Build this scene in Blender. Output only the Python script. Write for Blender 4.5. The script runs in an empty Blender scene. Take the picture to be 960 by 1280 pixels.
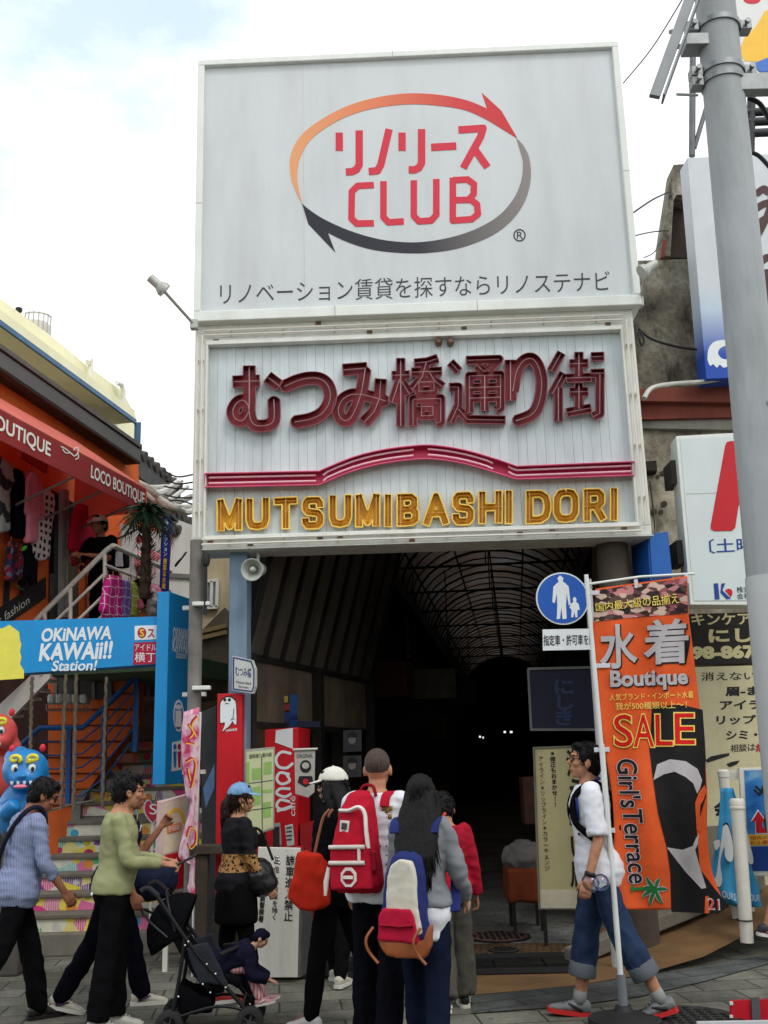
import bpy, bmesh, math, random
from mathutils import Vector as V, Matrix, noise
from mathutils.geometry import tessellate_polygon
random.seed(11)
R = math.radians
SC = bpy.context.scene
COL = SC.collection

# ---------------------------------------------------------------- camera
F = 1290.0                                   # focal length in pixels of the 960 x 1280 photograph
CAM = V((0, 0, 1.62)); PITCH = R(13.5); ROLL = R(1.5)
FWD = V((0, math.cos(PITCH), math.sin(PITCH)))
_r0 = V((1, 0, 0)); _u0 = V((0, -math.sin(PITCH), math.cos(PITCH)))
RIGHT = _r0 * math.cos(ROLL) - _u0 * math.sin(ROLL)
UP = _u0 * math.cos(ROLL) + _r0 * math.sin(ROLL)
cd = bpy.data.cameras.new('camera'); cam = bpy.data.objects.new('camera', cd); COL.objects.link(cam)
cam.matrix_world = Matrix(((RIGHT.x, UP.x, -FWD.x, CAM.x), (RIGHT.y, UP.y, -FWD.y, CAM.y), (RIGHT.z, UP.z, -FWD.z, CAM.z), (0, 0, 0, 1)))
cd.sensor_fit = 'VERTICAL'; cd.sensor_height = 24.0; cd.lens = 24.0 * F / 1280.0
cd.clip_start = 0.05; cd.clip_end = 2000
SC.camera = cam

# ---------------------------------------------------------------- sky and sun: bright broken overcast
SUN_EL, SUN_AZ = R(52), R(150)              # azimuth clockwise from +Y: behind the camera, to its right
w = bpy.data.worlds.new('World'); SC.world = w; w.use_nodes = True
nt = w.node_tree; nt.nodes.clear()
def _n(t, **k):
    n = nt.nodes.new(t)
    for a, b in k.items(): setattr(n, a, b)
    return n
sky = _n('ShaderNodeTexSky', sky_type='NISHITA', sun_disc=False); sky.sun_elevation = SUN_EL; sky.sun_rotation = SUN_AZ
sky.air_density = 1.0; sky.dust_density = 1.2
tc = _n('ShaderNodeTexCoord'); mp = _n('ShaderNodeMapping'); mp.inputs['Scale'].default_value = (1, 1, 1.6); mp.inputs['Location'].default_value = (3.1, 0.7, 1.2)
nz = _n('ShaderNodeTexNoise'); nz.inputs['Scale'].default_value = 3.1; nz.inputs['Detail'].default_value = 8; nz.inputs['Roughness'].default_value = 0.55
rp = _n('ShaderNodeValToRGB'); rp.color_ramp.elements[0].position = 0.37; rp.color_ramp.elements[1].position = 0.49
rp.color_ramp.elements[0].color = (0.3, 0.3, 0.3, 1); rp.color_ramp.elements[1].color = (1, 1, 1, 1)
nz2 = _n('ShaderNodeTexNoise'); nz2.inputs['Scale'].default_value = 5; nz2.inputs['Detail'].default_value = 6
cl = _n('ShaderNodeMixRGB'); cl.inputs[1].default_value = (10.4, 10.9, 11.6, 1); cl.inputs[2].default_value = (13.6, 13.6, 13.6, 1)
sb = _n('ShaderNodeMixRGB', blend_type='MULTIPLY'); sb.inputs[0].default_value = 1; sb.inputs[2].default_value = (5.6, 5.0, 4.0, 1)
mx = _n('ShaderNodeMixRGB'); bg = _n('ShaderNodeBackground'); bg.inputs['Strength'].default_value = 0.1
out = _n('ShaderNodeOutputWorld')
L = nt.links.new
L(tc.outputs['Generated'], mp.inputs['Vector']); L(mp.outputs['Vector'], nz.inputs['Vector']); L(mp.outputs['Vector'], nz2.inputs['Vector'])
L(nz.outputs['Fac'], rp.inputs['Fac']); L(nz2.outputs['Fac'], cl.inputs['Fac'])
L(sky.outputs['Color'], sb.inputs[1]); L(rp.outputs['Color'], mx.inputs['Fac']); L(sb.outputs['Color'], mx.inputs[1]); L(cl.outputs['Color'], mx.inputs[2])
L(mx.outputs['Color'], bg.inputs['Color']); L(bg.outputs['Background'], out.inputs['Surface'])
sd = bpy.data.lights.new('sun', 'SUN'); sun = bpy.data.objects.new('sun', sd); COL.objects.link(sun)
sd.energy = 0.9; sd.angle = R(14); sd.color = (1.0, 0.96, 0.9)
_sdir = V((math.sin(SUN_AZ) * math.cos(SUN_EL), math.cos(SUN_AZ) * math.cos(SUN_EL), math.sin(SUN_EL)))
sun.rotation_euler = _sdir.to_track_quat('Z', 'Y').to_euler()
SC.view_settings.view_transform = 'Standard'; SC.view_settings.look = 'None'
SC.view_settings.exposure = 0.06; SC.view_settings.gamma = 1.0; SC.view_settings.use_curve_mapping = False

# ---------------------------------------------------------------- pixels of the photo to rays; real planes they meet
def ray(px, py): return (FWD * F + RIGHT * (px - 480) - UP * (py - 640))
class Plane:
    def __init__(s, o, n): s.o = V(o); s.n = V(n).normalized(); s.r = V((-s.n.y, s.n.x, 0)).normalized()
    def hit(s, px, py, off=0.0):
        d = ray(px, py); return CAM + d * ((s.o + s.n * off - CAM).dot(s.n) / d.dot(s.n))
    def uz(s, px, py):
        p = s.hit(px, py); return (p - s.o).dot(s.r), p.z
    def at(s, u, z, off=0.0): return V((s.o.x, s.o.y, 0)) + s.r * u + s.n * off + V((0, 0, z))
def FP(d, yaw=0.0, x0=0.0):
    a = R(yaw); return Plane((x0, d, 0), (math.sin(a), -math.cos(a), 0))
def P(px, py, d): return FP(d).hit(px, py)
def G(px, py, z=0.0):
    d = ray(px, py); return CAM + d * ((z - CAM.z) / d.z)

# ---------------------------------------------------------------- materials (all procedural)
MATS = {}
def srgb(*c):
    c = [x / 255.0 for x in c]
    return tuple(x / 12.92 if x <= .04045 else ((x + .055) / 1.055) ** 2.4 for x in c)
class NT:
    def __init__(s, name):
        s.m = bpy.data.materials.new(name); s.m.use_nodes = True; s.t = s.m.node_tree
        s.b = s.t.nodes['Principled BSDF']; s.tc = s.n('ShaderNodeTexCoord')
    def n(s, ty, **k):
        x = s.t.nodes.new(ty)
        for a, b in k.items(): setattr(x, a, b)
        return x
    def l(s, a, b): s.t.links.new(a, b)
    def mapping(s, scale=(1, 1, 1), rot=(0, 0, 0), loc=(0, 0, 0), src='Object'):
        m = s.n('ShaderNodeMapping'); m.inputs['Scale'].default_value = scale; m.inputs['Rotation'].default_value = rot; m.inputs['Location'].default_value = loc
        s.l(s.tc.outputs[src], m.inputs['Vector']); return m.outputs['Vector']
    def noise(s, vec, scale, detail=4, rough=.55):
        x = s.n('ShaderNodeTexNoise'); x.inputs['Scale'].default_value = scale; x.inputs['Detail'].default_value = detail; x.inputs['Roughness'].default_value = rough
        s.l(vec, x.inputs['Vector']); return x.outputs['Fac']
    def ramp(s, fac, stops, interp='LINEAR'):
        x = s.n('ShaderNodeValToRGB'); e = x.color_ramp; e.interpolation = interp
        while len(e.elements) < len(stops): e.elements.new(0.5)
        for el, (p, c) in zip(e.elements, stops):
            el.position = p; el.color = (*c, 1) if len(c) == 3 else c
        s.l(fac, x.inputs['Fac']); return x.outputs['Color']
    def mix(s, fac, a, b, mode='MIX'):
        x = s.n('ShaderNodeMixRGB', blend_type=mode)
        for i, v in ((0, fac), (1, a), (2, b)):
            if isinstance(v, (int, float)): x.inputs[i].default_value = v
            elif isinstance(v, tuple): x.inputs[i].default_value = (*v, 1)
            else: s.l(v, x.inputs[i])
        return x.outputs['Color']
    def math(s, op, a, b=0.0):
        x = s.n('ShaderNodeMath', operation=op)
        for i, v in ((0, a), (1, b)):
            if isinstance(v, (int, float)): x.inputs[i].default_value = v
            else: s.l(v, x.inputs[i])
        return x.outputs[0]
    def xyz(s, vec):
        x = s.n('ShaderNodeSeparateXYZ'); s.l(vec, x.inputs[0]); return x.outputs
    def color(s, c): s.l(c, s.b.inputs['Base Color']) if not isinstance(c, tuple) else setattr(s.b.inputs['Base Color'], 'default_value', (*c, 1))
    def bump(s, h, strength=.3, dist=.01):
        x = s.n('ShaderNodeBump'); x.inputs['Strength'].default_value = strength; x.inputs['Distance'].default_value = dist
        s.l(h, x.inputs['Height']); s.l(x.outputs['Normal'], s.b.inputs['Normal'])
    def rough(s, v, spec=None):
        s.b.inputs['Roughness'].default_value = v
        if spec is not None: s.b.inputs['Specular IOR Level'].default_value = spec
def grey(c, k): return tuple(min(1, x * k) for x in c)
def mat(name, col, rough=.6, var=.15, scale=6, bump=0.0, bscale=60, metal=0.0, spec=.35, dirt=None, dist=.006):
    if name in MATS: return MATS[name]
    t = NT(name); t.rough(rough, spec); t.b.inputs['Metallic'].default_value = metal
    vec = t.mapping()
    c = t.ramp(t.noise(vec, scale, 6), [(.3, grey(col, 1 - var)), (.7, grey(col, 1 + var))])
    if dirt:
        dc, amt, ds = dirt                       # streaks that run down
        v2 = t.mapping((1, 1, .16)); k = t.ramp(t.noise(v2, ds, 8, .65), [(.5 - .1 * amt, (0, 0, 0)), (.82 - .1 * amt, (1, 1, 1))])
        c = t.mix(t.math('MULTIPLY', k, min(1, amt)), c, dc)
    t.color(c)
    if bump: t.bump(t.noise(vec, bscale, 4), bump, dist)
    MATS[name] = t.m; return t.m
def cloth(name, col, weave=1.0, var=.12):
    if name in MATS: return MATS[name]
    t = NT(name); t.rough(.88, .15); vec = t.mapping()
    if max(col) < .02: col = grey(col, .45)
    c = t.ramp(t.noise(vec, 7, 5), [(.3, grey(col, 1 - var)), (.7, grey(col, 1 + var))])
    t.color(c)
    if max(col) < .03: t.rough(.95, .04)
    a = t.noise(vec, 380 , 2); b = t.noise(t.mapping((1, 1, .5)), 26, 4)
    t.bump(t.math('ADD', t.math('MULTIPLY', a, .3 * weave), b), .28, .010)
    MATS[name] = t.m; return t.m
def emit(name, col, s):
    if name in MATS: return MATS[name]
    t = NT(name); t.color(col); t.b.inputs['Emission Color'].default_value = (*col, 1); t.b.inputs['Emission Strength'].default_value = s
    MATS[name] = t.m; return t.m

# ---------------------------------------------------------------- objects
OFF = {}
def tag(o, label=None, cat=None, group=None, kind=None):
    if label: o['label'] = label
    if cat: o['category'] = cat
    if group: o['group'] = group
    if kind: o['kind'] = kind
    return o
def thing(name, label, cat, loc, group=None):
    o = bpy.data.objects.new(name, None); COL.objects.link(o); o.location = loc; o.empty_display_size = .1
    OFF[o.name] = V(loc); return tag(o, label, cat, group)
def perp(a):
    a = a.normalized(); h = V((0, 0, 1)) if abs(a.z) < .9 else V((1, 0, 0))
    u = a.cross(h).normalized(); return u, a.cross(u).normalized()
class B:
    def __init__(s): s.v = []; s.f = []
    def add(s, vs, fs):
        k = len(s.v); s.v += [V(p) for p in vs]; s.f += [tuple(i + k for i in f) for f in fs]; return s
    def poly(s, pts): return s.add(pts, [tuple(range(len(pts)))])
    def prism(s, pts, ext):                      # polygon (any outline) swept by a vector
        pts = [V(p) for p in pts]; n = len(pts); ext = V(ext)
        top = [p + ext for p in pts]; tr = tessellate_polygon([pts])
        fs = [tuple(i + n for i in t) for t in tr] + [tuple(reversed(t)) for t in tr]
        fs += [(i, (i + 1) % n, (i + 1) % n + n, i + n) for i in range(n)]
        return s.add(pts + top, fs)
    def ob(s, o, a, b, c):                       # box from a corner and three edges
        o, a, b, c = V(o), V(a), V(b), V(c)
        return s.add([o, o + a, o + a + b, o + b, o + c, o + a + c, o + a + b + c, o + b + c],
                     [(0, 3, 2, 1), (4, 5, 6, 7), (0, 1, 5, 4), (1, 2, 6, 5), (2, 3, 7, 6), (3, 0, 4, 7)])
    def box(s, c, sz, rz=0.0, M=None):
        m = Matrix.Rotation(rz, 3, 'Z') if M is None else M
        a, b, d = m @ V((sz[0], 0, 0)), m @ V((0, sz[1], 0)), m @ V((0, 0, sz[2]))
        return s.ob(V(c) - (a + b + d) / 2, a, b, d)
    def bar(s, p, q, wd, hg, up=None):
        p, q = V(p), V(q); d = q - p; u, v = perp(d)
        if up is not None:
            u = d.cross(V(up)).normalized(); v = u.cross(d).normalized()
        return s.ob(p - u * wd / 2 - v * hg / 2, d, u * wd, v * hg)
    def loft(s, rings, cap=True):                # rings of equally many points
        n = len(rings[0]); k = len(s.v)
        for r in rings: s.v += [V(p) for p in r]
        for j in range(len(rings) - 1):
            for i in range(n):
                a = k + j * n + i; b = k + j * n + (i + 1) % n
                s.f.append((a, b, b + n, a + n))
        if cap:
            s.f.append(tuple(k + i for i in reversed(range(n)))); s.f.append(tuple(k + (len(rings) - 1) * n + i for i in range(n)))
        return s
    def tube(s, path, r, n=10, cap=True):
        path = [V(p) for p in path]; rs = r if isinstance(r, (list, tuple)) else [r] * len(path)
        rings = []; u = None
        for i, p in enumerate(path):
            d = (path[min(i + 1, len(path) - 1)] - path[max(i - 1, 0)]).normalized()
            if u is None: u, w = perp(d)
            else:
                u = (u - d * u.dot(d)).normalized()
            w = d.cross(u)
            rings.append([p + (u * math.cos(2 * math.pi * k / n) + w * math.sin(2 * math.pi * k / n)) * rs[i] for k in range(n)])
        return s.loft(rings, cap)
    def ell(s, c, rx, ry, rz, M=None, nu=18, nv=11):
        c = V(c); rings = []
        for j in range(nv + 1):
            t = math.pi * (j + .0001) / (nv + .0002) - math.pi / 2
            ring = []
            for i in range(nu):
                a = 2 * math.pi * i / nu
                p = V((rx * math.cos(t) * math.cos(a), ry * math.cos(t) * math.sin(a), rz * math.sin(t)))
                ring.append(c + (M @ p if M is not None else p))
            rings.append(ring)
        return s.loft(rings)
    def lathe(s, c, axis, prof, n=28, cap=True):
        c = V(c); a = V(axis).normalized(); u, w = perp(a)
        return s.loft([[c + a * h + (u * math.cos(2 * math.pi * k / n) + w * math.sin(2 * math.pi * k / n)) * max(r, 1e-4) for k in range(n)] for r, h in prof], cap)
    def disc(s, c, axis, r, t, n=32): return s.lathe(c, axis, [(r, 0), (r, t)], n)
    def build(s, name, m, parent=None, loc=None, smooth=None, bevel=0, label=None, cat=None, group=None, kind=None, raw=False, recalc=True, bseg=2):
        if parent is not None: off = OFF[parent.name]
        elif loc is not None: off = V(loc)
        else:
            xs = [p.x for p in s.v]; ys = [p.y for p in s.v]; zs = [p.z for p in s.v]
            off = V(((min(xs) + max(xs)) / 2, (min(ys) + max(ys)) / 2, min(zs)))
        me = bpy.data.meshes.new(name); me.from_pydata([p - off for p in s.v], [], s.f); me.update()
        if recalc:
            bm = bmesh.new(); bm.from_mesh(me); bmesh.ops.recalc_face_normals(bm, faces=bm.faces); bm.to_mesh(me); bm.free()
        if smooth is not None:
            me.shade_smooth()
            if smooth < 180: me.set_sharp_from_angle(angle=R(smooth))
        for x in (m if isinstance(m, list) else [m]): me.materials.append(x)
        o = bpy.data.objects.new(name, me); COL.objects.link(o); OFF[o.name] = off
        if parent is not None: o.parent = parent
        else: o.location = off
        if bevel:
            md = o.modifiers.new('bevel', 'BEVEL'); md.width = bevel; md.segments = bseg; md.limit_method = 'ANGLE'; md.angle_limit = R(35)
        return tag(o, label, cat, group, kind)
def dup(o, delta, label=None):                   # copy of a thing with its parts and sub-parts
    c = o.copy(); COL.objects.link(c); c.location = o.location + V(delta); OFF[c.name] = OFF[o.name] + V(delta)
    if label: c['label'] = label
    def kids(a, b):
        for ch in list(a.children):
            d = ch.copy(); COL.objects.link(d); d.parent = b; d.matrix_parent_inverse = ch.matrix_parent_inverse; kids(ch, d)
    kids(o, c); return c
def soften(b, voxel, smooth=2, wr=0.0, freq=(9, 9, 5), seed=0.0, fine=0.0):   # fuse overlapping closed shapes into one skin, with cloth folds
    me = bpy.data.meshes.new('tmp'); me.from_pydata(b.v, [], b.f)
    bm = bmesh.new(); bm.from_mesh(me); bmesh.ops.recalc_face_normals(bm, faces=bm.faces); bm.to_mesh(me); bm.free()
    o = bpy.data.objects.new('tmp', me); COL.objects.link(o)
    md = o.modifiers.new('r', 'REMESH'); md.mode = 'VOXEL'; md.voxel_size = voxel
    if smooth:
        ms = o.modifiers.new('s', 'SMOOTH'); ms.factor = .5; ms.iterations = smooth
    dg = bpy.context.evaluated_depsgraph_get(); ev = o.evaluated_get(dg); m2 = bpy.data.meshes.new_from_object(ev)
    r = B(); ns = [v.normal.copy() for v in m2.vertices]
    for v, n in zip(m2.vertices, ns):
        p = v.co.copy()
        if wr:
            q = V((p.x * freq[0] + seed, p.y * freq[1] - seed, p.z * freq[2] + seed * 2))
            h = noise.noise(q); h2 = noise.noise(q * 2.3 + V((5, 1, 3)))
            p += n * (wr * ((1 - 2.2 * abs(h)) * .75 + .4 * h2))
        if fine: p += n * fine * noise.noise(p * 90)
        r.v.append(p)
    r.f = [tuple(f.vertices) for f in m2.polygons]
    bpy.data.objects.remove(o); bpy.data.meshes.remove(me); bpy.data.meshes.remove(m2)
    return r

# ---------------------------------------------------------------- writing
GC = {}
def glyph(s, bold=0.0, space=1.0, line=1.0, align='LEFT'):
    k = (s, bold, space, line, align)
    if k in GC: return GC[k]
    cu = bpy.data.curves.new('t', 'FONT'); cu.body = s; cu.offset = bold; cu.space_character = space; cu.space_line = line; cu.align_x = align
    cu.resolution_u = 4; cu.fill_mode = 'FRONT'; cu.dimensions = '2D'
    ob = bpy.data.objects.new('t', cu); COL.objects.link(ob)
    dg = bpy.context.evaluated_depsgraph_get(); me = bpy.data.meshes.new_from_object(ob.evaluated_get(dg))
    bm = bmesh.new(); bm.from_mesh(me); bmesh.ops.remove_doubles(bm, verts=bm.verts, dist=1e-5)
    vs = [(v.co.x, v.co.y) for v in bm.verts]; bm.verts.index_update()
    fs = [tuple(v.index for v in f.verts) for f in bm.faces if f.calc_area() > 1e-9]
    bd = []
    for e in bm.edges:
        if len(e.link_faces) == 1:
            l = e.link_loops[0]; bd.append((l.vert.index, l.link_loop_next.vert.index))
    bm.free(); bpy.data.objects.remove(ob); bpy.data.curves.remove(cu); bpy.data.meshes.remove(me)
    GC[k] = (vs, fs, bd); return GC[k]
def quadmap(q):
    if len(q) == 4 and not isinstance(q[0], (tuple, list)):
        x0, y0, x1, y1 = q; q = ((x0, y0), (x1, y0), (x1, y1), (x0, y1))
    tl, tr, br, bl = q
    def f(u, v):                                 # v up
        t = 1 - v
        return tuple((tl[i] * (1 - u) + tr[i] * u) * (1 - t) + (bl[i] * (1 - u) + br[i] * u) * t for i in (0, 1))
    return f
def text_b(pl, s, q, t=.004, off=0.0, bold=0.0, space=1.0, line=1.0, align='LEFT', back=True, fn=None):
    base = glyph(s, 0.0, space, line, align)[0]
    x0 = min(p[0] for p in base); x1 = max(p[0] for p in base); y0 = min(p[1] for p in base); y1 = max(p[1] for p in base)
    vs, fs, bd = glyph(s, bold, space, line, align); m = quadmap(q); b = B()
    H = fn or (lambda px, py, o: pl.hit(px, py, o))
    uv = [m((x - x0) / max(x1 - x0, 1e-6), (y - y0) / max(y1 - y0, 1e-6)) for x, y in vs]
    top = [H(*p, off + t) for p in uv]; n = len(top)
    if t <= 0.0015: return b.add(top, fs)
    bot = [H(*p, off) for p in uv]
    b.add(top + bot, list(fs) + [(j, i, i + n, j + n) for i, j in bd]); return b
def text(pl, s, q, m, parent, name='lettering', **k):
    return text_b(pl, s, q, **k).build(name, m, parent, recalc=False)
def pp(pl, pts, t=.005, off=0.0):                # prism of an outline drawn on a plane
    return B().prism([pl.hit(x, y, off) for x, y in pts], pl.n * t)
def stroke(pl, lines, wpx, t=.006, off=0.0, closed=False):   # pen strokes of a given width
    b = B()
    for k, ln in enumerate(lines):
        n = len(ln); Lp = []; Rp = []
        for i in range(n):
            a = ln[max(i - 1, 0)]; c = ln[min(i + 1, n - 1)]; d1 = None
            p = V(ln[i])
            if 0 < i < n - 1:
                e0 = (V(ln[i]) - V(ln[i - 1])).normalized(); e1 = (V(ln[i + 1]) - V(ln[i])).normalized()
                n0 = V((-e0.y, e0.x)); n1 = V((-e1.y, e1.x)); mm = (n0 + n1); mm = mm / max(.35, mm.dot(n0))
            else:
                e0 = (V(c) - V(a)).normalized(); mm = V((-e0.y, e0.x))
            Lp.append(p + mm * wpx / 2); Rp.append(p - mm * wpx / 2)
        for i in range(n - 1):
            b.prism([pl.hit(*q, off + .0004 * (k % 3)) for q in (Lp[i], Lp[i + 1], Rp[i + 1], Rp[i])], pl.n * t)
    return b
def ellpts(cx, cy, rx, ry, n=36, a0=0, a1=360, rot=0):
    r = R(rot); o = []
    for i in range(n):
        a = R(a0 + (a1 - a0) * i / (n if a1 - a0 == 360 else n - 1)); x = rx * math.cos(a); y = ry * math.sin(a)
        o.append((cx + x * math.cos(r) - y * math.sin(r), cy + x * math.sin(r) + y * math.cos(r)))
    return o
# ---------------------------------------------------------------- outlines of thick pen strokes (distance field, then contour)
import numpy as np
def contour(lines, hw, res=2.5, caps='butt'):
    """loops of the outline of polylines of half width hw (pixels)"""
    P_ = np.array([p for ln in lines for p in ln], float); lo = P_.min(0) - hw * 1.6 - 2; hi = P_.max(0) + hw * 1.6 + 2
    nx = int((hi[0] - lo[0]) * res) + 2; ny = int((hi[1] - lo[1]) * res) + 2
    X, Y = np.meshgrid(lo[0] + np.arange(nx) / res, lo[1] + np.arange(ny) / res, indexing='ij')
    D = np.full(X.shape, 1e9)
    for ln in lines:
        for i in range(len(ln) - 1):
            a = np.array(ln[i], float); b = np.array(ln[i + 1], float); d = b - a; n = np.hypot(*d)
            if n < 1e-6: continue
            d = d / n; x = (X - a[0]) * d[0] + (Y - a[1]) * d[1] - n / 2; y = -(X - a[0]) * d[1] + (Y - a[1]) * d[0]
            qx = abs(x) - n / 2; qy = abs(y) - hw
            D = np.minimum(D, np.hypot(np.maximum(qx, 0), np.maximum(qy, 0)) + np.minimum(np.maximum(qx, qy), 0))
        js = range(1, len(ln) - 1) if caps == 'butt' else range(len(ln))
        for i in js: D = np.minimum(D, np.hypot(X - ln[i][0], Y - ln[i][1]) - hw)
    S = D < 0; seg = {}
    def ep(i, j, k):
        if k == 0: t = D[i, j] / (D[i, j] - D[i + 1, j]); return (lo[0] + (i + t) / res, lo[1] + j / res)
        t = D[i, j] / (D[i, j] - D[i, j + 1]); return (lo[0] + i / res, lo[1] + (j + t) / res)
    c = S[:-1, :-1] * 1 + S[1:, :-1] * 2 + S[1:, 1:] * 4 + S[:-1, 1:] * 8
    for i, j in zip(*np.nonzero((c > 0) & (c < 15))):
        e = ((i, j, 0), (i + 1, j, 1), (i, j + 1, 0), (i, j, 1)); k = c[i, j]
        T = {1: ((3, 0),), 2: ((0, 1),), 3: ((3, 1),), 4: ((1, 2),), 5: ((3, 2), (1, 0)), 6: ((0, 2),), 7: ((3, 2),), 8: ((2, 3),), 9: ((2, 0),), 10: ((0, 3), (2, 1)), 11: ((2, 1),), 12: ((1, 3),), 13: ((1, 0),), 14: ((0, 3),)}[k]
        for a, b in T: seg[e[a]] = e[b]
    loops = []
    while seg:
        s0, nx_ = seg.popitem(); lp = [s0]
        while nx_ != s0 and nx_ in seg: lp.append(nx_); nx_ = seg.pop(nx_)
        pts = [ep(*q) for q in lp]
        out = []                                   # drop points on straight runs
        n = len(pts)
        if n < 8: continue
        keep = _simplify(pts, .12); 
        if len(keep) > 2: loops.append(keep)
    return loops
def _simplify(pts, tol):
    k = max(range(len(pts)), key=lambda i: (pts[i][0] - pts[0][0]) ** 2 + (pts[i][1] - pts[0][1]) ** 2)
    def dp(a):
        if len(a) < 3: return a[:-1]
        (x0, y0), (x1, y1) = a[0], a[-1]; l = math.hypot(x1 - x0, y1 - y0) or 1e-9
        ds = [abs((x - x0) * (y1 - y0) - (y - y0) * (x1 - x0)) / l for x, y in a[1:-1]]
        m = max(range(len(ds)), key=ds.__getitem__)
        if ds[m] < tol: return [a[0]]
        return dp(a[:m + 2]) + dp(a[m + 1:])
    return dp(pts[:k + 1]) + dp(pts[k:] + pts[:1])
def _area(l): return sum(l[i - 1][0] * l[i][1] - l[i][0] * l[i - 1][1] for i in range(len(l))) / 2
def _inside(p, l):
    r = False
    for i in range(len(l)):
        (x0, y0), (x1, y1) = l[i - 1], l[i]
        if (y0 > p[1]) != (y1 > p[1]) and p[0] < (x1 - x0) * (p[1] - y0) / (y1 - y0) + x0: r = not r
    return r
def fill(loops):
    flat = [p for l in loops for p in l]; start = []; k = 0
    for l in loops: start.append(k); k += len(l)
    ars = [_area(l) for l in loops]; big = max(ars, key=abs); tris = []
    outs = [i for i, a in enumerate(ars) if a * big > 0]; holes = {i: [] for i in outs}
    for i, a in enumerate(ars):
        if a * big <= 0:
            c = [o for o in outs if _inside(loops[i][0], loops[o])]
            if c: holes[min(c, key=lambda o: abs(ars[o]))].append(i)
    for o in outs:
        ids = [o] + holes[o]; mp_ = [start[i] + j for i in ids for j in range(len(loops[i]))]
        tris += [tuple(mp_[j] for j in t) for t in tessellate_polygon([[V((x, y, 0)) for x, y in loops[i]] for i in ids])]
    return flat, tris
def solid(pl, loops, t, off=0.0):                 # loops swept off the plane
    b = B(); flat, tr = fill(loops); n = len(flat)
    top = [pl.hit(x, y, off + t) for x, y in flat]; bot = [pl.hit(x, y, off) for x, y in flat]
    fs = [tuple(reversed(f)) for f in tr] + [tuple(i + n for i in f) for f in tr]; k = 0
    b2 = []
    for l in loops:
        m = len(l); b2 += [(k + i, k + (i + 1) % m, k + (i + 1) % m + n, k + i + n) for i in range(m)]; k += m
    b.add(top + bot, fs + b2); return b
def smoothline(pts, n=6):                         # Catmull-Rom through points
    if len(pts) < 3: return list(pts)
    o = []; q = [pts[0]] + list(pts) + [pts[-1]]
    for i in range(1, len(q) - 2):
        for k in range(n):
            t = k / n; a, b, c, d = q[i - 1], q[i], q[i + 1], q[i + 2]
            o.append(tuple(.5 * (2 * b[j] + (c[j] - a[j]) * t + (2 * a[j] - 5 * b[j] + 4 * c[j] - d[j]) * t * t + (3 * b[j] - a[j] - 3 * c[j] + d[j]) * t ** 3) for j in range(len(b))))
    return o + [pts[-1]]
def channel(pl, lines, hw, depth, m_in, m_wall, m_rim, m_tube, parent, name, rim=.006, tube=.008, toff=.06, off=.004, tubes=None):
    """an open neon letter: back face, side walls, rim bead and the glass tube on the pen line"""
    loops = contour(lines, hw); flat, tr = fill(loops)
    o = B().add([pl.hit(x, y, off + .012) for x, y in flat], tr).build(name, m_in, parent, recalc=False)
    wb = B(); rb = B()
    for l in loops:
        m = len(l); lo = [pl.hit(x, y, off) for x, y in l]; hi = [pl.hit(x, y, off + depth) for x, y in l]
        wb.add(lo + hi, [(i, (i + 1) % m, (i + 1) % m + m, i + m) for i in range(m)])
        rb.tube(hi + [hi[0]], rim, 5, False)
    wb.build('letter_wall', m_wall, o, recalc=False); rb.build('rim', m_rim, o)
    tb = B()
    for ln in (tubes or lines):
        pts = [pl.hit(x, y, off + toff) for x, y in ln]
        if len(pts) > 1: tb.tube(pts, tube, 6)
        for q in (0, len(pts) // 2, -1):           # glass stand-offs
            e = pl.n * (toff - .012); tb.tube([pts[q] - e, pts[q]], tube * .7, 5)
    tb.build('neon_tube', m_tube, o, smooth=60); return o
# ================================================================ ground
def ground_mat(name, c1, c2, mortar, sx, sy, msize, rot=0.0, bias=0.0):
    t = NT(name); t.rough(.85, .25); vec = t.mapping((1, 1, 1), (0, 0, rot))
    b = t.n('ShaderNodeTexBrick'); b.offset = .5; b.inputs['Scale'].default_value = 1.0
    b.inputs['Brick Width'].default_value = sx; b.inputs['Row Height'].default_value = sy; b.inputs['Mortar Size'].default_value = msize; b.inputs['Bias'].default_value = bias
    b.inputs['Color1'].default_value = (*c1, 1); b.inputs['Color2'].default_value = (*c2, 1); b.inputs['Mortar'].default_value = (*mortar, 1)
    t.l(vec, b.inputs['Vector'])
    n = t.noise(vec, 1.7, 8, .65); n2 = t.noise(vec, 26, 5)
    c = t.mix(1.0, b.outputs['Color'], t.ramp(n, [(.3, (.62, .62, .6)), (.7, (1.15, 1.13, 1.1))]), 'MULTIPLY')
    c = t.mix(1.0, c, t.ramp(n2, [(.3, (.8, .8, .8)), (.7, (1.1, 1.1, 1.1))]), 'MULTIPLY')
    spots = t.ramp(t.noise(vec, 9, 3), [(.66, (0, 0, 0)), (.70, (1, 1, 1))])
    c = t.mix(t.math('MULTIPLY', spots, .4), c, grey(mortar, .8))
    st_ = t.ramp(t.noise(vec, .8, 9, .7), [(.42, (.55, .54, .5)), (.56, (1.1, 1.1, 1.08))]); c = t.mix(1.0, c, st_, 'MULTIPLY')
    gum = t.n('ShaderNodeTexVoronoi'); gum.inputs['Scale'].default_value = 2.6; t.l(vec, gum.inputs['Vector']); c = t.mix(t.math('MULTIPLY', t.math('LESS_THAN', gum.outputs['Distance'], .07), .55), c, (.02, .02, .019)); t.color(c)
    h = t.math('SUBTRACT', t.math('MULTIPLY', n2, .35), b.outputs['Fac']); t.bump(h, .5, .006)
    return t.m
m_pav = ground_mat('pavers', srgb(126, 126, 116), srgb(108, 108, 100), srgb(66, 65, 60), .42, .30, .008, R(-6))
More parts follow.
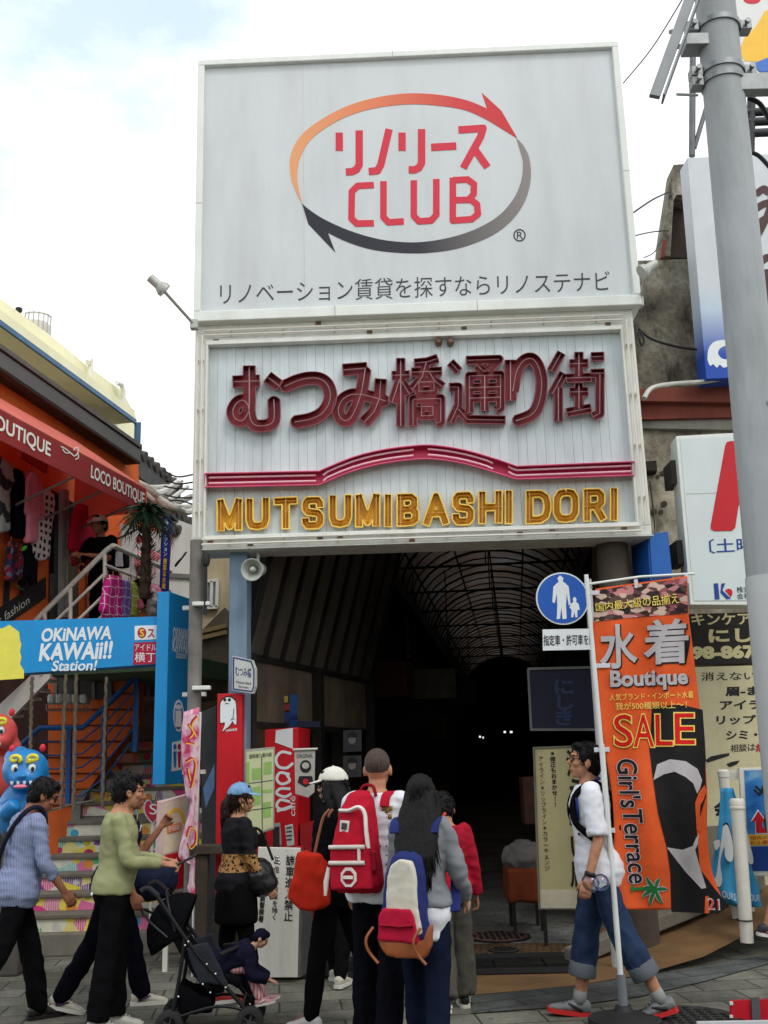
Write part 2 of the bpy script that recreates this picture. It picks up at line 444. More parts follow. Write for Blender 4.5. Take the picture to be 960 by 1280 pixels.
m_tile = ground_mat('arcade_tiles', srgb(150, 153, 150), srgb(130, 134, 132), srgb(84, 84, 82), .22, .11, .006, R(20))
m_tile.node_tree.nodes['Principled BSDF'].inputs['Roughness'].default_value = .5
m_honey = ground_mat('honeycomb_tiles', srgb(120, 92, 58), srgb(98, 76, 48), srgb(56, 48, 36), .12, .06, .012, R(8))
m_ochre = mat('ochre_pavement', srgb(120, 90, 56), .9, .22, 2.6, .5, 180, dirt=(srgb(70, 56, 40), .5, 2))
m_band = ground_mat('grey_band', srgb(92, 96, 96), srgb(84, 88, 88), srgb(58, 60, 60), .6, .2, .008, R(-22))
b = B(); b.add([(-150, -30, 0), (150, -30, 0), (150, 400, 0), (-150, 400, 0)], [(0, 1, 2, 3)])
b.build('ground', m_pav, loc=(0, 0, 0), kind='structure')
def sheet(name, pts, m, z): return B().add([V((G(*p).x, G(*p).y, z)) for p in pts], [tuple(range(len(pts)))]).build(name, m, loc=(0, 0, 0), kind='structure')
sheet('arcade_floor', [(395, 1196), (742, 1180), (742, 1100), (690, 975), (585, 975), (395, 1120)], m_tile, .006)
sheet('arcade_floor_honeycomb', [(578, 1196), (742, 1190), (742, 1181), (650, 1180), (590, 1181)], m_honey, .010)
sheet('drain_bed', [(300, 1226), (742, 1217), (742, 1191), (300, 1200)], mat('drain_dark', (.01, .01, .01), .9), .012)
# ochre pavement that climbs towards the right-hand shops, with its grey border band
def ramp_z(x, y):
    return .004 + max(0, min(1, (x - 1.55) / 1.6)) * max(0, min(1, (y - 8.15) / 1.5)) * .40
b = B(); near = [(560, 1247), (640, 1240), (720, 1232), (800, 1221), (880, 1208), (960, 1193), (1060, 1176)]
rows = 10; cols = len(near); far_y = 10.6
for i, p in enumerate(near):
    g = G(*p)
    for j in range(rows):
        t = j / (rows - 1); fy = 8.75 if i < 2 else (8.75 + (far_y - 8.75) * min(1, (i - 1) / 3))
        y = g.y + (max(fy, g.y + .3) - g.y) * t; x = g.x * (1 + .06 * t)
        b.v.append(V((x, y, ramp_z(x, y))))
for i in range(cols - 1):
    for j in range(rows - 1): b.f.append((i * rows + j, (i + 1) * rows + j, (i + 1) * rows + j + 1, i * rows + j + 1))
b.build('ochre_pavement', m_ochre, loc=(0, 0, 0), smooth=180, kind='structure')
sheet('pavement_border', [(590, 1268), (700, 1260), (800, 1247), (880, 1228), (960, 1206), (1060, 1190), (1060, 1177), (960, 1194), (880, 1209), (800, 1222), (720, 1233), (640, 1241), (590, 1247)], m_band, .008)
# concrete kerb of the climbing pavement
k0, k1, k2 = G(728, 1208), G(800, 1172), G(880, 1150)
b = B(); b.ob((k0.x - .05, k0.y, 0), (1.9, 1.0, .42), (-.07, .14, 0), (0, 0, .12)); b.build('kerb', mat('kerb_concrete', srgb(120, 116, 104), .9, .2, 5, .4, 90), kind='structure', bevel=.012)
# drain grates in the gutter: one slotted iron grate after the other
g0, g1 = G(430, 1212), G(742, 1204)
N = 5; gl = []
m_iron = mat('grate_iron', (.022, .022, .021), .55, .3, 20, .3, 90, metal=.5)
dv = (V((g1.x, g1.y, 0)) - V((g0.x, g0.y, 0))); u = dv.normalized(); v_ = V((-u.y, u.x, 0)); Lg = dv.length / N
b = B(); o = V((g0.x, g0.y, .013)) - v_ * .15
b.ob(o, u * (Lg - .012), v_ * .03, (0, 0, .022)); b.ob(o + v_ * .27, u * (Lg - .012), v_ * .03, (0, 0, .022))
for k in range(26): b.ob(o + v_ * .03 + u * (k * (Lg - .03) / 25), u * .012, v_ * .24, (0, 0, .02))
gr = b.build('drain_grate', m_iron, loc=(g0.x, g0.y, 0), label='slotted dark iron drain grate, leftmost of five across the arcade entrance', cat='grate', group='drain grates across the arcade mouth')
for k in range(1, N): dup(gr, u * Lg * k, 'slotted dark iron drain grate, %s of five across the arcade entrance' % ('', 'second from left', 'middle one', 'second from right', 'rightmost')[k])
def manhole(px, py, r, m, label, ridges=True):
    c = G(px, py); b = B(); b.disc((c.x, c.y, .012), (0, 0, 1), r, .012, 40)
    o = b.build('manhole_cover', m, loc=(c.x, c.y, 0), label=label, cat='manhole cover', bevel=.003)
    rb = B(); rb.lathe((c.x, c.y, .012), (0, 0, 1), [(r * 1.01, 0), (r * 1.1, 0), (r * 1.1, .008), (r * 1.01, .010), (r * 1.01, 0)], 40, False); rb.build('rim', m_iron, o)
    kb = B()
    for i in range(-4, 5):
        for j in range(-4, 5):
            if (i * i + j * j) ** .5 < 4.3: kb.box((c.x + i * r / 5, c.y + j * r / 5, .0265), (r * .11, r * .11, .004), .78)
    kb.build('stud', m_iron, o); return o
manhole(623, 1173, .27, mat('rusty_cover', srgb(88, 62, 54), .7, .25, 9, .3, 60), 'reddish brown manhole cover set in the grey arcade tiles')
manhole(630, 1190, .12, mat('iron_cover', srgb(52, 50, 46), .7, .25, 9, .3, 60), 'small dark manhole cover in the brown honeycomb tiles')
manhole(858, 1277, .31, mat('iron_cover2', srgb(48, 48, 47), .7, .25, 9, .3, 60), 'large dark round manhole cover by the foot of the man in jeans')
m_conc = mat('old_concrete', srgb(150, 146, 134), .9, .25, 2.5, .5, 60, dirt=(srgb(74, 70, 62), .8, 3))

# ================================================================ left frame of reference: the boutique facade runs away to the right
LF = Plane((-3.6, 12.5, 0), (.9756, -.2195, 0))
def lf(px, py, off=0.0): return LF.hit(px, py, off)
m_orange = mat('orange_wall', srgb(232, 108, 44), .8, .14, 2.2, .35, 120, dirt=(srgb(120, 56, 26), .35, 3))
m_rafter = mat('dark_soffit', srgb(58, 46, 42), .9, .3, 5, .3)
m_black = mat('black_paint', (.012, .012, .013), .5, .3)
m_white = mat('white_paint', srgb(226, 226, 218), .55, .06, 5, .15, 50, dirt=(srgb(170, 164, 148), .35, 5))
m_cream = mat('cream_plaster', srgb(242, 238, 200), .85, .05, 1.2, .25, 90, dirt=(srgb(204, 196, 166), .45, 1.6))
m_blue = mat('blue_trim', srgb(74, 110, 142), .6, .1)

# --- cream building above and behind
cb = thing('cream_building', 'cream yellow rooftop building with blue edge line rising behind the boutique', 'building', (-7, 14, 0))
C2 = Plane(LF.o - LF.n * 2.2, LF.n)
def wallpoly(pl, pts, t, name, m, par, off=0.0, **k): return pp(pl, pts, -t, off).build(name, m, par, **k)
wallpoly(C2, [(-60, 325), (0, 373), (60, 417), (110, 458), (152, 488), (170, 520), (172, 600), (-60, 600)], 3.5, 'wall', m_cream, cb)
# projecting slab with the blue edge
b = B(); q = [C2.hit(x, y, .55) - C2.n * .55 for x, y in ((-60, 362), (0, 406), (168, 528))]
for a, c in ((q[0], q[1]), (q[1], q[2])):
    b.ob(a + C2.n * .0, c - a, C2.n * .55, (0, 0, .22))
b.build('slab', m_cream, cb)
b = B()
for a, c in ((q[0], q[1]), (q[1], q[2])): b.ob(a + C2.n * .552 - V((0, 0, .03)), c - a, C2.n * .04, (0, 0, .075))
e0 = q[2] + C2.n * .552; b.ob(e0, C2.n * .04, V((.08, 0, 0)), (0, 0, -.95)); b.build('blue_edge', m_blue, cb)
for pts in ([(111, 455), (110, 452), (113, 449), (113, 485)], [(146, 478), (152, 481), (154, 488), (154, 508)], [(106, 525), (106, 500), (126, 494)], [(140, 500), (145, 503), (145, 535)], [(18, 452), (20, 432)]):
    B().tube([C2.hit(x, y, .10) for x, y in pts], .045, 8).build('drain_pipe', m_white, cb, smooth=60)
tk = thing('water_tank', 'pale round water tank on the cream building roof', 'tank', C2.hit(48, 412, -1.2))
c = C2.hit(46, 412, -1.2); B().lathe(c, (0, 0, 1), [(.02, .12), (.2, .11), (.22, .08), (.22, -.9)], 24).build('tank_shell', mat('tank_grey', srgb(206, 204, 196), .6), tk, smooth=40)
b = B()
for k in range(7):
    a = -2.2 + k * .35; b.tube([c + V((.25 * math.cos(a), .25 * math.sin(a), -.9)), c + V((.25 * math.cos(a), .25 * math.sin(a), .24))], .012, 5)
b.tube([c + V((.25 * math.cos(-2.2 + k * .1), .25 * math.sin(-2.2 + k * .1), .22)) for k in range(22)], .014, 5); b.build('guard_rail', mat('rail_grey', srgb(170, 168, 160), .5), tk)
c = C2.hit(23, 397, -.6); vb = B(); vb.tube([c - V((0, 0, .6)), c + V((0, 0, .12))], .03, 8); vb.lathe(c + V((0, 0, .08)), (0, 0, 1), [(.03, 0), (.055, .03), (.055, .08), (.02, .10)], 12)
vb.build('vent_pipe', m_black, label='small dark vent pipe standing on the cream parapet', cat='pipe', smooth=50)

# --- boutique
bq = thing('boutique_building', 'orange boutique upper storey with grey eaves and red awning', 'building', (-4.3, 11.5, 0))
wallpoly(LF, [(-60, 468), (215, 668), (206, 800), (-60, 860)], .4, 'wall', m_orange, bq)
wallpoly(LF, [(-60, 404), (172, 568), (176, 640), (-60, 520)], .3, 'upper_wall', m_orange, bq, off=-.05)
# grey eave (gutter board) and its dark underside
ev = [(-60, 386), (0, 428), (60, 473), (120, 518), (170, 560), (176, 566)]
b = B()
P0, P1 = LF.hit(-60, 396, .16), LF.hit(176, 562, .16)
b.ob(P0, P1 - P0, -LF.n * .1, (0, 0, -.20)); b.build('eave_board', mat('eave_grey', srgb(92, 92, 90), .7, .1, 4, .2), bq, bevel=.01)
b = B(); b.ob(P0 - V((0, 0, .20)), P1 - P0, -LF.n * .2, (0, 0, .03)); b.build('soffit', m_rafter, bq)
b = B(); b.ob(P0 + LF.n * .02 + V((0, 0, .015)), P1 - P0, -LF.n * 3.0, (0, 0, .05)); b.build('roof', mat('roof_sheet', srgb(96, 92, 86), .8, .2), bq)
b = B()
for k in range(60):
    t = k / 59; p = P0.lerp(P1, t); b.ob(p + V((0, 0, .066)) - LF.n * .1, (P1 - P0).normalized() * .06, -LF.n * .25, (0, 0, .02 + .02 * random.random()))
b.build('eave_tiles', mat('tile_brown', srgb(90, 80, 70), .85, .3), bq)
# awning: sloping top, valance with lettering
def awning_mat(name, col, k):
    t = NT(name); t.rough(.85, .15); v = t.mapping(); c = t.ramp(t.noise(v, 3, 5), [(.3, grey(col, .9)), (.7, grey(col, 1.08))]); t.color(c)
    tr = t.n('ShaderNodeBsdfTranslucent'); t.l(c, tr.inputs['Color']); m = t.n('ShaderNodeMixShader'); m.inputs[0].default_value = k; t.bump(t.noise(v, 200, 3), .2, .004)
    t.l(t.b.outputs[0], m.inputs[1]); t.l(tr.outputs[0], m.inputs[2]); t.l(m.outputs[0], t.t.nodes['Material Output'].inputs['Surface']); return t.m
m_awn = awning_mat('awning_red', srgb(232, 132, 116), .4); m_val = awning_mat('valance_red', srgb(162, 62, 62), .25)  # top cloth paler than the valance: skylight on the slope put into its colour
AW = Plane(LF.o + LF.n * 1.0, LF.n)
aT0, aT1 = AW.hit(-60, 464), AW.hit(182, 624)           # valance top edge
z0 = (aT0.z + aT1.z) / 2; aT0.z = aT1.z = z0
dA = aT1 - aT0
b = B(); top = [p - LF.n * .92 + V((0, 0, .66)) for p in (aT0, aT1)]
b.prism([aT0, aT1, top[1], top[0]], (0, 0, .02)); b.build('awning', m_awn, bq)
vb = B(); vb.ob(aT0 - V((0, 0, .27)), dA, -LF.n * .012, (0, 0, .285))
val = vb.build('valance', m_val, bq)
vb = B(); vb.prism([aT1 - V((0, 0, .27)), aT1 + V((0, 0, .01)), top[1], top[1] - V((0, 0, .93))], (.012, .01, 0)); vb.build('awning_side', m_awn, bq)
m_let = mat('letter_white', srgb(232, 228, 216), .6, .05)
def vtext(s, x0, x1, bold=.02):
    # along the valance: follow its own height
    pl = Plane(AW.o + LF.n * .002, LF.n)
    u0, u1 = (pl.hit(x0, 600) - pl.o).dot(pl.r), (pl.hit(x1, 600) - pl.o).dot(pl.r)
    vs, fs, bd = glyph(s, bold); X0 = min(p[0] for p in vs); X1 = max(p[0] for p in vs); Y0 = min(p[1] for p in vs); Y1 = max(p[1] for p in vs)
    B().add([pl.at(u0 + (u1 - u0) * (x - X0) / (X1 - X0), z0 - .215 + .165 * (y - Y0) / (Y1 - Y0), .004) for x, y in vs], fs).build('lettering', m_let, val, recalc=False)
vtext('BOUTIQUE', -22, 61); vtext('LOCO BOUTIQUE', 113, 181)
pl = Plane(AW.o + LF.n * .002, LF.n)                         # reclining figure mark between the words
stroke(pl, [smoothline([(76, 558), (82, 561), (88, 566), (93, 570), (97, 566), (98, 561), (95, 559), (92, 563)]), smoothline([(88, 566), (82, 566), (78, 561)]), smoothline([(97, 566), (98, 572), (94, 574)])], 1.3, .002, .002).build('figure_mark', m_let, val)
for px in (5, 45, 85, 125):                                    # awning arms under the cloth
    a = LF.hit(px, 600, .05); q = V((a.x, a.y, z0 - .5)); B().tube([q, q + LF.n * .93 + V((0, 0, .35))], .014, 6).build('awning_arm', mat('arm_grey', srgb(120, 116, 110), .5, metal=.4), bq)
b = B(); b.tube([aT0 - LF.n * .12 - V((0, 0, .1)), aT1 - LF.n * .12 - V((0, 0, .1))], .015, 6); b.build('awning_rail', mat('arm_grey', (.2, .2, .2)), bq)
# doorway, black diagonal banner, red panels
D = lambda pts, t, name, m, off=.0, **k: pp(LF, pts, t, off).build(name, m, bq, **k)
D([(64, 612), (97, 632), (97, 770), (60, 776)], .01, 'door_opening', mat('dark_glass', (.01, .011, .012), .15, .2, spec=.5), .012)
for x in (73.5, 78.5): D([(x, 612), (x + 3, 614), (x + 1.5, 772), (x - 1.5, 772)], .05, 'door_frame', mat('alu', srgb(170, 170, 166), .45, metal=.3), .024)
D([(23, 556), (57, 575), (56, 592), (24, 572)], .03, 'red_panel', mat('red_panel', srgb(160, 36, 28), .7), .3)
bn = D([(-20, 790), (-20, 772), (57, 721), (57, 747), (-20, 800)], .006, 'diagonal_banner', m_black, .02)
text(LF, 's fashion', [(-2, 770), (36, 744), (37, 754), (-1, 782)], m_let, bn, t=.002, off=.028, bold=-.005)
D([(8, 690), (14, 690), (10, 780), (2, 780)], .006, 'black_stripe', m_black, .013)
D([(30, 690), (44, 690), (40, 740), (24, 745)], .006, 'black_stripe', m_black, .013)
D([(15, 728), (31, 739), (23, 735)], .004, 'green_arrow', mat('lime_green', srgb(70, 190, 50), .6), .022)
D([(108, 640), (126, 648), (126, 770), (108, 772)], .01, 'wall_panel', mat('pink_panel', srgb(206, 110, 100), .8), .012)
# white mural wall at the far end with WELCOME
wl = D([(150, 655), (206, 668), (205, 760), (150, 768)], .03, 'mural_panel', mat('mural_white', srgb(214, 206, 200), .8, .08), .3)
text(LF, 'WELCOME', [(155, 645), (203, 643), (203, 651), (155, 654)], mat('dark_teal', srgb(40, 60, 66), .7), wl, t=.002, off=.335)
pp(LF, [(170, 672), (176, 670), (181, 676), (172, 679)], .003, .335).build('red_flower', mat('flower_red', srgb(190, 40, 36), .7), wl)
stroke(LF, [smoothline([(196, 690), (196, 700), (194, 708)]), [(196, 690), (190, 687)], [(196, 690), (202, 686)], [(196, 690), (191, 693)], [(196, 690), (201, 692)]], 1.5, .003, .335).build('palm_mark', mat('leaf_green', srgb(30, 110, 70), .7), wl)
# balcony slab the clerk stands on
b = B(); q0 = LF.hit(60, 790, 0); q1 = LF.hit(214, 770, 0); zb = P(130, 823, 11.8).z
b.ob(V((q0.x, q0.y, zb - .2)), V((q1.x - q0.x, q1.y - q0.y, 0)), LF.n * 1.5, (0, 0, .2)); b.build('balcony', mat('balcony_green', srgb(74, 96, 70), .85, .2, 4), bq)
# ground-floor side under the balcony: orange clapboard with a window
FO = FP(12.6)
wb_ = pp(FO, [(60, 838), (172, 838), (172, 898), (112, 985), (100, 1010), (100, 1090), (60, 1090)], -.3).build('lower_wall', m_orange, bq)
b = B()
for k in range(8):
    y = 868 + k * 20; a, c = FO.hit(60, y, .0), FO.hit(172 if y < 898 else 172 - (y - 898) * .7, y, .0); b.ob(a, c - a, (0, -.015, 0), (0, 0, .02))
b.build('wall_groove', mat('groove_brown', srgb(104, 46, 22), .9), bq)
pp(FO, [(70, 845), (138, 845), (138, 874), (70, 874)], .02).build('window', mat('dull_glass', srgb(66, 70, 68), .25, .2, spec=.6), bq)
b = B()
for x in (70, 96, 117, 138): a, c = FO.hit(x, 845, .02), FO.hit(x, 874, .02); b.bar(a, c, .04, .04)
b.build('window_frame', mat('frame_grey', srgb(110, 110, 106), .6), bq)
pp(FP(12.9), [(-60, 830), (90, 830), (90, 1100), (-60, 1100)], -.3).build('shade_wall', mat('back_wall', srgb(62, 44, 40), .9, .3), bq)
pp(FP(13.6), [(150, 830), (215, 830), (215, 925), (150, 925)], -.2).build('rear_wall', mat('rear_grey', srgb(96, 94, 88), .9, .3, 4), bq)
b = B()
for x in (168, 186, 204): b.bar(P(x, 838, 13.5), P(x, 872, 13.5), .05, .04)
b.bar(P(160, 838, 13.5), P(212, 838, 13.5), .05, .05); b.bar(P(160, 873, 13.5), P(212, 873, 13.5), .05, .05); b.build('rear_window_frame', mat('alu2', srgb(140, 142, 140), .5), bq)

# --- houses further back
HB = FP(19.5, 20)
wh = thing('tiled_house', 'white house with dark tiled eaves behind the boutique awning', 'house', (-5, 19.5, 0))
wallpoly(HB, [(196, 640), (250, 660), (250, 830), (196, 830)], 1.5, 'wall', mat('house_white', srgb(214, 212, 204), .8, .08, 2, dirt=(srgb(150, 146, 138), .5, 2)), wh)
a, c = HB.hit(196, 672, .01), HB.hit(250, 672, .01)
for y in (716,): b = B(); b.ob(HB.hit(196, y, 0), HB.hit(250, y + 3, 0) - HB.hit(196, y, 0), HB.n * .05, (0, 0, -.08)); b.build('string_course', mat('frame_grey', (.2, .2, .2)), wh)
m_rt = mat('roof_tile', srgb(84, 80, 76), .85, .25, 8, .3)
def eave(pl, p, q, drop, dep, par):
    a, c = pl.hit(*p), pl.hit(*q); b = B(); b.ob(a, c - a, pl.n * -dep, (0, 0, -drop)); b.build('eave', mat('eave_dark', srgb(80, 80, 78), .8), par)
    n = int((c - a).length / .24); b = B(); d = (c - a)
    for k in range(n):
        s = a + d * (k + .5) / n; b.tube([s + pl.n * .05 + V((0, 0, .03)), s - pl.n * dep + V((0, 0, .35 * dep))], .085, 8)
    b.build('roof', m_rt, par, smooth=50)
EV = Plane(V((-4.2, 16.0, 0)), LF.n)
eave(EV, (150, 548), (226, 614), .36, .9, wh); eave(EV, (196, 622), (245, 662), .12, .4, wh); eave(EV, (196, 650), (245, 678), .08, .25, wh)
bh = thing('beige_house', 'beige back house seen in the slot left of the blue pillar', 'house', (-2.4, 13, 0))
BH = FP(13.4)
wallpoly(BH, [(238, 680), (300, 680), (300, 1010), (238, 1010)], .4, 'wall', mat('beige_wall', srgb(200, 186, 150), .85, .12, 2, dirt=(srgb(120, 108, 86), .6, 3)), bh)
pp(BH, [(259, 728), (272, 726), (272, 758), (257, 760)], .04).build('window', mat('dull_glass2', srgb(120, 128, 126), .3, spec=.5), bh)
b = B()
for x in (258, 265, 272): b.bar(BH.hit(x, 727, .05), BH.hit(x - 1, 759, .05), .05, .04)
b.bar(BH.hit(257, 727, .05), BH.hit(273, 725, .05), .05, .04); b.bar(BH.hit(256, 760, .05), BH.hit(272, 759, .05), .05, .04); b.build('window_frame', m_white, bh)
b = B(); b.prism([BH.hit(*p, .3) for p in ((246, 800), (284, 762), (290, 768), (290, 870), (246, 880))], BH.n * .2); b.build('lean_to_roof', mat('rusty_sheet', srgb(98, 90, 76), .85, .35, 5, .3, dirt=(srgb(70, 50, 36), .8, 4)), bh)
b = B()
for y in (790, 798, 850): b.bar(BH.hit(250, y, .55), BH.hit(284, y - 8, .55), .06, .05)
b.build('brace', mat('wood_pale', srgb(150, 132, 90), .8, .2), bh)

# --- candy staircase
st = thing('candy_staircase', 'concrete staircase with candy pictures on every riser', 'staircase', (-3, 10, 0))
def candy_mat():
    t = NT('candy_print'); t.rough(.45, .4); vec = t.mapping((6.2, 6.2, 6.2))
    vo = t.n('ShaderNodeTexVoronoi'); vo.inputs['Scale'].default_value = 1.0; t.l(vec, vo.inputs['Vector'])
    sp = t.n('ShaderNodeSeparateColor'); t.l(vo.outputs['Color'], sp.inputs[0])
    pal = [(.0, srgb(226, 70, 140)), (.12, srgb(222, 220, 206)), (.26, srgb(232, 214, 80)), (.40, srgb(90, 186, 130)), (.48, srgb(232, 150, 80)), (.58, srgb(226, 222, 200)), (.66, srgb(128, 70, 150)), (.72, srgb(230, 120, 170)), (.84, srgb(120, 200, 190)), (.93, srgb(236, 222, 90))]
    c = t.ramp(sp.outputs[0], pal, 'CONSTANT')
    wv = t.n('ShaderNodeTexWave'); wv.inputs['Scale'].default_value = 2.4; wv.inputs['Distortion'].default_value = 2; t.l(vec, wv.inputs['Vector'])
    stripe = t.math('MULTIPLY', t.math('GREATER_THAN', wv.outputs['Fac'], .6), t.math('GREATER_THAN', sp.outputs[1], .62))
    c = t.mix(t.math('MULTIPLY', stripe, .75), c, srgb(226, 220, 210))
    v2 = t.n('ShaderNodeTexVoronoi'); v2.inputs['Scale'].default_value = 1.15; t.l(vec, v2.inputs['Vector'])
    s2 = t.n('ShaderNodeSeparateColor'); t.l(v2.outputs['Color'], s2.inputs[0])
    dot = t.math('MULTIPLY', t.math('LESS_THAN', v2.outputs['Distance'], .38), t.math('GREATER_THAN', s2.outputs[2], .3))
    c = t.mix(dot, c, t.ramp(s2.outputs[0], [(0, srgb(200, 190, 50)), (.25, srgb(190, 50, 110)), (.5, srgb(210, 208, 200)), (.7, srgb(70, 160, 200)), (.85, srgb(230, 150, 70))], 'CONSTANT'))
    n = t.noise(t.mapping(), 14, 5); c = t.mix(1.0, c, t.ramp(n, [(.3, (.88, .88, .86)), (.7, (1.1, 1.1, 1.1))]), 'MULTIPLY'); t.color(c); return t.m
m_candy = candy_mat(); m_tread = mat('tread', srgb(112, 106, 96), .9, .2, 6, .3)
d0 = 9.9; xl, xr = P(22, 1160, d0).x, P(236, 1160, d0).x; zs = .19
pb = B(); pb.ob((P(20, 1180, d0).x, d0 - .12, 0), (xr - P(20, 1180, d0).x, 0, 0), (0, .3, 0), (0, 0, zs)); pb.build('plinth', mat('plinth', srgb(128, 124, 112), .9, .22, 4, .4, 70, dirt=(srgb(76, 72, 64), .6, 3)), st, bevel=.012)
n1 = 6; rise = .148; tread = .27
for k in range(n1):
    y = d0 + k * tread; z = zs + k * rise
    b = B(); b.ob((xl, y - .003, z), (xr - xl, 0, 0), (0, .003, 0), (0, 0, rise - .035)); b.build('riser', m_candy, st)
    b = B(); b.ob((xl, y - .03, z + rise - .035), (xr - xl, 0, 0), (0, tread + .03 if k < n1 - 1 else 1.15, 0), (0, 0, .035)); b.ob((xl, y + .002, z - .1), (xr - xl, 0, 0), (0, tread, 0), (0, 0, rise + .06)); b.build('step', m_tread, st, bevel=.006)
yl = d0 + (n1 - 1) * tread + 1.12; zl = zs + n1 * rise
x2l, x2r = P(104, 1000, yl).x, P(240, 1000, yl).x
for k in range(6):
    y = yl + k * .27; z = zl + k * rise; xa = x2l + k * .0
    b = B(); b.ob((xa, y - .003, z), (x2r - xa, 0, 0), (0, .003, 0), (0, 0, rise - .035)); b.build('riser', m_candy, st)
    b = B(); b.ob((xa, y - .03, z + rise - .035), (x2r - xa, 0, 0), (0, .3 if k < 5 else 1.2, 0), (0, 0, .035)); b.ob((xa, y + .002, z - .1), (x2r - xa, 0, 0), (0, .27, 0), (0, 0, rise + .06)); b.build('step', m_tread, st, bevel=.006)
b = B(); b.prism([(x2l - .1, yl - .1, zl - .05), (x2l - .1, yl - .1, zl + .12), (x2l - .1, yl + 1.7, zl + 1.08), (x2l - .1, yl + 1.7, zl + .75)], (.1, 0, 0)); b.build('stringer', mat('stringer', srgb(120, 120, 114), .85, .2, 4), st)
# blue railing of the candy stairs
rl = thing('blue_railing', 'bright blue metal railing climbing beside the candy stairs', 'railing', (x2l, yl, zl))
m_br = mat('blue_rail', srgb(22, 92, 160), .45, .12, 8, dirt=(srgb(60, 70, 80), .3, 9)); rd = yl - .15
RP = Plane((0, rd, 0), (0, -1, 0))
tp = [(24, 934), (50, 910), (103, 910), (133, 882), (171, 845)]
B().tube([RP.hit(*p) for p in tp], .032, 10).build('top_rail', m_br, rl, smooth=60)
for k in range(1, 6):
    pts = [(50, 910 + 17 * k), (88, 910 + 17 * k), (103, 910 + 17 * k - (2 if k < 5 else 0)), (133, 884 + 17 * k), (171, 846 + 15 * k)]
    B().tube([RP.hit(*p) for p in pts], .011, 6).build('lower_rail', m_br, rl, smooth=60)
for x, ya, yb in ((87, 911, 1005), (131, 884, 990), (171, 846, 940)): B().bar(RP.hit(x, ya), RP.hit(x - 2, yb), .07, .05).build('post', m_br, rl)
# low chain across the landing
b = B(); b.tube(smoothline([P(48, 1018, 11.2), P(80, 1008, 11.2), P(120, 1000, 11.2)]), .012, 6); b.build('rope_barrier', mat('rope_grey', srgb(120, 116, 106), .8), label='thin grey rope strung across the stair landing', cat='rope')
m_rope = mat('hemp', srgb(128, 118, 100), .9, .25, 30, .6, 200)
for k, (x, ya, yb, x2) in enumerate(((40, 846, 936, 38), (82, 843, 1012, 76), (95, 843, 1012, 92), (133, 846, 1010, 128))):
    a, c = P(x, ya, 10.9), P(x2, yb, 10.9); b = B(); b.tube([a.lerp(c, t / 30) + V((.006 * math.sin(t * 2), 0, 0)) for t in range(31)], [.016 + .004 * (t % 2) for t in range(31)], 7)
    b.build('hanging_rope', m_rope, label='twisted grey rope, %s of four hanging under the blue beam' % ('leftmost', 'second from left', 'third from left', 'rightmost')[k], cat='rope', group='ropes hanging under the blue beam', smooth=60)
# white staircase with its pipe railing, climbing from lower left to the balcony
ws = thing('white_staircase', 'white steel staircase with pipe handrail climbing to the boutique balcony', 'staircase', (-4, 11.3, 0))
WS = FP(11.3)
m_wp = mat('white_pipe', srgb(222, 220, 208), .5, .06, 8, dirt=(srgb(140, 120, 96), .3, 9))
pp(WS, [(-60, 960), (-60, 915), (0, 880), (62, 822), (62, 848), (0, 912)], -.08).build('stringer', m_white, ws)
for k in range(10):
    x = 62 - k * 12; y = 838 + k * 11.2; a = WS.hit(x, y, -.1); b = B(); b.ob(a, (-.12, 0, 0), (0, .7, 0), (0, 0, .03)); b.build('tread', m_wp, ws)
CR = (141, 682)
def rails(name, pts, r): B().tube(pts, r, 10).build(name, m_wp, ws, smooth=60)
for k, dz in enumerate((0, 26, 52, 76)):
    rails('handrail' if k == 0 else 'lower_rail', [WS.hit(130 - (130 - 43) * 1.12 if k == 0 else 130 - 80, 692 + dz * .98 + (85 if k == 0 else 78)), WS.hit(130, 692 + dz)] if k else [WS.hit(-30, 850), WS.hit(43, 777), WS.hit(133, 688), WS.hit(141, 682)], .03 if k == 0 else .018)
for x, ya, yb in ((131, 690, 775), (88, 735, 800), (56, 766, 830)): rails('post', [WS.hit(x, ya), WS.hit(x, yb)], .022)
c0 = WS.hit(*CR)
RL = Plane(c0, LF.n)
for k, (ya, yb) in enumerate(((682, 714), (706, 739), (732, 757))):
    rails('handrail' if k == 0 else 'lower_rail', [RL.hit(141 if k == 0 else 131, ya), RL.hit(213, yb)], .03 if k == 0 else .018)
for x, ya, yb in ((165, 693, 770), (191, 704, 770), (205, 711, 770)): rails('post', [RL.hit(x, ya), RL.hit(x, yb)], .02)

# --- the houses across the street, behind the camera: they close the street and shade its floor
oh = thing('street_building', 'plain concrete shop building across the street behind the viewer', 'building', (0, -7, 0))
m_oh = mat('opposite_wall', srgb(150, 146, 138), .9, .15, 1)
B().ob((-22, -13, 0), (44, 0, 0), (0, 6, 0), (0, 0, 5.2)).build('wall', m_oh, oh)
b = B()
for k in range(12):
    for z in (3.4,): b.ob((-21 + k * 3.6, -6.99, z), (2.2, 0, 0), (0, .02, 0), (0, 0, 1.4))
b.build('window', mat('opposite_glass', (.02, .025, .03), .15, spec=.6), oh)
B().ob((-22, -7, 2.8), (44, 0, 0), (0, 2.2, 0), (0, 0, .2)).build('canopy', mat('opposite_canopy', srgb(120, 60, 50), .8), oh)
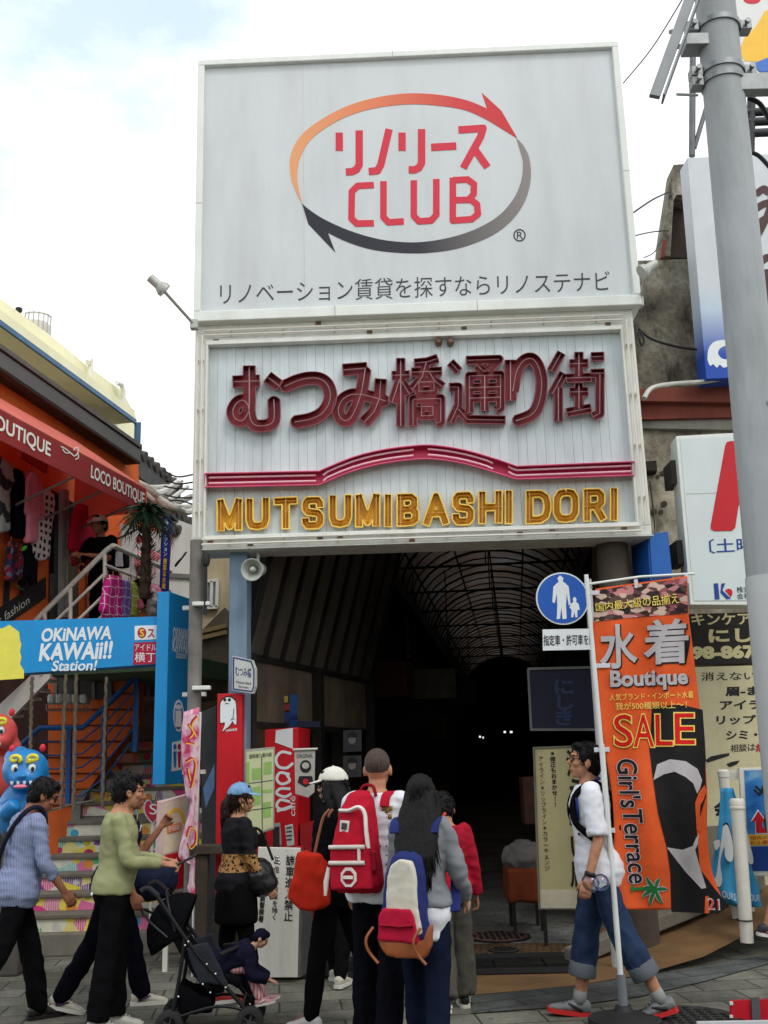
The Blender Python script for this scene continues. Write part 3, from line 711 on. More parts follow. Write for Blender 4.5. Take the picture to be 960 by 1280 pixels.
# ================================================================ the upper billboard
SY = -1.65
SP = FP(8.78, SY)
def rect_of(pl, tl, tr, br, bl):
    a, b_, c, d = (pl.uz(*p) for p in (tl, tr, br, bl))
    return (a[0] + d[0]) / 2, (b_[0] + c[0]) / 2, (c[1] + d[1]) / 2, (a[1] + b_[1]) / 2     # u0,u1,z0,z1
m_panel = mat('sign_face', srgb(204, 209, 210), .5, .03, 1.2, dirt=(srgb(176, 179, 176), .6, 2.2))
m_frame = mat('sign_frame', srgb(226, 230, 224), .5, .05, 3, .08, 40, dirt=(srgb(190, 190, 176), .4, 4))
bbd = thing('billboard', 'large pale grey billboard with red club logo above the arcade mouth', 'billboard', SP.at(0, 3.6))
u0, u1, z0, z1 = rect_of(SP, (249, 80), (775, 54), (797, 384), (243, 404))
def fbox(pl, ua, ub, za, zb, o0, o1):
    b = B(); b.ob(pl.at(ua, za, o0), pl.r * (ub - ua), pl.n * (o1 - o0), V((0, 0, zb - za))); return b
fbox(SP, u0 + .03, u1 - .03, z0 + .03, z1 - .03, -.42, 0).build('panel', m_panel, bbd)
b = B(); fw = .062
for q in ((u0, u1, z1 - fw, z1), (u0, u1, z0, z0 + .10), (u0, u0 + fw, z0 + .10, z1 - fw), (u1 - fw, u1, z0 + .10, z1 - fw)):
    c = fbox(SP, *q, -.45, .05); b.add(c.v, c.f)
b.build('frame', m_frame, bbd, bevel=.008)
b = B()                                            # seam of the printed face
for px in (378,): a, c = SP.uz(px, 80)[0], 0; x = fbox(SP, a, a + .004, z0 + .1, z1 - .08, 0, .0015); b.add(x.v, x.f)
b.build('seam', mat('seam_grey', srgb(196, 190, 186), .6), bbd)
b = B()
for ua, zz, wd, hh in ((u0 + .0, z0 + 1.2, fw, .004), (u1 - fw, z0 + 1.35, fw, .004), (u0 + 1.3, z0, .004, .1), (u0 + 2.6, z0, .004, .1), (u0 + 1.9, z1 - fw, .004, fw)): c = fbox(SP, ua, ua + wd, zz, zz + hh, .049, .0515); b.add(c.v, c.f)
b.build('frame_joint', mat('joint_rust', srgb(150, 128, 100), .8, .3, 9), bbd)
Z8 = lambda p: (280 + p[0] * .54167, 80 + p[1] * .54167)
def gradmat(name, axis, stops, lo, hi):
    t = NT(name); t.rough(.55, .3); x = t.xyz(t.mapping())[axis]
    f = t.math('DIVIDE', t.math('SUBTRACT', x, lo), hi - lo); t.color(t.ramp(f, stops)); return t.m
off = OFF[bbd.name]; lx = lambda px: SP.hit(px, 220).x - off.x
m_og = gradmat('arc_orange', 0, [(0, srgb(226, 160, 110)), (.35, srgb(222, 130, 90)), (.75, srgb(204, 66, 68)), (1, srgb(200, 50, 60))], lx(362), lx(650))
m_dg = gradmat('arc_dark', 0, [(0, srgb(38, 40, 50)), (.5, srgb(48, 48, 56)), (1, srgb(140, 134, 130))], lx(378), lx(664))
o1 = [(180, 322), (160, 280), (152, 240), (157, 200), (183, 160), (230, 125), (290, 95), (360, 76), (430, 68), (500, 72), (560, 84), (607, 103)]
o2 = [(612, 132), (560, 108), (500, 97), (430, 93), (360, 100), (300, 115), (250, 138), (205, 170), (180, 205), (170, 240), (170, 275), (180, 322)]
arr = [(595, 67), (640, 108), (677, 172)]
pp(SP, [Z8(p) for p in smoothline(o1, 4) + arr + smoothline(o2, 4)[:-1]], .004).build('logo_arc', m_og, bbd)
d1 = [(240, 390), (290, 413), (350, 430), (430, 437), (500, 433), (560, 420), (620, 395), (665, 360), (695, 315), (708, 265), (705, 220), (692, 190), (675, 172)]
d2 = [(690, 215), (688, 260), (672, 305), (640, 345), (600, 372), (550, 393), (490, 407), (430, 412), (360, 405), (290, 385), (230, 358), (195, 335), (180, 322)]
pp(SP, [Z8(p) for p in [(180, 322), (195, 370), (257, 435)] + smoothline(d1, 4) + smoothline(d2, 4)[1:-1]], .004).build('logo_arc', m_dg, bbd)
m_lr = mat('logo_red', srgb(206, 46, 66), .55, .03)
def L8(lines, w): 
    return contour([[Z8(p) for p in ln] for ln in lines], w * .54167 / 2)
ri = lambda x: [[(x, 158), (x, 200)], [(x + 46, 153), (x + 46, 232), (x + 40, 243), (x + 30, 248), (x + 15, 249)]]
solid(SP, L8(ri(266) + [[(381, 150), (362, 232), (354, 246), (334, 248)]] + ri(411)[:1] + [[(456, 150), (456, 228), (450, 239), (440, 244), (426, 244)], [(478, 192), (536, 189)], [(541, 152), (598, 148), (592, 168), (552, 240)], [(574, 190), (608, 238)]], 17), .004).build('lettering', m_lr, bbd)
solid(SP, L8([[(346, 279), (308, 281), (295, 294), (294, 356), (306, 368), (346, 367)], [(368, 270), (368, 353), (379, 365), (415, 363)], [(438, 268), (438, 350), (450, 363), (478, 361), (490, 348), (490, 265)], [(528, 262), (528, 361), (572, 358), (586, 346), (584, 324), (570, 313), (530, 314)], [(528, 268), (562, 266), (577, 277), (576, 300), (566, 312)]], 15), .004).build('lettering', m_lr, bbd)
m_ink = mat('sign_ink', srgb(60, 60, 66), .6, .03)
rg = [Z8(p) for p in ellpts(682, 395, 13, 13, 24)]; solid(SP, contour([rg + rg[:1]], .8, 4), .003).build('ring_mark', m_ink, bbd)
text(SP, 'R', [Z8((676, 387)), Z8((690, 387)), Z8((690, 403)), Z8((676, 403))], m_ink, bbd, t=.003)
text(SP, 'リノベーション賃貸を探すならリノステナビ', [(275, 354), (762, 338), (763, 364), (275, 381)], m_ink, bbd, t=.003, bold=-.004)
b = B()                                            # steelwork that carries the billboard, seen from below and the side
for px in (262, 520, 780):
    u = SP.uz(px, 300)[0]; b.ob(SP.at(u - .05, 3.5, -.62), SP.r * .1, SP.n * .12, V((0, 0, z1 - 3.4)))
b.build('steel_post', mat('steel_post', srgb(170, 172, 166), .6, .1), bbd)

# ================================================================ the neon sign below it
NP = FP(8.86, SY)
ns = thing('neon_sign', 'white boarded neon sign with maroon kana and golden roman letters', 'neon sign', NP.at(0, 3.4))
u0, u1, z0, z1 = rect_of(NP, (245, 412), (797, 388), (806, 667), (240, 690))
m_board = mat('sign_board', srgb(202, 211, 212), .55, .05, 2, dirt=(srgb(150, 158, 160), .5, 7))
b = B(); nb = 46; iw = (u1 - u0 - .24) / nb
for k in range(nb):
    c = fbox(NP, u0 + .12 + k * iw + .0009, u0 + .12 + (k + 1) * iw - .0009, z0 + .1, z1 - .1, -.06, -.035 + .002 * (k % 3)); b.add(c.v, c.f)
c = fbox(NP, u0 + .05, u1 - .05, z0 + .05, z1, -.34, -.065); b.add(c.v, c.f)
b.build('backboard', m_board, ns)
m_fr2 = mat('rusty_frame', srgb(224, 226, 218), .6, .06, 6, .3, 60, dirt=(srgb(146, 116, 84), .3, 7))
b = B()
for q in ((u0, u1, z0, z0 + .085), (u0, u1, z1 - .15, z1 + .02), (u0, u0 + .105, z0 + .085, z1 - .15), (u1 - .105, u1, z0 + .085, z1 - .15)):
    c = fbox(NP, *q, -.36, .03); b.add(c.v, c.f)
b.build('frame', m_fr2, ns, bevel=.008)
b = B()
for q in ((u0 + .105, u1 - .105, z0 + .085, z0 + .112), (u0 + .105, u1 - .105, z1 - .19, z1 - .15), (u0 + .105, u0 + .125, z0 + .112, z1 - .19), (u1 - .125, u1 - .105, z0 + .112, z1 - .19)):
    c = fbox(NP, *q, -.03, .055); b.add(c.v, c.f)
b.build('inner_trim', m_fr2, ns, bevel=.004)
m_tubew = mat('neon_glass', srgb(222, 216, 204), .25, .05, spec=.5)
m_clip = mat('clip_brown', srgb(110, 84, 60), .6, .3)
def edge_tube(ua, za, ub, zb, off=.075):
    b = B(); a, c = NP.at(ua, za, off), NP.at(ub, zb, off); b.tube([a, c], .009, 7)
    n = max(2, int((c - a).length / .45))
    for k in range(n): q = a.lerp(c, (k + .5) / n); b.box(q - NP.n * .02, (.012, .035, .012) if za == zb else (.03, .03, .014))
    b.build('border_tube', m_tubew, ns, smooth=50)
for o_ in (.03, .075):
    edge_tube(u0 + .1, z0 + o_, u1 - .1, z0 + o_); edge_tube(u0 + .1, z1 - o_ - .03, u1 - .1, z1 - o_ - .03)
    edge_tube(u0 + o_, z0 + .1, u0 + o_, z1 - .1); edge_tube(u1 - o_, z0 + .1, u1 - o_, z1 - .1)
b = B()
for px, py in ((263, 676), (313, 680), (400, 672), (425, 670), (515, 676), (650, 667), (690, 661), (780, 660), (270, 426), (398, 404), (462, 415), (580, 410), (760, 405)): b.box(NP.hit(px, py, .033), (.05, .01, .03), R(SY))
b.build('junction_clip', m_clip, ns)
b = B()
for px in (548, 563): c = NP.hit(px, 428, .0); b.lathe(c, NP.n, [(.03, -.04), (.035, .0), (.02, .05)], 10)
b.build('insulator', m_clip, ns, smooth=50)
fbox(NP, u0 - .01, u1 + .01, z0 - .012, z0 - .002, -.36, .04).build('lower_lip', mat('lip_white', srgb(214, 216, 208), .6, .05, dirt=(srgb(140, 110, 80), .4, 8)), ns)
# channel letters
def wallmat(name, inn, outc):
    t = NT(name); t.rough(.5, .35); g = t.n('ShaderNodeNewGeometry'); t.color(t.mix(g.outputs['Backfacing'], inn, outc)); return t.m
m_mar = mat('maroon_inside', srgb(126, 30, 42), .5, .15, 9); m_marw = wallmat('maroon_wall', srgb(196, 186, 184), srgb(140, 40, 52)); m_marr = mat('maroon_rim', srgb(132, 72, 78), .45)
m_tubp = mat('tube_pale', srgb(172, 132, 134), .25, .05, spec=.5)
m_gold = mat('gold_inside', srgb(222, 166, 30), .5, .15, 9); m_goldw = wallmat('gold_wall', srgb(226, 180, 64), srgb(214, 150, 30)); m_goldr = mat('gold_rim', srgb(240, 204, 96), .4)
m_tubg = mat('tube_gold', srgb(200, 140, 50), .25, .05, spec=.5)
m_pink = mat('pink_inside', srgb(204, 60, 104), .5, .1, 9); m_pinkw = wallmat('pink_wall', srgb(204, 66, 110), srgb(216, 150, 170)); m_pinkr = mat('pink_rim', srgb(214, 90, 124), .45)
m_tubk = mat('tube_pink', srgb(238, 190, 200), .25, .05, spec=.5)
def boxed(lines, x0, y0, x1, y1, sk=0.0):          # unit-box strokes (y down) to pixels
    return [[(x0 + p[0] * (x1 - x0), y0 + p[1] * (y1 - y0) - sk * p[0]) for p in ln] for ln in lines]
def ar(cx, cy, rx, ry, a0, a1, n=12): return [(cx + rx * math.cos(R(a0 + (a1 - a0) * i / (n - 1))), cy + ry * math.sin(R(a0 + (a1 - a0) * i / (n - 1)))) for i in range(n)]
KANA = [
 ((291, 466, 345, 533), [[(0, .17), (.62, .17)], [(.38, -.12), (.38, .62), (.34, .78), (.22, .9), (.06, .86), (.0, .72), (.08, .58), (.22, .52), (.34, .6), (.38, .74), (.42, .9), (.54, 1.0), (.8, 1.0), (.95, .9), (.95, .52)], [(.8, .1), (1.08, .28)]], 7.6),
 ((356, 474, 413, 527), [[(0, .17), (.25, .06), (.5, .0), (.75, .02), (.92, .15), (1, .4), (.95, .65), (.8, .85), (.55, .97), (.22, 1.02)]], 8.0),
 ((424, 464, 480, 528), [[(.08, -.02), (.62, -.04)], [(.58, -.02), (.5, .4), (.38, .72), (.24, .94), (.08, .96), (-.02, .8), (.04, .6), (.22, .48), (.45, .47), (.7, .52), (1.04, .62)], [(.93, .18), (.9, .55), (.78, .82), (.55, 1.02)]], 7.4),
 ((490, 450, 551, 531), [[(.0, .24), (.36, .24)], [(.18, -.02), (.18, 1.03)], [(.16, .3), (.0, .66)], [(.2, .34), (.36, .54)], [(.46, .06), (.72, .05), (.94, .0)], [(.4, .2), (1.02, .2)], [(.7, .06), (.62, .28), (.42, .46)], [(.76, .2), (.86, .34), (1.04, .44)], [(.55, .36), (.86, .36), (.86, .5), (.55, .5), (.55, .36)], [(.43, 1.03), (.43, .62), (1.0, .62), (1.0, .98), (.9, 1.0)], [(.6, .74), (.84, .74), (.84, .88), (.6, .88), (.6, .74)]], 5.3),
 ((563, 448, 629, 530), [[(.0, .06), (.16, .2)], [(-.02, .44), (.15, .44), (.15, .72), (.0, .98)], [(.15, .78), (.32, .94), (1.04, .97)], [(.3, .04), (.92, .04), (.72, .2)], [(.5, .12), (.64, .22)], [(.36, .84), (.36, .28), (.95, .28), (.95, .78), (.86, .82)], [(.36, .46), (.95, .46)], [(.36, .62), (.95, .62)], [(.65, .28), (.65, .82)]], 5.2),
 ((637, 450, 677, 525), [[(.03, 0), (.03, .68)], [(.1, .52), (.22, .2), (.45, .02), (.72, .0), (.92, .16), (1.0, .42), (.92, .72), (.7, .92), (.2, 1.02)]], 7.2),
 ((689, 443, 753, 523), [[(.2, -.02), (.0, .26)], [(.24, .3), (.02, .62)], [(.14, .52), (.14, 1.05)], [(.36, .16), (.72, .16)], [(.54, -.02), (.54, .36)], [(.3, .38), (.78, .38)], [(.36, .6), (.72, .6)], [(.54, .46), (.54, .86)], [(.3, .92), (.78, .86)], [(.78, .06), (1.03, .06)], [(.78, .32), (1.04, .32)], [(.95, .34), (.95, .95), (.82, 1.0)]], 5.4)]
for bx, ln, hw in KANA:
    channel(NP, boxed([smoothline(l, 5) if len(l) > 5 else l for l in ln], *bx, .035 * (bx[2] - bx[0])), hw, .075, m_mar, m_marw, m_marr, m_tubp, ns, 'kana_letter', .0055, .0055, .05, -.033)
def extend(lines, e):
    o = []
    for l in lines:
        if l[0] == l[-1]: o.append(l); continue
        def ex(a, c): d = math.hypot(a[0] - c[0], a[1] - c[1]); return (a[0] + (a[0] - c[0]) / d * e, a[1] + (a[1] - c[1]) / d * e)
        o.append([ex(l[0], l[1])] + list(l[1:-1]) + [ex(l[-1], l[-2])])
    return o
S_ = [(.95, .3), (.93, .12), (.8, 0), (.5, -.02), (.2, 0), (.06, .12), (.06, .34), (.2, .46), (.5, .49), (.8, .52), (.95, .64), (.95, .88), (.8, 1), (.5, 1.02), (.2, 1), (.06, .88), (.04, .7)]
LAT = {'M': [[(0, 1.04), (0, -.04)], [(.02, 0), (.5, .96), (.98, 0)], [(1, -.04), (1, 1.04)]], 'U': [[(0, -.04), (0, .72), (.12, .95), (.5, 1.02), (.88, .95), (1, .72), (1, -.04)]], 'T': [[(-.05, 0), (1.05, 0)], [(.5, 0), (.5, 1.04)]], 'S': [S_], 'I': [[(.5, -.04), (.5, 1.04)]],
 'B': [[(0, 0), (.7, 0), (.92, .1), (.92, .38), (.7, .49), (0, .49)], [(.7, .49), (1, .62), (1, .9), (.75, 1), (0, 1)], [(0, -.04), (0, 1.04)]], 'A': [[(0, 1.04), (.5, -.03), (1, 1.04)], [(.2, .68), (.8, .68)]], 'H': [[(0, -.04), (0, 1.04)], [(1, -.04), (1, 1.04)], [(0, .5), (1, .5)]],
 'D': [[(0, 0), (.6, 0), (.9, .14), (1, .4), (1, .62), (.9, .87), (.6, 1), (0, 1)], [(0, -.04), (0, 1.04)]], 'O': [[(.5, -.02), (.82, .04), (.98, .22), (1, .5), (.98, .78), (.82, .96), (.5, 1.02), (.18, .96), (.02, .78), (0, .5), (.02, .22), (.18, .04), (.5, -.02)]], 'R': [[(0, 0), (.75, 0), (.96, .12), (.96, .44), (.75, .56), (0, .56)], [(.58, .56), (1, 1.04)], [(0, -.04), (0, 1.04)]]}
for ch, x0, x1, y0, y1 in (('M', 271, 303, 624, 664), ('U', 307, 337, 623, 663), ('T', 343, 371, 622, 662), ('S', 376, 406, 621, 662), ('U', 411, 440, 619, 660), ('M', 444, 475, 618, 659), ('I', 480, 490, 618, 659), ('B', 496, 524, 617, 658), ('A', 529, 561, 616, 657), ('S', 564, 594, 615, 657), ('H', 598, 628, 614, 655), ('I', 631, 641, 613, 655), ('D', 657, 689, 613, 655), ('O', 691, 724, 611, 654), ('R', 729, 757, 611, 652), ('I', 762, 773, 610, 651)):
    p = 4.8
    lt = [[(q[0], min(1.0, max(0.0, q[1]))) for q in l] for l in LAT[ch]]
    channel(NP, extend(boxed(lt, x0 + p, y0 + p, x1 - p, y1 - p, .03 * (x1 - x0)), p * .95 if ch != 'S' else .3), 4.5, .055, m_gold, m_goldw, m_goldr, m_tubg, ns, 'roman_letter', .0075, .006, .04, -.033)
wt = [(256, 592), (399, 589)] + smoothline([(399, 589), (440, 572), (480, 562), (521, 557), (545, 557), (582, 563), (620, 574), (646, 583)], 3)[1:] + [(793, 577)]
wbm = [(256, 609), (399, 606)] + smoothline([(399, 606), (440, 589), (480, 579), (521, 574), (545, 574), (582, 580), (620, 591), (646, 599)], 3)[1:] + [(793, 594)]
lp = [wt + wbm[::-1]]
flat, tr = fill(lp); wv = B().add([NP.hit(x, y, -.022) for x, y in flat], tr).build('wave_band', m_pink, ns, recalc=False)
lo = [NP.hit(x, y, -.033) for x, y in lp[0]]; hi = [NP.hit(x, y, .065) for x, y in lp[0]]; m_ = len(lo)
B().add(lo + hi, [(i, (i + 1) % m_, (i + 1) % m_ + m_, i + m_) for i in range(m_)]).build('band_wall', m_pinkw, wv, recalc=False)
B().tube(hi + [hi[0]], .007, 5, False).build('rim', m_pinkr, wv)
for f in (.3, .72):
    ml = [(a[0] * (1 - f) + c[0] * f, a[1] * (1 - f) + c[1] * f) for a, c in zip(wt, wbm)]
    for s in (ml[0:2], ml[1:11], ml[11:20], ml[20:]):
        if len(s) > 1: 
            s = [(s[0][0] + 5, s[0][1])] + s[1:-1] + [(s[-1][0] - 4, s[-1][1])]
            B().tube([NP.hit(x, y, .03) for x, y in s], .010, 7).build('neon_tube', m_tubk, wv, smooth=60)

# soffit behind the sign and its two carrying posts
m_post = mat('weathered_post', srgb(124, 120, 114), .75, .25, 5, .4, 60, dirt=(srgb(66, 54, 46), .7, 4))
pl_ = Plane((0, 9.0, 0), (0, -1, 0))
sp_ = thing('sign_post', 'weathered grey round post under the left end of the neon sign', 'post', G(258, 1222))
a, c = P(246, 690, 8.9), P(255, 1222, 8.9); B().tube([V((a.x, 8.9, 0)), V((a.x, 8.9, a.z + .1))], .06, 16).build('post_shaft', m_post, sp_, smooth=60)
for y in (755, 860): q = P(252, y, 8.82); B().box(q, (.15, .07, .035)).build('clamp', m_fr2, sp_, bevel=.006)
q = P(258, 700, 8.8); b = B(); b.tube([P(257, 692, 8.8), P(256, 768, 8.8)], .018, 8); b.lathe(P(257, 700, 8.8), (0, 0, 1), [(.03, -.05), (.04, 0), (.03, .05)], 10)
b.build('conduit', m_black, sp_, smooth=60)

# ================================================================ flood lamps on long arms
def flood(name, label, tip, root, d, dr):
    t = thing(name, label, 'lamp', root); m_l = mat('lamp_grey', srgb(176, 178, 170), .45, .1, metal=.2)
    B().tube([root, tip], .014, 8).build('arm', m_l, t, smooth=60)
    dr = V(dr).normalized()
    hd = B().lathe(tip, dr, [(.016, -.11), (.038, -.105), (.04, -.01), (.048, .008), (.064, .036), (.066, .068), (.058, .068)], 24).build('lamp_head', m_l, t, smooth=45)
    b = B()
    for k in range(18):
        a = 2 * math.pi * k / 18; u, v = perp(dr); e = u * math.cos(a) + v * math.sin(a); b.tube([tip + e * .050 + dr * .012, tip + e * .066 + dr * .05], .003, 5)
    b.build('cooling_rib', m_l, hd)
    B().disc(tip + dr * .060, dr, .056, .004, 24).build('lamp_glass', mat('lamp_glass', srgb(210, 214, 210), .15, spec=.6), hd)
    B().box(root, (.07, .07, .09)).build('bracket', m_l, t, bevel=.006)
flood('flood_lamp', 'grey flood lamp on a long thin arm at the billboard left corner', P(199, 357, 8.3), P(243, 406, 8.75), 8.3, (.6, .25, -.5))
flood('flood_lamp', 'white flood lamp on a short arm right of the billboard', P(809, 336, 8.4), P(799, 378, 8.75), 8.4, (-.75, -.1, -.5))

# ================================================================ blue gate sign over the stairs
m_bl = mat('gate_blue', srgb(24, 142, 206), .45, .06, 2.5, dirt=(srgb(40, 110, 160), .25, 4))
gs = thing('gate_sign', 'bright blue beam and pylon sign reading Okinawa Kawaii Station', 'sign', P(212, 980, 9.35))
GP = FP(9.45)
bm_ = pp(GP, [(-90, 779), (212, 770), (212, 829), (-90, 850)], -.22).build('beam', m_bl, gs, bevel=.006)
PY = Plane(GP.hit(214, 860, .02), LF.n)
pp(PY, [(214, 741), (240, 752), (234, 976), (203, 981)], -.0).build('pylon_face', m_bl, gs) if False else None
a = [PY.hit(*p) for p in ((214, 740), (240, 751), (231, 977), (203, 981))]
dvec = (PY.hit(239, 860) - PY.hit(209, 860)); dvec = V((dvec.x, dvec.y, 0)).normalized()
base0 = PY.hit(209, 860); base0 = V((base0.x, base0.y, 0)); zt = a[0].z; zb = a[3].z; wl_ = (PY.hit(238, 860) - PY.hit(208, 860)).length
py = B().ob(base0 + V((0, 0, zb)), dvec * wl_, -PY.n * .12, (0, 0, zt - zb)).build('pylon', m_bl, gs, bevel=.005)
m_sw = mat('sticker_white', srgb(226, 232, 232), .5, .03)
def italic(x0, y0, x1, y1, sk, s): return [(x0 + sk, y0), (x1 + sk, y0 - s), (x1, y1 - s), (x0, y1)]
C2z = lambda x, y: (x * .27083, 680 + y * .27083)
def q2(x0, y0, x1, y1, sk=0, dy=0): return [C2z(x0 + sk, y0), C2z(x1 + sk, y0 - dy), C2z(x1, y1 - dy), C2z(x0, y1)]
for s, q, bo in (('OKiNAWA', q2(190, 392, 510, 450, 8, 12), .035), ('KAWAii!!', q2(182, 462, 510, 538, 10, 12), .035), ('Station!', q2(238, 540, 440, 586, 10, 4), .02)):
    text(GP, s, q, m_sw, bm_, t=.004, bold=bo)
PYo = PY
for s, q, bo in (('OKiNAWA', q2(800, 385, 878, 442, 0, -14), .03), ('KAWAii!!', q2(797, 440, 876, 494, 0, -10), .03), ('Station!', q2(812, 492, 862, 525, 0, -6), .01)):
    text(PY, s, q, m_sw, py, t=.003, bold=bo)
lg = pp(GP, [C2z(622, 378), C2z(765, 373), C2z(762, 438), C2z(622, 444)], .004).build('logo_plate', m_sw, bm_)
text(GP, 'スピ', q2(682, 388, 752, 432), mat('crimson', srgb(170, 20, 56), .5), lg, t=.003, off=.005, bold=.02)
pp(GP, [C2z(*p) for p in ellpts(655, 410, 20, 24)], .003, .0045).build('logo_ring', mat('crimson', (.4, .01, .04)), lg)
text(GP, 'S', q2(646, 394, 665, 427), mat('yellow_print', srgb(240, 210, 60), .5), lg, t=.003, off=.008, bold=.02)
lg = pp(GP, [C2z(618, 455), C2z(724, 451), C2z(722, 553), C2z(614, 558)], .004).build('logo_plate', mat('crimson', (.4, .01, .04)), bm_)
text(GP, 'アイドル', q2(622, 462, 722, 492), m_sw, lg, t=.002, off=.005); text(GP, '横丁', q2(622, 500, 718, 545), m_sw, lg, t=.002, off=.005)
lg = pp(GP, [C2z(744, 452), C2z(768, 451), C2z(768, 550), C2z(740, 553)], .004).build('logo_plate', m_sw, bm_)
text(GP, 'パ', q2(748, 460, 766, 520), mat('crimson', (.4, .01, .04)), lg, t=.002, off=.005)
# plain yellow puffy print on the beam's left end
m_yel = mat('puffy_yellow', srgb(232, 222, 90), .55, .06)
puff = [(-30, 770), (2, 786), (12, 781), (24, 790), (25, 800), (27, 806), (25, 814), (27, 822), (25, 830), (30, 838), (30, 848), (-30, 852)]
pp(GP, puff, .004).build('puffy_print', m_yel, bm_)
# round information mark and toilet mark on the pylon
pp(PY, [C2z(*p) for p in ellpts(824, 793, 24, 74)], .003).build('info_disc', m_sw, py)
pp(PY, [C2z(*p) for p in ellpts(824, 793, 19, 62)], .003, .003).build('info_disc', mat('info_blue', srgb(30, 120, 190), .5), py)
text(PY, 'i', q2(814, 745, 834, 840), m_sw, py, t=.003, off=.006, bold=.03)
tp_ = pp(PY, [C2z(795, 916), C2z(840, 906), C2z(838, 1042), C2z(792, 1050)], .003).build('toilet_plate', m_sw, py)
for x, c in ((807, 'info_blue'), (827, 'crimson')):
    b = pp(PY, [C2z(*p) for p in ellpts(x, 936, 7, 14)], .002, .003); k = pp(PY, [C2z(*p) for p in ((x - 8, 958), (x + 8, 956), (x + 5, 1030), (x - 4, 1032))], .002, .003); b.add(k.v, k.f); b.build('toilet_figure', MATS[c], tp_)
for y in (760, 868, 965): q = P(243, y, 9.1); B().box(q, (.2, .06, .035)).build('wall_bracket', m_fr2, gs)
# ================================================================ the covered arcade
m_pil = mat('pillar_blue', srgb(124, 146, 166), .7, .1, 3, .25, 60, dirt=(srgb(84, 92, 100), .6, 3))
ap = thing('arcade_pillar', 'pale blue square pillar at the left of the arcade mouth', 'pillar', P(283, 1100, 9.0))
x0, x1 = P(285, 880, 9.0).x, P(308, 880, 9.0).x; zt = P(290, 690, 9.0).z; zr = P(290, 868, 9.0).z
B().ob((x0, 9.0, 0), (x1 - x0, 0, 0), (0, .3, 0), (0, 0, zt + .3)).build('shaft', m_pil, ap, bevel=.012)
m_redp = mat('cladding_red', srgb(196, 20, 32), .5, .08, 3, .15, 80, dirt=(srgb(110, 16, 24), .45, 4))
xa, xb = P(271, 960, 8.9).x, P(303, 960, 8.9).x; zl_ = P(285, 1064, 8.9).z
rc = B().ob((xa, 8.88, .42), (xb - xa, 0, 0), (0, .46, 0), (0, 0, zr - .42)).build('red_cladding', m_redp, ap, bevel=.006)
AP = FP(8.878)
GZ = lambda x, y: (230 + x * .26042, 680 + y * .26042)
gh = [(172, 860), (172, 775), (180, 748), (198, 732), (222, 730), (242, 742), (252, 765), (255, 862), (244, 866), (236, 852), (228, 862), (215, 880), (200, 890), (182, 905), (196, 870), (190, 856), (184, 862)]
pp(AP, [GZ(*p) for p in smoothline(gh + gh[:1], 3)[:-1]], .003).build('ghost_mark', m_black, rc)
def shrink(pts, k):
    cx = sum(p[0] for p in pts) / len(pts); cy = sum(p[1] for p in pts) / len(pts); return [(cx + (x - cx) * k, cy + (y - cy) * k) for x, y in pts]
pp(AP, [GZ(*p) for p in shrink(smoothline(gh + gh[:1], 3)[:-1], .93)], .003, .003).build('ghost_mark', m_sw, rc)
for x in (196, 218): pp(AP, [GZ(*p) for p in ellpts(x, 748, 7, 8)], .002, .006).build('ghost_eye', m_black, rc)
stroke(AP, [[GZ(196, 768), GZ(206, 764), GZ(216, 768)], [GZ(240, 790), GZ(236, 830), GZ(226, 845), GZ(244, 838)]], .8, .002, .006).build('ghost_line', m_black, rc)
text(AP, 'mobileHUB', [GZ(200, 888), GZ(254, 884), GZ(254, 896), GZ(200, 900)], m_sw, rc, t=.002, bold=.02)
b = B(); b.ob((xa - .02, 8.84, 0), (xb - xa + .04, 0, 0), (0, .5, 0), (0, 0, .42)); b.build('pillar_foot', mat('foot_dark', srgb(58, 54, 50), .85, .25, 5, .3), ap)
# street-name plate fixed on the pillar
NPl = FP(8.8, -14, P(313, 840, 8.8).x)
pn = thing('street_plate', 'white street name plate with blue edge on the pale blue pillar', 'sign', NPl.hit(315, 868))
plq = [GZ(234, 536), GZ(325, 556), GZ(341, 600), GZ(341, 684), GZ(330, 718), GZ(230, 702)]
pp(NPl, plq, -.05).build('plate', mat('plate_cream', srgb(196, 198, 192), .5, .05, dirt=(srgb(150, 150, 146), .4, 5)), pn)
fr = [GZ(238, 545), GZ(322, 563), GZ(335, 602), GZ(335, 680), GZ(326, 708), GZ(236, 696)]
solid(NPl, contour([fr + fr[:1]], .8, 4), .003).build('border', mat('navy_print', srgb(36, 50, 110), .5), pn)
text(NPl, 'むつみ橋', [GZ(246, 586), GZ(324, 598), GZ(322, 642), GZ(248, 632)], mat('navy_print', (0, 0, 0)), pn, t=.002, bold=.01)
text(NPl, 'Mutsumi Bashi', [GZ(250, 655), GZ(322, 663), GZ(322, 676), GZ(250, 668)], m_ink, pn, t=.002)
text(NPl, 'Street', [GZ(262, 678), GZ(310, 683), GZ(310, 694), GZ(262, 689)], m_ink, pn, t=.002)
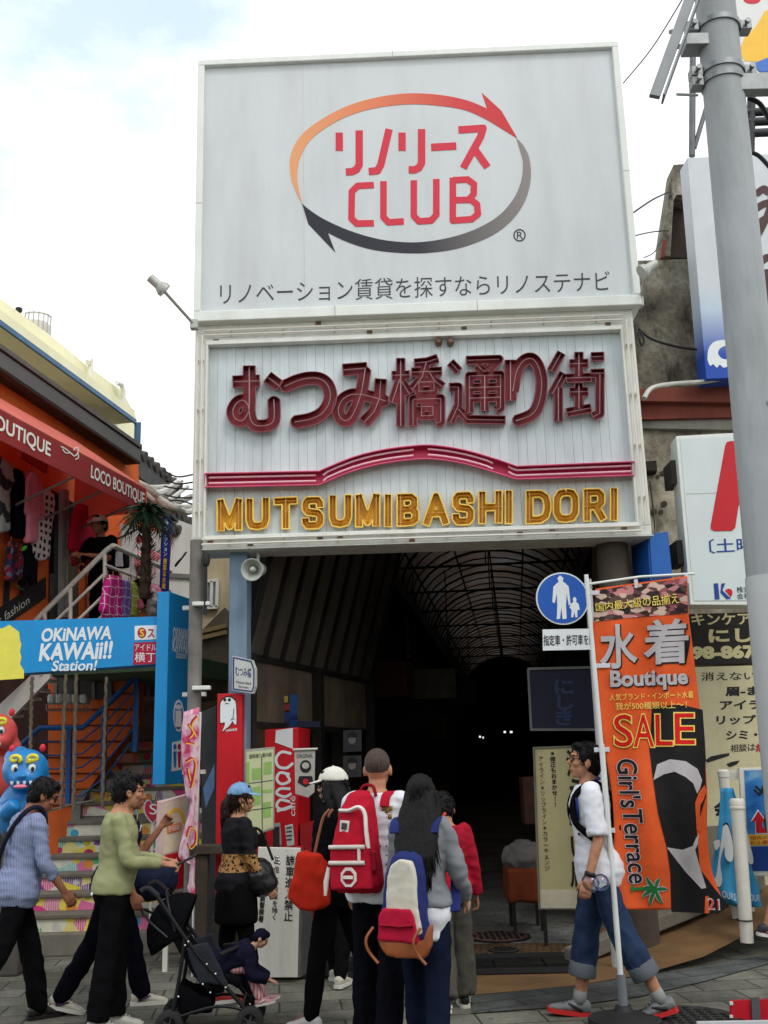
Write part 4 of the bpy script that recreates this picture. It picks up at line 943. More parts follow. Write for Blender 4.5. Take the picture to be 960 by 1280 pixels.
# horn loudspeaker
ls = thing('horn_loudspeaker', 'pale grey horn loudspeaker hanging under the neon sign', 'loudspeaker', P(320, 690, 8.75))
c = P(315, 712, 8.75); dr = V((-.12, -1, -.18)).normalized(); m_h = mat('horn_grey', srgb(176, 180, 170), .5, .08, dirt=(srgb(120, 118, 106), .3, 8))
B().lathe(c - dr * .16, dr, [(.03, 0), (.035, .05), (.055, .10), (.09, .15), (.098, .165), (.090, .165), (.05, .10), (.02, .05)], 32).build('horn', m_h, ls, smooth=50)
B().lathe(c - dr * .1, dr, [(.0, .11), (.02, .1), (.028, .07), (.012, .0)], 16).build('phase_plug', m_h, ls, smooth=50)
B().lathe(c - dr * .30, dr, [(.02, 0), (.058, .01), (.06, .12), (.03, .15)], 24).build('driver', m_h, ls, smooth=45)
B().tube([c - dr * .2, c - dr * .2 + V((0, .05, .16))], .014, 8).build('bracket', m_h, ls)

# tunnel: left wall, right wall, barrel vault
A0 = V((.80, 9.3, 0)); AU = V((.118, .993, 0)).normalized(); AN = V((AU.y, -AU.x, 0))
def ac(s, x, z): return A0 + AU * s + AN * x + V((0, 0, z))
Lz = 46.0; HWd = 1.45; ZS = 4.35; RISE = 1.05
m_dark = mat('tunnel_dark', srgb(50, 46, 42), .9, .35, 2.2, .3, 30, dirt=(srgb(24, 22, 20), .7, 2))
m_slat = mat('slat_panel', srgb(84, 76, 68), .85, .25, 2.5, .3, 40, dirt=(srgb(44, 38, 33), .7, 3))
ar_ = thing('arcade_roof', 'dark arched arcade roof of ribs and dull plastic sheets', 'roof', ac(0, 0, ZS))
tm = NT('vault_sheet'); tm.rough(.6)
nn = tm.noise(tm.mapping((.6, .6, .6)), 1.6, 5)
cc = tm.ramp(nn, [(.3, srgb(62, 58, 54)), (.5, srgb(88, 74, 64)), (.7, srgb(96, 97, 96))]); tm.color(cc)
trn = tm.n('ShaderNodeBsdfTranslucent'); tm.l(tm.mix(1.0, cc, (.7, .72, .74), 'MULTIPLY'), trn.inputs['Color'])
ms_ = tm.n('ShaderNodeMixShader'); ms_.inputs[0].default_value = .55
o_ = tm.t.nodes['Material Output']; tm.l(tm.b.outputs[0], ms_.inputs[1]); tm.l(trn.outputs[0], ms_.inputs[2]); tm.l(ms_.outputs[0], o_.inputs['Surface'])
def arc(s, r=0.0, n=15):
    return [ac(s, -(HWd + r) * math.cos(math.pi * i / (n - 1)), ZS + (RISE + r) * math.sin(math.pi * i / (n - 1))) for i in range(n)]
b = B(); ss = [k * .75 for k in range(int(Lz / .75) + 1)]; n = 15
for s in ss: b.v += arc(s, .03)
for j in range(len(ss) - 1):
    for i in range(n - 1): k = j * n + i; b.f.append((k, k + 1, k + n + 1, k + n))
b.build('roof_sheet', tm.m, ar_, smooth=180)
m_rib = mat('rib_dark', srgb(40, 37, 34), .6, .25, 9, metal=.3)
for j, s in enumerate(ss[1:]):
    if s < 30: B().tube(arc(s, -.01), .026 if j % 3 == 0 else .016, 6, False).build('rib', m_rib, ar_, smooth=60)
for i in (2, 5, 7, 9, 12):
    B().tube([arc(s, -.03)[i] for s in ss[::4]], .018, 5).build('purlin', m_rib, ar_)
for j in range(0, 12):
    s = 1.2 + j * 2.4; B().tube([ac(s, -HWd, ZS + .08), ac(s, HWd, ZS + .08)], .02, 6).build('tie_rod', m_rib, ar_)
    p = arc(s, -.02); B().tube([ac(s, 0, ZS + .08), p[7]], .012, 5).build('king_rod', m_rib, ar_)
for sgn in (-1, 1):
    b = B(); b.ob(ac(0, sgn * HWd - .07, ZS - .16), AU * Lz, AN * .14, (0, 0, .2)); b.build('wall_plate', m_rib, ar_)
# left side: slatted board hanging outwards of the vault, then dark shopfronts
aw = thing('arcade_side_wall', 'dark slatted boarding along the left inside of the arcade', 'wall', P(310, 1000, 9.3))
pb0, pb1 = P(303, 816, 9.32), None; WL = Plane(P(303, 816, 9.32), (math.cos(R(16)), -math.sin(R(16)), 0)); wd_ = V((math.sin(R(16)), math.cos(R(16)), 0))
Z0 = pb0.z; b = B(); nsl = 9
for k in range(nsl):
    s = k * .42; h = 2.2; lean = .55
    b.ob(WL.o + wd_ * s + V((0, 0, 0)), wd_ * .405, WL.n * .025, V((0, 0, 2.3)) + WL.n * .62 - wd_ * -.0)
b.build('slat_panel', m_slat, aw)
b = B()
for k in range(nsl + 1): b.ob(WL.o + wd_ * (k * .42 - .02) + WL.n * .02, wd_ * .03, WL.n * .05, V((0, 0, 2.3)) + WL.n * .62)
b.build('batten', m_rib, aw)
b = B(); b.ob(WL.o + WL.n * .0 - V((0, 0, .62)), wd_ * 3.8, WL.n * -.05, (0, 0, .6)); b.build('fascia', mat('fascia_dim', srgb(104, 92, 76), .85, .3, 3, .3, dirt=(srgb(50, 44, 38), .7, 3)), aw)
b = B(); b.bar(WL.o - V((0, 0, .02)), WL.o + wd_ * 3.8 - V((0, 0, .02)), .06, .06); b.bar(WL.o - V((0, 0, .63)), WL.o + wd_ * 3.8 - V((0, 0, .63)), .06, .06); b.build('rail', m_rib, aw)
b = B()
for k, s in enumerate((.0, 1.8, 3.7)): q = WL.o + wd_ * s; b.ob((q.x, q.y, 0), wd_ * .1, WL.n * .1, (0, 0, q.z))
b.build('post', m_rib, aw)
sf = thing('shopfront', 'dim shop fronts on the left deep inside the arcade', 'shop', ac(8, -1.6, 0))
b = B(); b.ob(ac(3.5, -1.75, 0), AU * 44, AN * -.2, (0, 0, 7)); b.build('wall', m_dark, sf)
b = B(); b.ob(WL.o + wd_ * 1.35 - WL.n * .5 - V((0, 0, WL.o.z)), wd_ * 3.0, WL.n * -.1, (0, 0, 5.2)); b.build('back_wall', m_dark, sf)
b = B(); b.ob(ac(10.5, -1.7, 3.3), AU * 1.6, AN * .06, (0, 0, 1.3)); b.build('shutter', mat('shutter_grey', srgb(132, 126, 116), .7, .2, 4), sf)
b = B()
for k in range(9): b.ob(ac(10.5, -1.63, 3.35 + k * .14), AU * 1.6, AN * .03, (0, 0, .03))
b.build('shutter_rib', m_rib, sf)
for k, (s, z) in enumerate(((5.6, 2.5), (8.6, 2.1), (12.4, 2.0))): B().ob(ac(s, -1.7, z), AU * 1.5, AN * .5, (0, 0, .5)).build('shop_sign', mat('dim_sign%d' % k, (srgb(84, 40, 34), srgb(50, 60, 84), srgb(96, 90, 70))[k], .7), sf)
sr = thing('shopfront', 'dim shop fronts on the right deep inside the arcade', 'shop', ac(8, 1.6, 0))
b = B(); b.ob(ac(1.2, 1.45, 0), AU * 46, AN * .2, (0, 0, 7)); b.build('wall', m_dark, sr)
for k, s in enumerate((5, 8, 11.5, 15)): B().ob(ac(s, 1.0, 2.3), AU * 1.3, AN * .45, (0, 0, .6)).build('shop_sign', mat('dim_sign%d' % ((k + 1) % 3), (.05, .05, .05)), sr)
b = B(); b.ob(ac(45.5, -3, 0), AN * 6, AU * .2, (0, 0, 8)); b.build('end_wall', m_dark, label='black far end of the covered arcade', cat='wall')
# a few lit lamps deep in the tunnel
em = emit('lamp_glow', (1, .98, .94), 1.0)
for k, (px, py, wd) in enumerate(((600, 921, 2.5), (604, 922, 1.5), (631, 915, 3), (639, 915, 3.5))):
    q = P(px, py, 24 if k < 4 else 17); o = B().box(q, (wd * .016, .03, .045 if k < 4 else .12)).build('lit_tube', em, label=['tiny lit lamp left of two deep in the arcade', 'tiny lit lamp beside another deep in the arcade', 'small lit lamp right of two deep in the arcade', 'longest small lit lamp deep in the arcade', 'small bright patch high on the dark left shops'][k], cat='lamp', bevel=.005)
# lintel over the mouth, behind the neon sign
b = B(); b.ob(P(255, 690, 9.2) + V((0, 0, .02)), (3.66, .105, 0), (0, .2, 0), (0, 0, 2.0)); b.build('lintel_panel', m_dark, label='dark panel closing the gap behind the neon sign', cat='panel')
# right end: round post and blue box
rp_ = thing('sign_post', 'brown round post under the right end of the neon sign', 'post', (P(765, 700, 9.1).x, 9.1, 0))
B().tube([(P(766, 700, 9.1).x, 9.1, 0), (P(766, 700, 9.1).x, 9.1, 4.2)], .14, 20).build('post_shaft', mat('brown_post', srgb(84, 74, 64), .8, .25, 4, .4, dirt=(srgb(60, 48, 40), .7, 3)), rp_, smooth=60)
BB = FP(8.9, 12, P(815, 690, 8.9).x)
bx = thing('wall_box', 'plain bright blue box fixed under the neon sign right corner', 'box', BB.hit(818, 720))
pp(BB, [(809, 668), (835, 664), (841, 722), (813, 726)], -.34).build('box_body', mat('box_blue', srgb(24, 84, 158), .5, .1, 4, dirt=(srgb(30, 50, 80), .4, 5)), bx, bevel=.008)
pp(BB, [(811, 671), (833, 667), (839, 719), (815, 722)], .012).build('box_front', mat('box_blue2', srgb(28, 96, 176), .5, .1, 4), bx)

# closing boards between the vault and the walls on either side, and things that hang and stand deeper in the arcade
for sgn in (-1, 1):
    b = B(); b.ob(ac(1.0 if sgn > 0 else 2.6, sgn * HWd, ZS + .05), AU * 46, AN * sgn * .42, (0, 0, .1)); b.build('side_board', m_dark, ar_)
for k, (s, x, z, w_, h_, c, lab) in enumerate(((6.5, -1.25, 2.5, .7, .45, (96, 90, 76), 'dim beige sign hanging on the left nearest the arcade mouth'), (10, .95, 2.6, .6, .5, (70, 34, 30), 'dim red sign hanging on the right of the dark arcade'), (13, -1.1, 2.7, .6, .5, (50, 66, 90), 'dim blue sign hanging on the left deeper in the arcade'), (17, .9, 2.8, .8, .4, (104, 100, 90), 'dim pale sign hanging on the right far in the arcade'))):
    hs = thing('hanging_sign', lab, 'sign', ac(s, x, z)); b = B(); b.ob(ac(s, x, z), AN * w_, AU * .08, (0, 0, h_)); b.build('board', mat('hang%d' % k, srgb(*c), .6, .2, 6), hs, bevel=.01)
    b = B(); b.tube([ac(s, x + .1, z + h_), ac(s, x + .1, ZS + .1)], .01, 5); b.tube([ac(s, x + w_ - .1, z + h_), ac(s, x + w_ - .1, ZS + .1)], .01, 5); b.build('rod', m_rib, hs)
for k, (s, x, h, lab) in enumerate(((6.2, -1.3, .8, 'stack of dark goods boxes by the left arcade shops'), (9.0, 1.0, 1.1, 'tall dark goods rack by the right arcade shops'), (12, -1.25, .9, 'low dark goods table far on the left in the arcade'))):
    gt = thing('goods_stand', lab, 'goods stand', ac(s, x, 0)); b = B(); b.ob(ac(s, x - .25, 0), AN * .5, AU * .9, (0, 0, h)); b.build('stand', m_dark, gt, bevel=.02)
    for q in range(4): B().ob(ac(s + .05 + .2 * q, x - .2, h), AN * .38, AU * .16, (0, 0, .1 + .05 * (q % 3))).build('goods_box', mat('goods%d' % q, srgb(*((120, 90, 60), (96, 60, 60), (80, 96, 80), (140, 134, 120))[q]), .7, .2, 9), gt, bevel=.008)

ub = thing('roof_shade_block', 'dark building mass bridging over the far part of the arcade', 'building', ac(26, 0, ZS + RISE + .3))
b = B(); b.ob(ac(31, -4, ZS + RISE + .35), AU * 17, AN * 8, (0, 0, 2.6)); b.build('wall', m_dark, ub)  # block added out of view to keep skylight off the far vault
# ================================================================ right-hand building
RP_ = FP(10.2, 1.0)
def grime_mat(name, light, mid, dark, s):
    t = NT(name); t.rough(.93, .2); v = t.mapping(); v2 = t.mapping((1, 1, .3))
    a = t.noise(v, 1.1 * s, 9, .7); b_ = t.noise(v2, 4.0 * s, 8, .7); c = t.noise(v, 16 * s, 6, .6)
    col = t.ramp(a, [(.36, dark), (.5, mid), (.64, light)]); col = t.mix(t.ramp(b_, [(.5, (0, 0, 0)), (.66, (.85, .85, .85))]), col, grey(dark, .5))
    col = t.mix(1.0, col, t.ramp(c, [(.3, (.7, .7, .7)), (.7, (1.2, 1.2, 1.18))]), 'MULTIPLY'); t.color(col); t.bump(t.math('ADD', c, a), .7, .02); return t.m
m_grim = grime_mat('grimy_concrete', srgb(176, 172, 156), srgb(128, 122, 108), srgb(64, 60, 54), 1.0)
m_grim2 = grime_mat('grimy_wall', srgb(206, 198, 180), srgb(182, 174, 154), srgb(120, 112, 98), .8)
m_brick = mat('brown_band', srgb(134, 70, 56), .8, .15, 3, .3, 70, dirt=(srgb(84, 46, 38), .6, 4))
rb = thing('concrete_building', 'grimy grey concrete building with brown bands on the right', 'building', (3.6, 10.2, 0))
def rw(pts, t, name, m, off=0.0): return pp(RP_, pts, -t, off).build(name, m, rb)
rw([(788, 326), (1060, 318), (1060, 480), (798, 488)], 2.5, 'upper_wall', m_grim)
rw([(800, 520), (1060, 512), (1060, 1172), (818, 1185)], 2.5, 'lower_wall', m_grim2, -.02)
rw([(798, 486), (1060, 474), (1060, 505), (799, 501)], 2.7, 'cornice', m_brick, .22)
rw([(799, 502), (1060, 494), (1060, 518), (801, 524)], 2.7, 'lower_cornice', m_brick, .12)
rw([(801, 525), (1060, 517), (1060, 540), (803, 535)], 2.6, 'lintel', mat('lintel_grey', srgb(150, 148, 138), .85, .2, 3, .3, dirt=(srgb(90, 86, 78), .6, 4)), .06)
# concrete fin that overhangs above
RB2 = FP(10.5)
rw2 = pp(RB2, [(842, 206), (866, 204), (866, 245), (846, 243), (842, 250), (838, 320), (826, 320), (829, 290)], -.3).build('fin', m_grim, rb)
pp(FP(10.8), [(842, 246), (1000, 240), (1000, 322), (836, 322)], -.1).build('recess', mat('recess_dark', srgb(60, 52, 46), .9, .3, 3), rb)
b = pp(FP(10.49), [(829, 300), (833, 300), (830, 322), (826, 322)], -.05); b.build('red_edge', m_brick, rb)
b = B()
for x, y in ((818, 590), (828, 592), (817, 640), (830, 630), (826, 640), (842, 705), (852, 694), (822, 596)): b.disc(RP_.hit(x, y, -.018), RP_.n, .022 + .012 * random.random(), .012, 9)
b.build('wall_stain', mat('stain_brown', srgb(70, 62, 52), .9, .3), rb)
def cable(name, label, pts, r=.009, m=None, group=None):
    B().tube(smoothline(pts, 6), r, 6).build(name, m or mat('cable_black', (.015, .015, .016), .6), label=label, cat='cable', group=group, smooth=60)
cable('cable', 'thick white wrapped cable sagging along the brown cornice', [P(805, 498, 9.6), P(815, 485, 9.7), P(840, 480, 9.8), P(880, 477, 9.8), P(920, 470, 9.8)], .025, mat('cable_white', srgb(200, 200, 190), .6))
cable('cable', 'black cable hanging from the neon sign to the concrete wall', [P(799, 412, 9.0), P(815, 424, 9.5), P(845, 433, 9.9), P(880, 438, 9.9)], .013)
cable('cable', 'short black cable looping down beside the neon sign frame', [P(800, 415, 8.9), P(805, 425, 8.9), P(802, 432, 8.9), P(799, 424, 8.9)], .01)
cable('cable', 'thin black cable slanting from billboard right edge to the concrete fin', [P(790, 267, 9.0), P(815, 250, 9.6), P(836, 240, 10.4)], .009)
cable('cable', 'lower thin cable reaching from the billboard to the dark recess', [P(792, 295, 9.0), P(815, 290, 9.8), P(838, 288, 10.6)], .007)
cable('cable', 'thin wire rising from the billboard top to the utility pole', [P(779, 104, 9.0), P(815, 60, 8), P(856, -6, 6.8)], .006)
cable('cable', 'thin wire looping from the white flood lamp up to the recess', [P(805, 322, 8.8), P(818, 315, 9.2), P(828, 298, 10)], .005)
cable('cable', 'pale thin cable running down the wall left of the big white signboard', [P(812, 600, 9.6), P(818, 650, 10.1), P(822, 720, 10.1)], .008, mat('cable_grey', srgb(150, 146, 136), .7))

# white signboard with the huge red letter
AS = FP(9.15, -3)
sg = thing('signboard', 'white signboard with a huge red letter beside the utility pole', 'sign', AS.hit(900, 755))
AZ = lambda x, y: (780 + x * .25, 460 + y * .25)
q = [(845, 545), (1010, 536), (1020, 757), (863, 756)]
pp(AS, q, -.26).build('sign_box', m_frame, sg, bevel=.006)
pp(AS, [(850, 549), (1010, 540), (1020, 750), (867, 751)], .006).build('sign_face', mat('sign_white', srgb(212, 222, 220), .45, .04, 2, dirt=(srgb(180, 190, 188), .4, 3)), sg)
m_rd = mat('print_red', srgb(196, 26, 40), .5, .04); m_nv = mat('print_navy', srgb(28, 66, 140), .5, .04)
la = [(505, 392), (512, 372), (530, 366), (640, 362), (720, 740), (716, 800), (690, 812), (672, 800), (655, 690), (585, 682), (572, 690), (556, 798), (540, 814), (450, 816), (434, 806), (433, 788)]
pp(AS, [AZ(*p) for p in la], .004, .007).build('lettering', m_rd, sg)
b = B()
x = fbox(AS, AS.uz(857, 618)[0], AS.uz(1000, 616)[0], AS.uz(857, 618)[1], AS.uz(857, 618)[1] + .006, .006, .0085); x.build('seam', mat('seam_grey', (.5, .5, .5)), sg)
text(AS, '〔土曜日', [AZ(424, 856), AZ(740, 842), AZ(744, 912), AZ(430, 928)], m_nv, sg, t=.003, off=.006, bold=.012)
pp(AS, [AZ(448, 1078), AZ(470, 1076), AZ(478, 1156), AZ(454, 1158)], .003, .007).build('logo_mark', m_nv, sg)
pp(AS, [AZ(486, 1078), AZ(506, 1076), AZ(492, 1112), AZ(534, 1154), AZ(512, 1156), AZ(482, 1124)], .003, .007).build('logo_mark', m_nv, sg)
pp(AS, [AZ(*p) for p in ((505, 1112), (520, 1102), (538, 1108), (543, 1124), (534, 1148))], .003, .007).build('logo_mark', m_rd, sg)
text(AS, '株式\n会社', [AZ(562, 1094), AZ(630, 1090), AZ(632, 1152), AZ(566, 1158)], m_ink, sg, t=.003, off=.006, bold=.004)
text(AS, 'ス\nた', [AZ(640, 1090), AZ(690, 1088), AZ(692, 1150), AZ(642, 1156)], m_ink, sg, t=.003, off=.006, bold=.004)
for y in (575, 675):
    a = AS.hit(846 + (y - 545) * .07, y, -.1); b = B().ob(a, (-.07, .0, 0), (0, .28, 0), (0, 0, -.22)); b.build('wall_bracket', mat('bracket_dark', srgb(60, 58, 54), .8), sg)

# tall hanging sign above, blue shaded foot with a white wave
TS = FP(9.6, 2)
ts = thing('signboard', 'tall white signboard fading to blue with brown brush letters behind the pole', 'sign', TS.hit(900, 472))
tq = [(859, 197), (1010, 190), (1040, 466), (883, 474)]
TZ = lambda x, y: (760 + x * .3752, y * .375)
tl, br = TS.hit(859, 197), TS.hit(883, 474); oz = OFF[ts.name].z
t = NT('tall_sign_print'); t.rough(.5, .3); zc = t.xyz(t.mapping())[2]
f = t.math('DIVIDE', zc, tl.z - br.z); n_ = t.noise(t.mapping(), 5, 5)
t.color(t.mix(1.0, t.ramp(f, [(.1, srgb(34, 78, 176)), (.3, srgb(190, 206, 222)), (.42, srgb(206, 212, 216))]), t.ramp(n_, [(.3, (.92, .92, .92)), (.7, (1, 1, 1))]), 'MULTIPLY'))
pp(TS, tq, -.25).build('sign_face', t.m, ts, bevel=.006)
wvp = [(331, 1200), (334, 1165), (350, 1142), (375, 1134), (400, 1136), (398, 1150), (375, 1160), (366, 1178), (380, 1196), (400, 1200), (400, 1218), (385, 1226), (372, 1216), (362, 1226), (350, 1214), (340, 1220)]
pp(TS, [TZ(*p) for p in smoothline(wvp + wvp[:1], 3)[:-1]], .004).build('wave_mark', m_sw, ts)
m_brn = mat('print_brown', srgb(76, 52, 50), .6)
solid(TS, contour([smoothline([(946, 242), (955, 236), (962, 240), (985, 234)]), smoothline([(944, 262), (958, 254), (990, 250)]), smoothline([(948, 284), (956, 274), (990, 270)]), smoothline([(966, 226), (962, 262), (944, 300)]), [(948, 330), (958, 322), (990, 318)], smoothline([(950, 346), (960, 342), (958, 372), (950, 392)]), [(966, 330), (964, 392), (990, 388)]], 4.5), .004).build('lettering', m_brn, ts)
b = B(); b.tube([TS.hit(865, 195, -.1), TS.hit(866, 66, -.1)], .035, 8); b.tube([TS.hit(868, 185, -.1), TS.hit(890, 110, -.1)], .025, 8); b.build('hanger_pipe', mat('hanger_grey', srgb(104, 106, 106), .5, .15, metal=.4), ts, smooth=60)
# billboard at the top right corner, and the rack under it
TB = FP(11.0)
tb = thing('roof_billboard', 'white roof billboard with a yellow and blue print at the top corner', 'billboard', TB.hit(950, 95))
pp(TB, [(905, -60), (1060, -60), (1060, 86), (905, 94)], -.2).build('panel', mat('panel_white', srgb(214, 216, 212), .5, .03), tb)
pp(TB, [(924, 64), (930, 48), (944, 34), (956, 14), (990, 0), (1010, 30), (985, 66), (950, 78), (930, 76)], .004).build('yellow_print', mat('print_yellow', srgb(236, 186, 60), .5, .06), tb)
pp(TB, [(940, 80), (960, 72), (1000, 66), (1000, 88), (950, 90)], .004, .005).build('blue_print', mat('print_sky', srgb(60, 110, 190), .5), tb)
pp(TB, ellpts(940, -1, 11, 6, 20), .004).build('red_print', m_rd, tb)
b = B()
for y in (140, 152, 166): a, c = P(905, y + 2, 10.6), P(1020, y - 3, 10.6); b.tube([a, c], .05, 8)
b.tube([P(940, 90, 10.6), P(938, 190, 10.6)], .05, 8); b.build('steel_rack', mat('rack_dark', srgb(52, 54, 56), .5, .2, metal=.3), tb, smooth=60)

# ================================================================ utility pole near the camera
up = thing('utility_pole', 'thick pale grey utility pole with clamped brackets at the right edge', 'utility pole', (0, 0, 0))
D0 = 6.9; pa, pc = P(899.5, 60, D0), P(968, 760, D0)
dirp = (pa - pc); axis_at = lambda z: pc + dirp * ((z - pc.z) / dirp.z)
g0 = axis_at(0); g1 = axis_at(pa.z + 1.6); OFF[up.name] = V((g0.x, g0.y, 0)); up.location = (g0.x, g0.y, 0)
m_pole = mat('pole_grey', srgb(160, 165, 167), .65, .08, 3, .3, 90, dirt=(srgb(112, 114, 112), .55, 5)); m_cl = mat('clamp_steel', srgb(138, 142, 142), .4, .15, 9, metal=.6)
rr = .158
B().tube([g0, axis_at(2), axis_at(4), g1], [rr * 1.1, rr * 1.05, rr, rr * .93], 40).build('shaft', m_pole, up, smooth=50)
zsl = P(950, 722, D0).z; B().tube([axis_at(.2), axis_at(zsl)], [rr * 1.14, rr * 1.08], 40).build('sleeve', mat('sleeve_pale', srgb(186, 190, 190), .6, .05, 3, .2, 120), up, smooth=50)
def clamp(py, two=True):
    z = P(900, py, D0).z; c = axis_at(z)
    for k in ((0, -.09) if two else (0,)):
        q = axis_at(z + k); B().lathe(q, dirp, [(rr * .97, -.022), (rr * 1.05, -.022), (rr * 1.05, .022), (rr * .97, .022)], 36, False).build('band', m_cl, up, smooth=40)
        for sx in (-1, 1):
            B().ob(q + V((sx * (rr + .0) - (.09 if sx < 0 else -.0), -.05, -.04)), (.09, 0, 0), (0, .1, 0), (0, 0, .08)).build('lug', m_cl, up, bevel=.006)
            b = B(); b.lathe(q + V((sx * (rr + .045), -.1, 0)), (0, 1, 0), [(.02, 0), (.02, .03), (.011, .03), (.011, .17)], 10); b.build('bolt', m_cl, up, smooth=40)
clamp(36, False); clamp(92)
a, c = P(818, 121, D0 - .35), P(876, -40, D0 - .2); bb_ = B(); bb_.bar(a, c, .075, .035, up=(0, -1, .4)); x = B(); x.bar(a + V((.06, 0, -.02)), c + V((.06, 0, -.02)), .014, .1, up=(0, -1, .4)); bb_.add(x.v, x.f); bb_.build('arm_channel', mat('channel_grey', srgb(120, 124, 126), .5, .1, metal=.4), up)
bb_ = B(); p1, p2 = P(866, 48, D0), P(925, 100, D0)
bb_.ob(P(858, 55, D0 - .1), (.28, 0, 0), (0, .16, 0), (0, 0, .1)); bb_.ob(P(920, 112, D0 - .12), (.5, 0, 0), (0, .1, 0), (0, 0, .14)); bb_.build('bracket', m_cl, up, bevel=.006)
B().tube([P(846, 118, D0 - .2), P(872, 119, D0 - .1)], .010, 6).build('eye_bolt', m_cl, up)
for y in (38, 58): B().tube([P(838, y + 2, D0 - .25), P(850, y, D0 - .2)], .018, 8).build('stud_bolt', m_cl, up)
c = axis_at(P(945, 512, D0).z) + V((.06, -rr, 0)); B().ell(c, .035, .015, .028).build('rivet_cap', m_pole, up, smooth=60)
cable('cable', 'thick black cable drooping from the bracket behind the utility pole', [P(935, 122, D0 + .1), P(950, 130, D0 + .1), P(962, 150, D0 + .1)], .02)
cable('cable', 'black cable with a plug hanging beside the tall signboard', [P(938, 190, 9.3), P(950, 196, 9.3), P(968, 216, 9.3)], .022)
# ================================================================ nobori banner in the foreground
NB = FP(6.8, 4)
nb_ = thing('sale_banner', 'tall orange and black swimsuit sale banner on a white pole', 'banner', G(780, 1288))
def printmat(name, col, wr=.4):
    t = NT(name); t.rough(.75, .2); v = t.mapping(); n = t.noise(v, 5, 5)
    t.color(t.mix(1.0, col, t.ramp(n, [(.3, (.84, .84, .84)), (.7, (1.06, 1.06, 1.06))]), 'MULTIPLY')); t.b.inputs['Subsurface Weight'].default_value = 0
    t.bump(t.noise(v, 9, 3), wr, .02); return t.m
m_or = printmat('banner_orange', srgb(224, 92, 42)); m_bk = printmat('banner_black', (.012, .011, .012)); m_gw = printmat('banner_grey', srgb(188, 184, 186))
m_pp = mat('pole_white', srgb(218, 222, 218), .4, .06, 6)
pT, pB = NB.hit(733, 722, .02), NB.hit(776, 1222, .02)
ax = (pB - pT).normalized()
B().tube([pT - ax * .02, NB.hit(752, 935, .02)], .0145, 12).build('upper_pole', m_pp, nb_, smooth=60)
B().tube([NB.hit(752, 930, .02), pB], .018, 12).build('lower_pole', m_pp, nb_, smooth=60)
pF = pB + ax * ((pB.z - .0) / -ax.z)
B().tube([pB - ax * .02, pF], .030, 14).build('pole_sleeve', mat('sleeve_grey', srgb(112, 118, 124), .5, .08), nb_, smooth=60)
b = B(); b.disc((pF.x, pF.y, .0), (0, 0, 1), .22, .05, 36); b.lathe((pF.x, pF.y, .05), (0, 0, 1), [(.2, 0), (.06, .04), (.045, .07)], 30); b.build('base', mat('base_black', srgb(36, 36, 37), .6, .2), nb_, bevel=.006)
B().tube([NB.hit(730, 731, .01), NB.hit(800, 721, .01), NB.hit(868, 717, .01)], .009, 8).build('cross_arm', m_pp, nb_, smooth=60)
# cloth: grid over its outline, billowing
Ledge = [(744, 736), (741, 775), (745, 830), (751, 890), (757, 935), (765, 985), (768, 1040), (766, 1085), (772, 1137)]
Redge = [(858, 720), (862, 768), (868, 830), (872, 890), (878, 950), (882, 1000), (880, 1045), (888, 1090), (907, 1137)]
Redge = [(859, 720), (861, 768), (866, 810), (873, 870), (879, 925), (884, 985), (884, 1035), (889, 1085), (908, 1136)]
def interp(pts, y):
    for (x0, y0), (x1, y1) in zip(pts, pts[1:]):
        if y <= y1: return x0 + (x1 - x0) * (y - y0) / (y1 - y0)
    return pts[-1][0]
LE = smoothline(Ledge, 6); RE = smoothline(Redge, 6)
def bil(px, py):
    u = (px - 745) / 130; v = (py - 720) / 420
    return .035 * math.sin(7.5 * u + 4 * v) * (.3 + v) + .05 * math.sin(2.2 * u + 9 * v) * u + .10 * v * u * math.sin(3 * v + 1) + .016 * math.sin(16 * u - 9 * v)
def clothpt(px, py, o=0.0): return NB.hit(px, py, bil(px, py) + o)
def clip(poly, inside, inter):
    o = []
    for i in range(len(poly)):
        a, c = poly[i - 1], poly[i]
        if inside(c):
            if not inside(a): o.append(inter(a, c))
            o.append(c)
        elif inside(a): o.append(inter(a, c))
    return o
def on_cloth(pts, o, H=clothpt, step=6, tris=None):          # an outline cut into small cells so that it follows the billowing cloth
    b = B()
    if tris is None: tris = [[pts[i] for i in t] for t in tessellate_polygon([[V((x, y, 0)) for x, y in pts]])]
    key = {}
    def add(q):
        ids = []
        for p in q:
            k = (round(p[0], 3), round(p[1], 3))
            if k not in key: key[k] = len(b.v); b.v.append(H(p[0], p[1], o))
            if key[k] not in ids: ids.append(key[k])
        if len(ids) > 2: b.f.append(tuple(ids))
    for tr in tris:
        ya, yb = min(p[1] for p in tr), max(p[1] for p in tr); xa, xb = min(p[0] for p in tr), max(p[0] for p in tr)
        for j in range(int(ya // step), int(yb // step) + 1):
            r = clip(tr, lambda p: p[1] >= j * step, lambda a, c: (a[0] + (c[0] - a[0]) * (j * step - a[1]) / (c[1] - a[1]), j * step))
            r = clip(r, lambda p: p[1] <= (j + 1) * step, lambda a, c: (a[0] + (c[0] - a[0]) * ((j + 1) * step - a[1]) / (c[1] - a[1]), (j + 1) * step)) if r else r
            if len(r) < 3: continue
            for i in range(int(min(p[0] for p in r) // step), int(max(p[0] for p in r) // step) + 1):
                q = clip(r, lambda p: p[0] >= i * step, lambda a, c: (i * step, a[1] + (c[1] - a[1]) * (i * step - a[0]) / (c[0] - a[0])))
                q = clip(q, lambda p: p[0] <= (i + 1) * step, lambda a, c: ((i + 1) * step, a[1] + (c[1] - a[1]) * ((i + 1) * step - a[0]) / (c[0] - a[0]))) if q else q
                if len(q) > 2: add(q)
    return b
ys = [720 + k * 6 for k in range(70)] + [1137]
cl_ = B(); NXc = 30
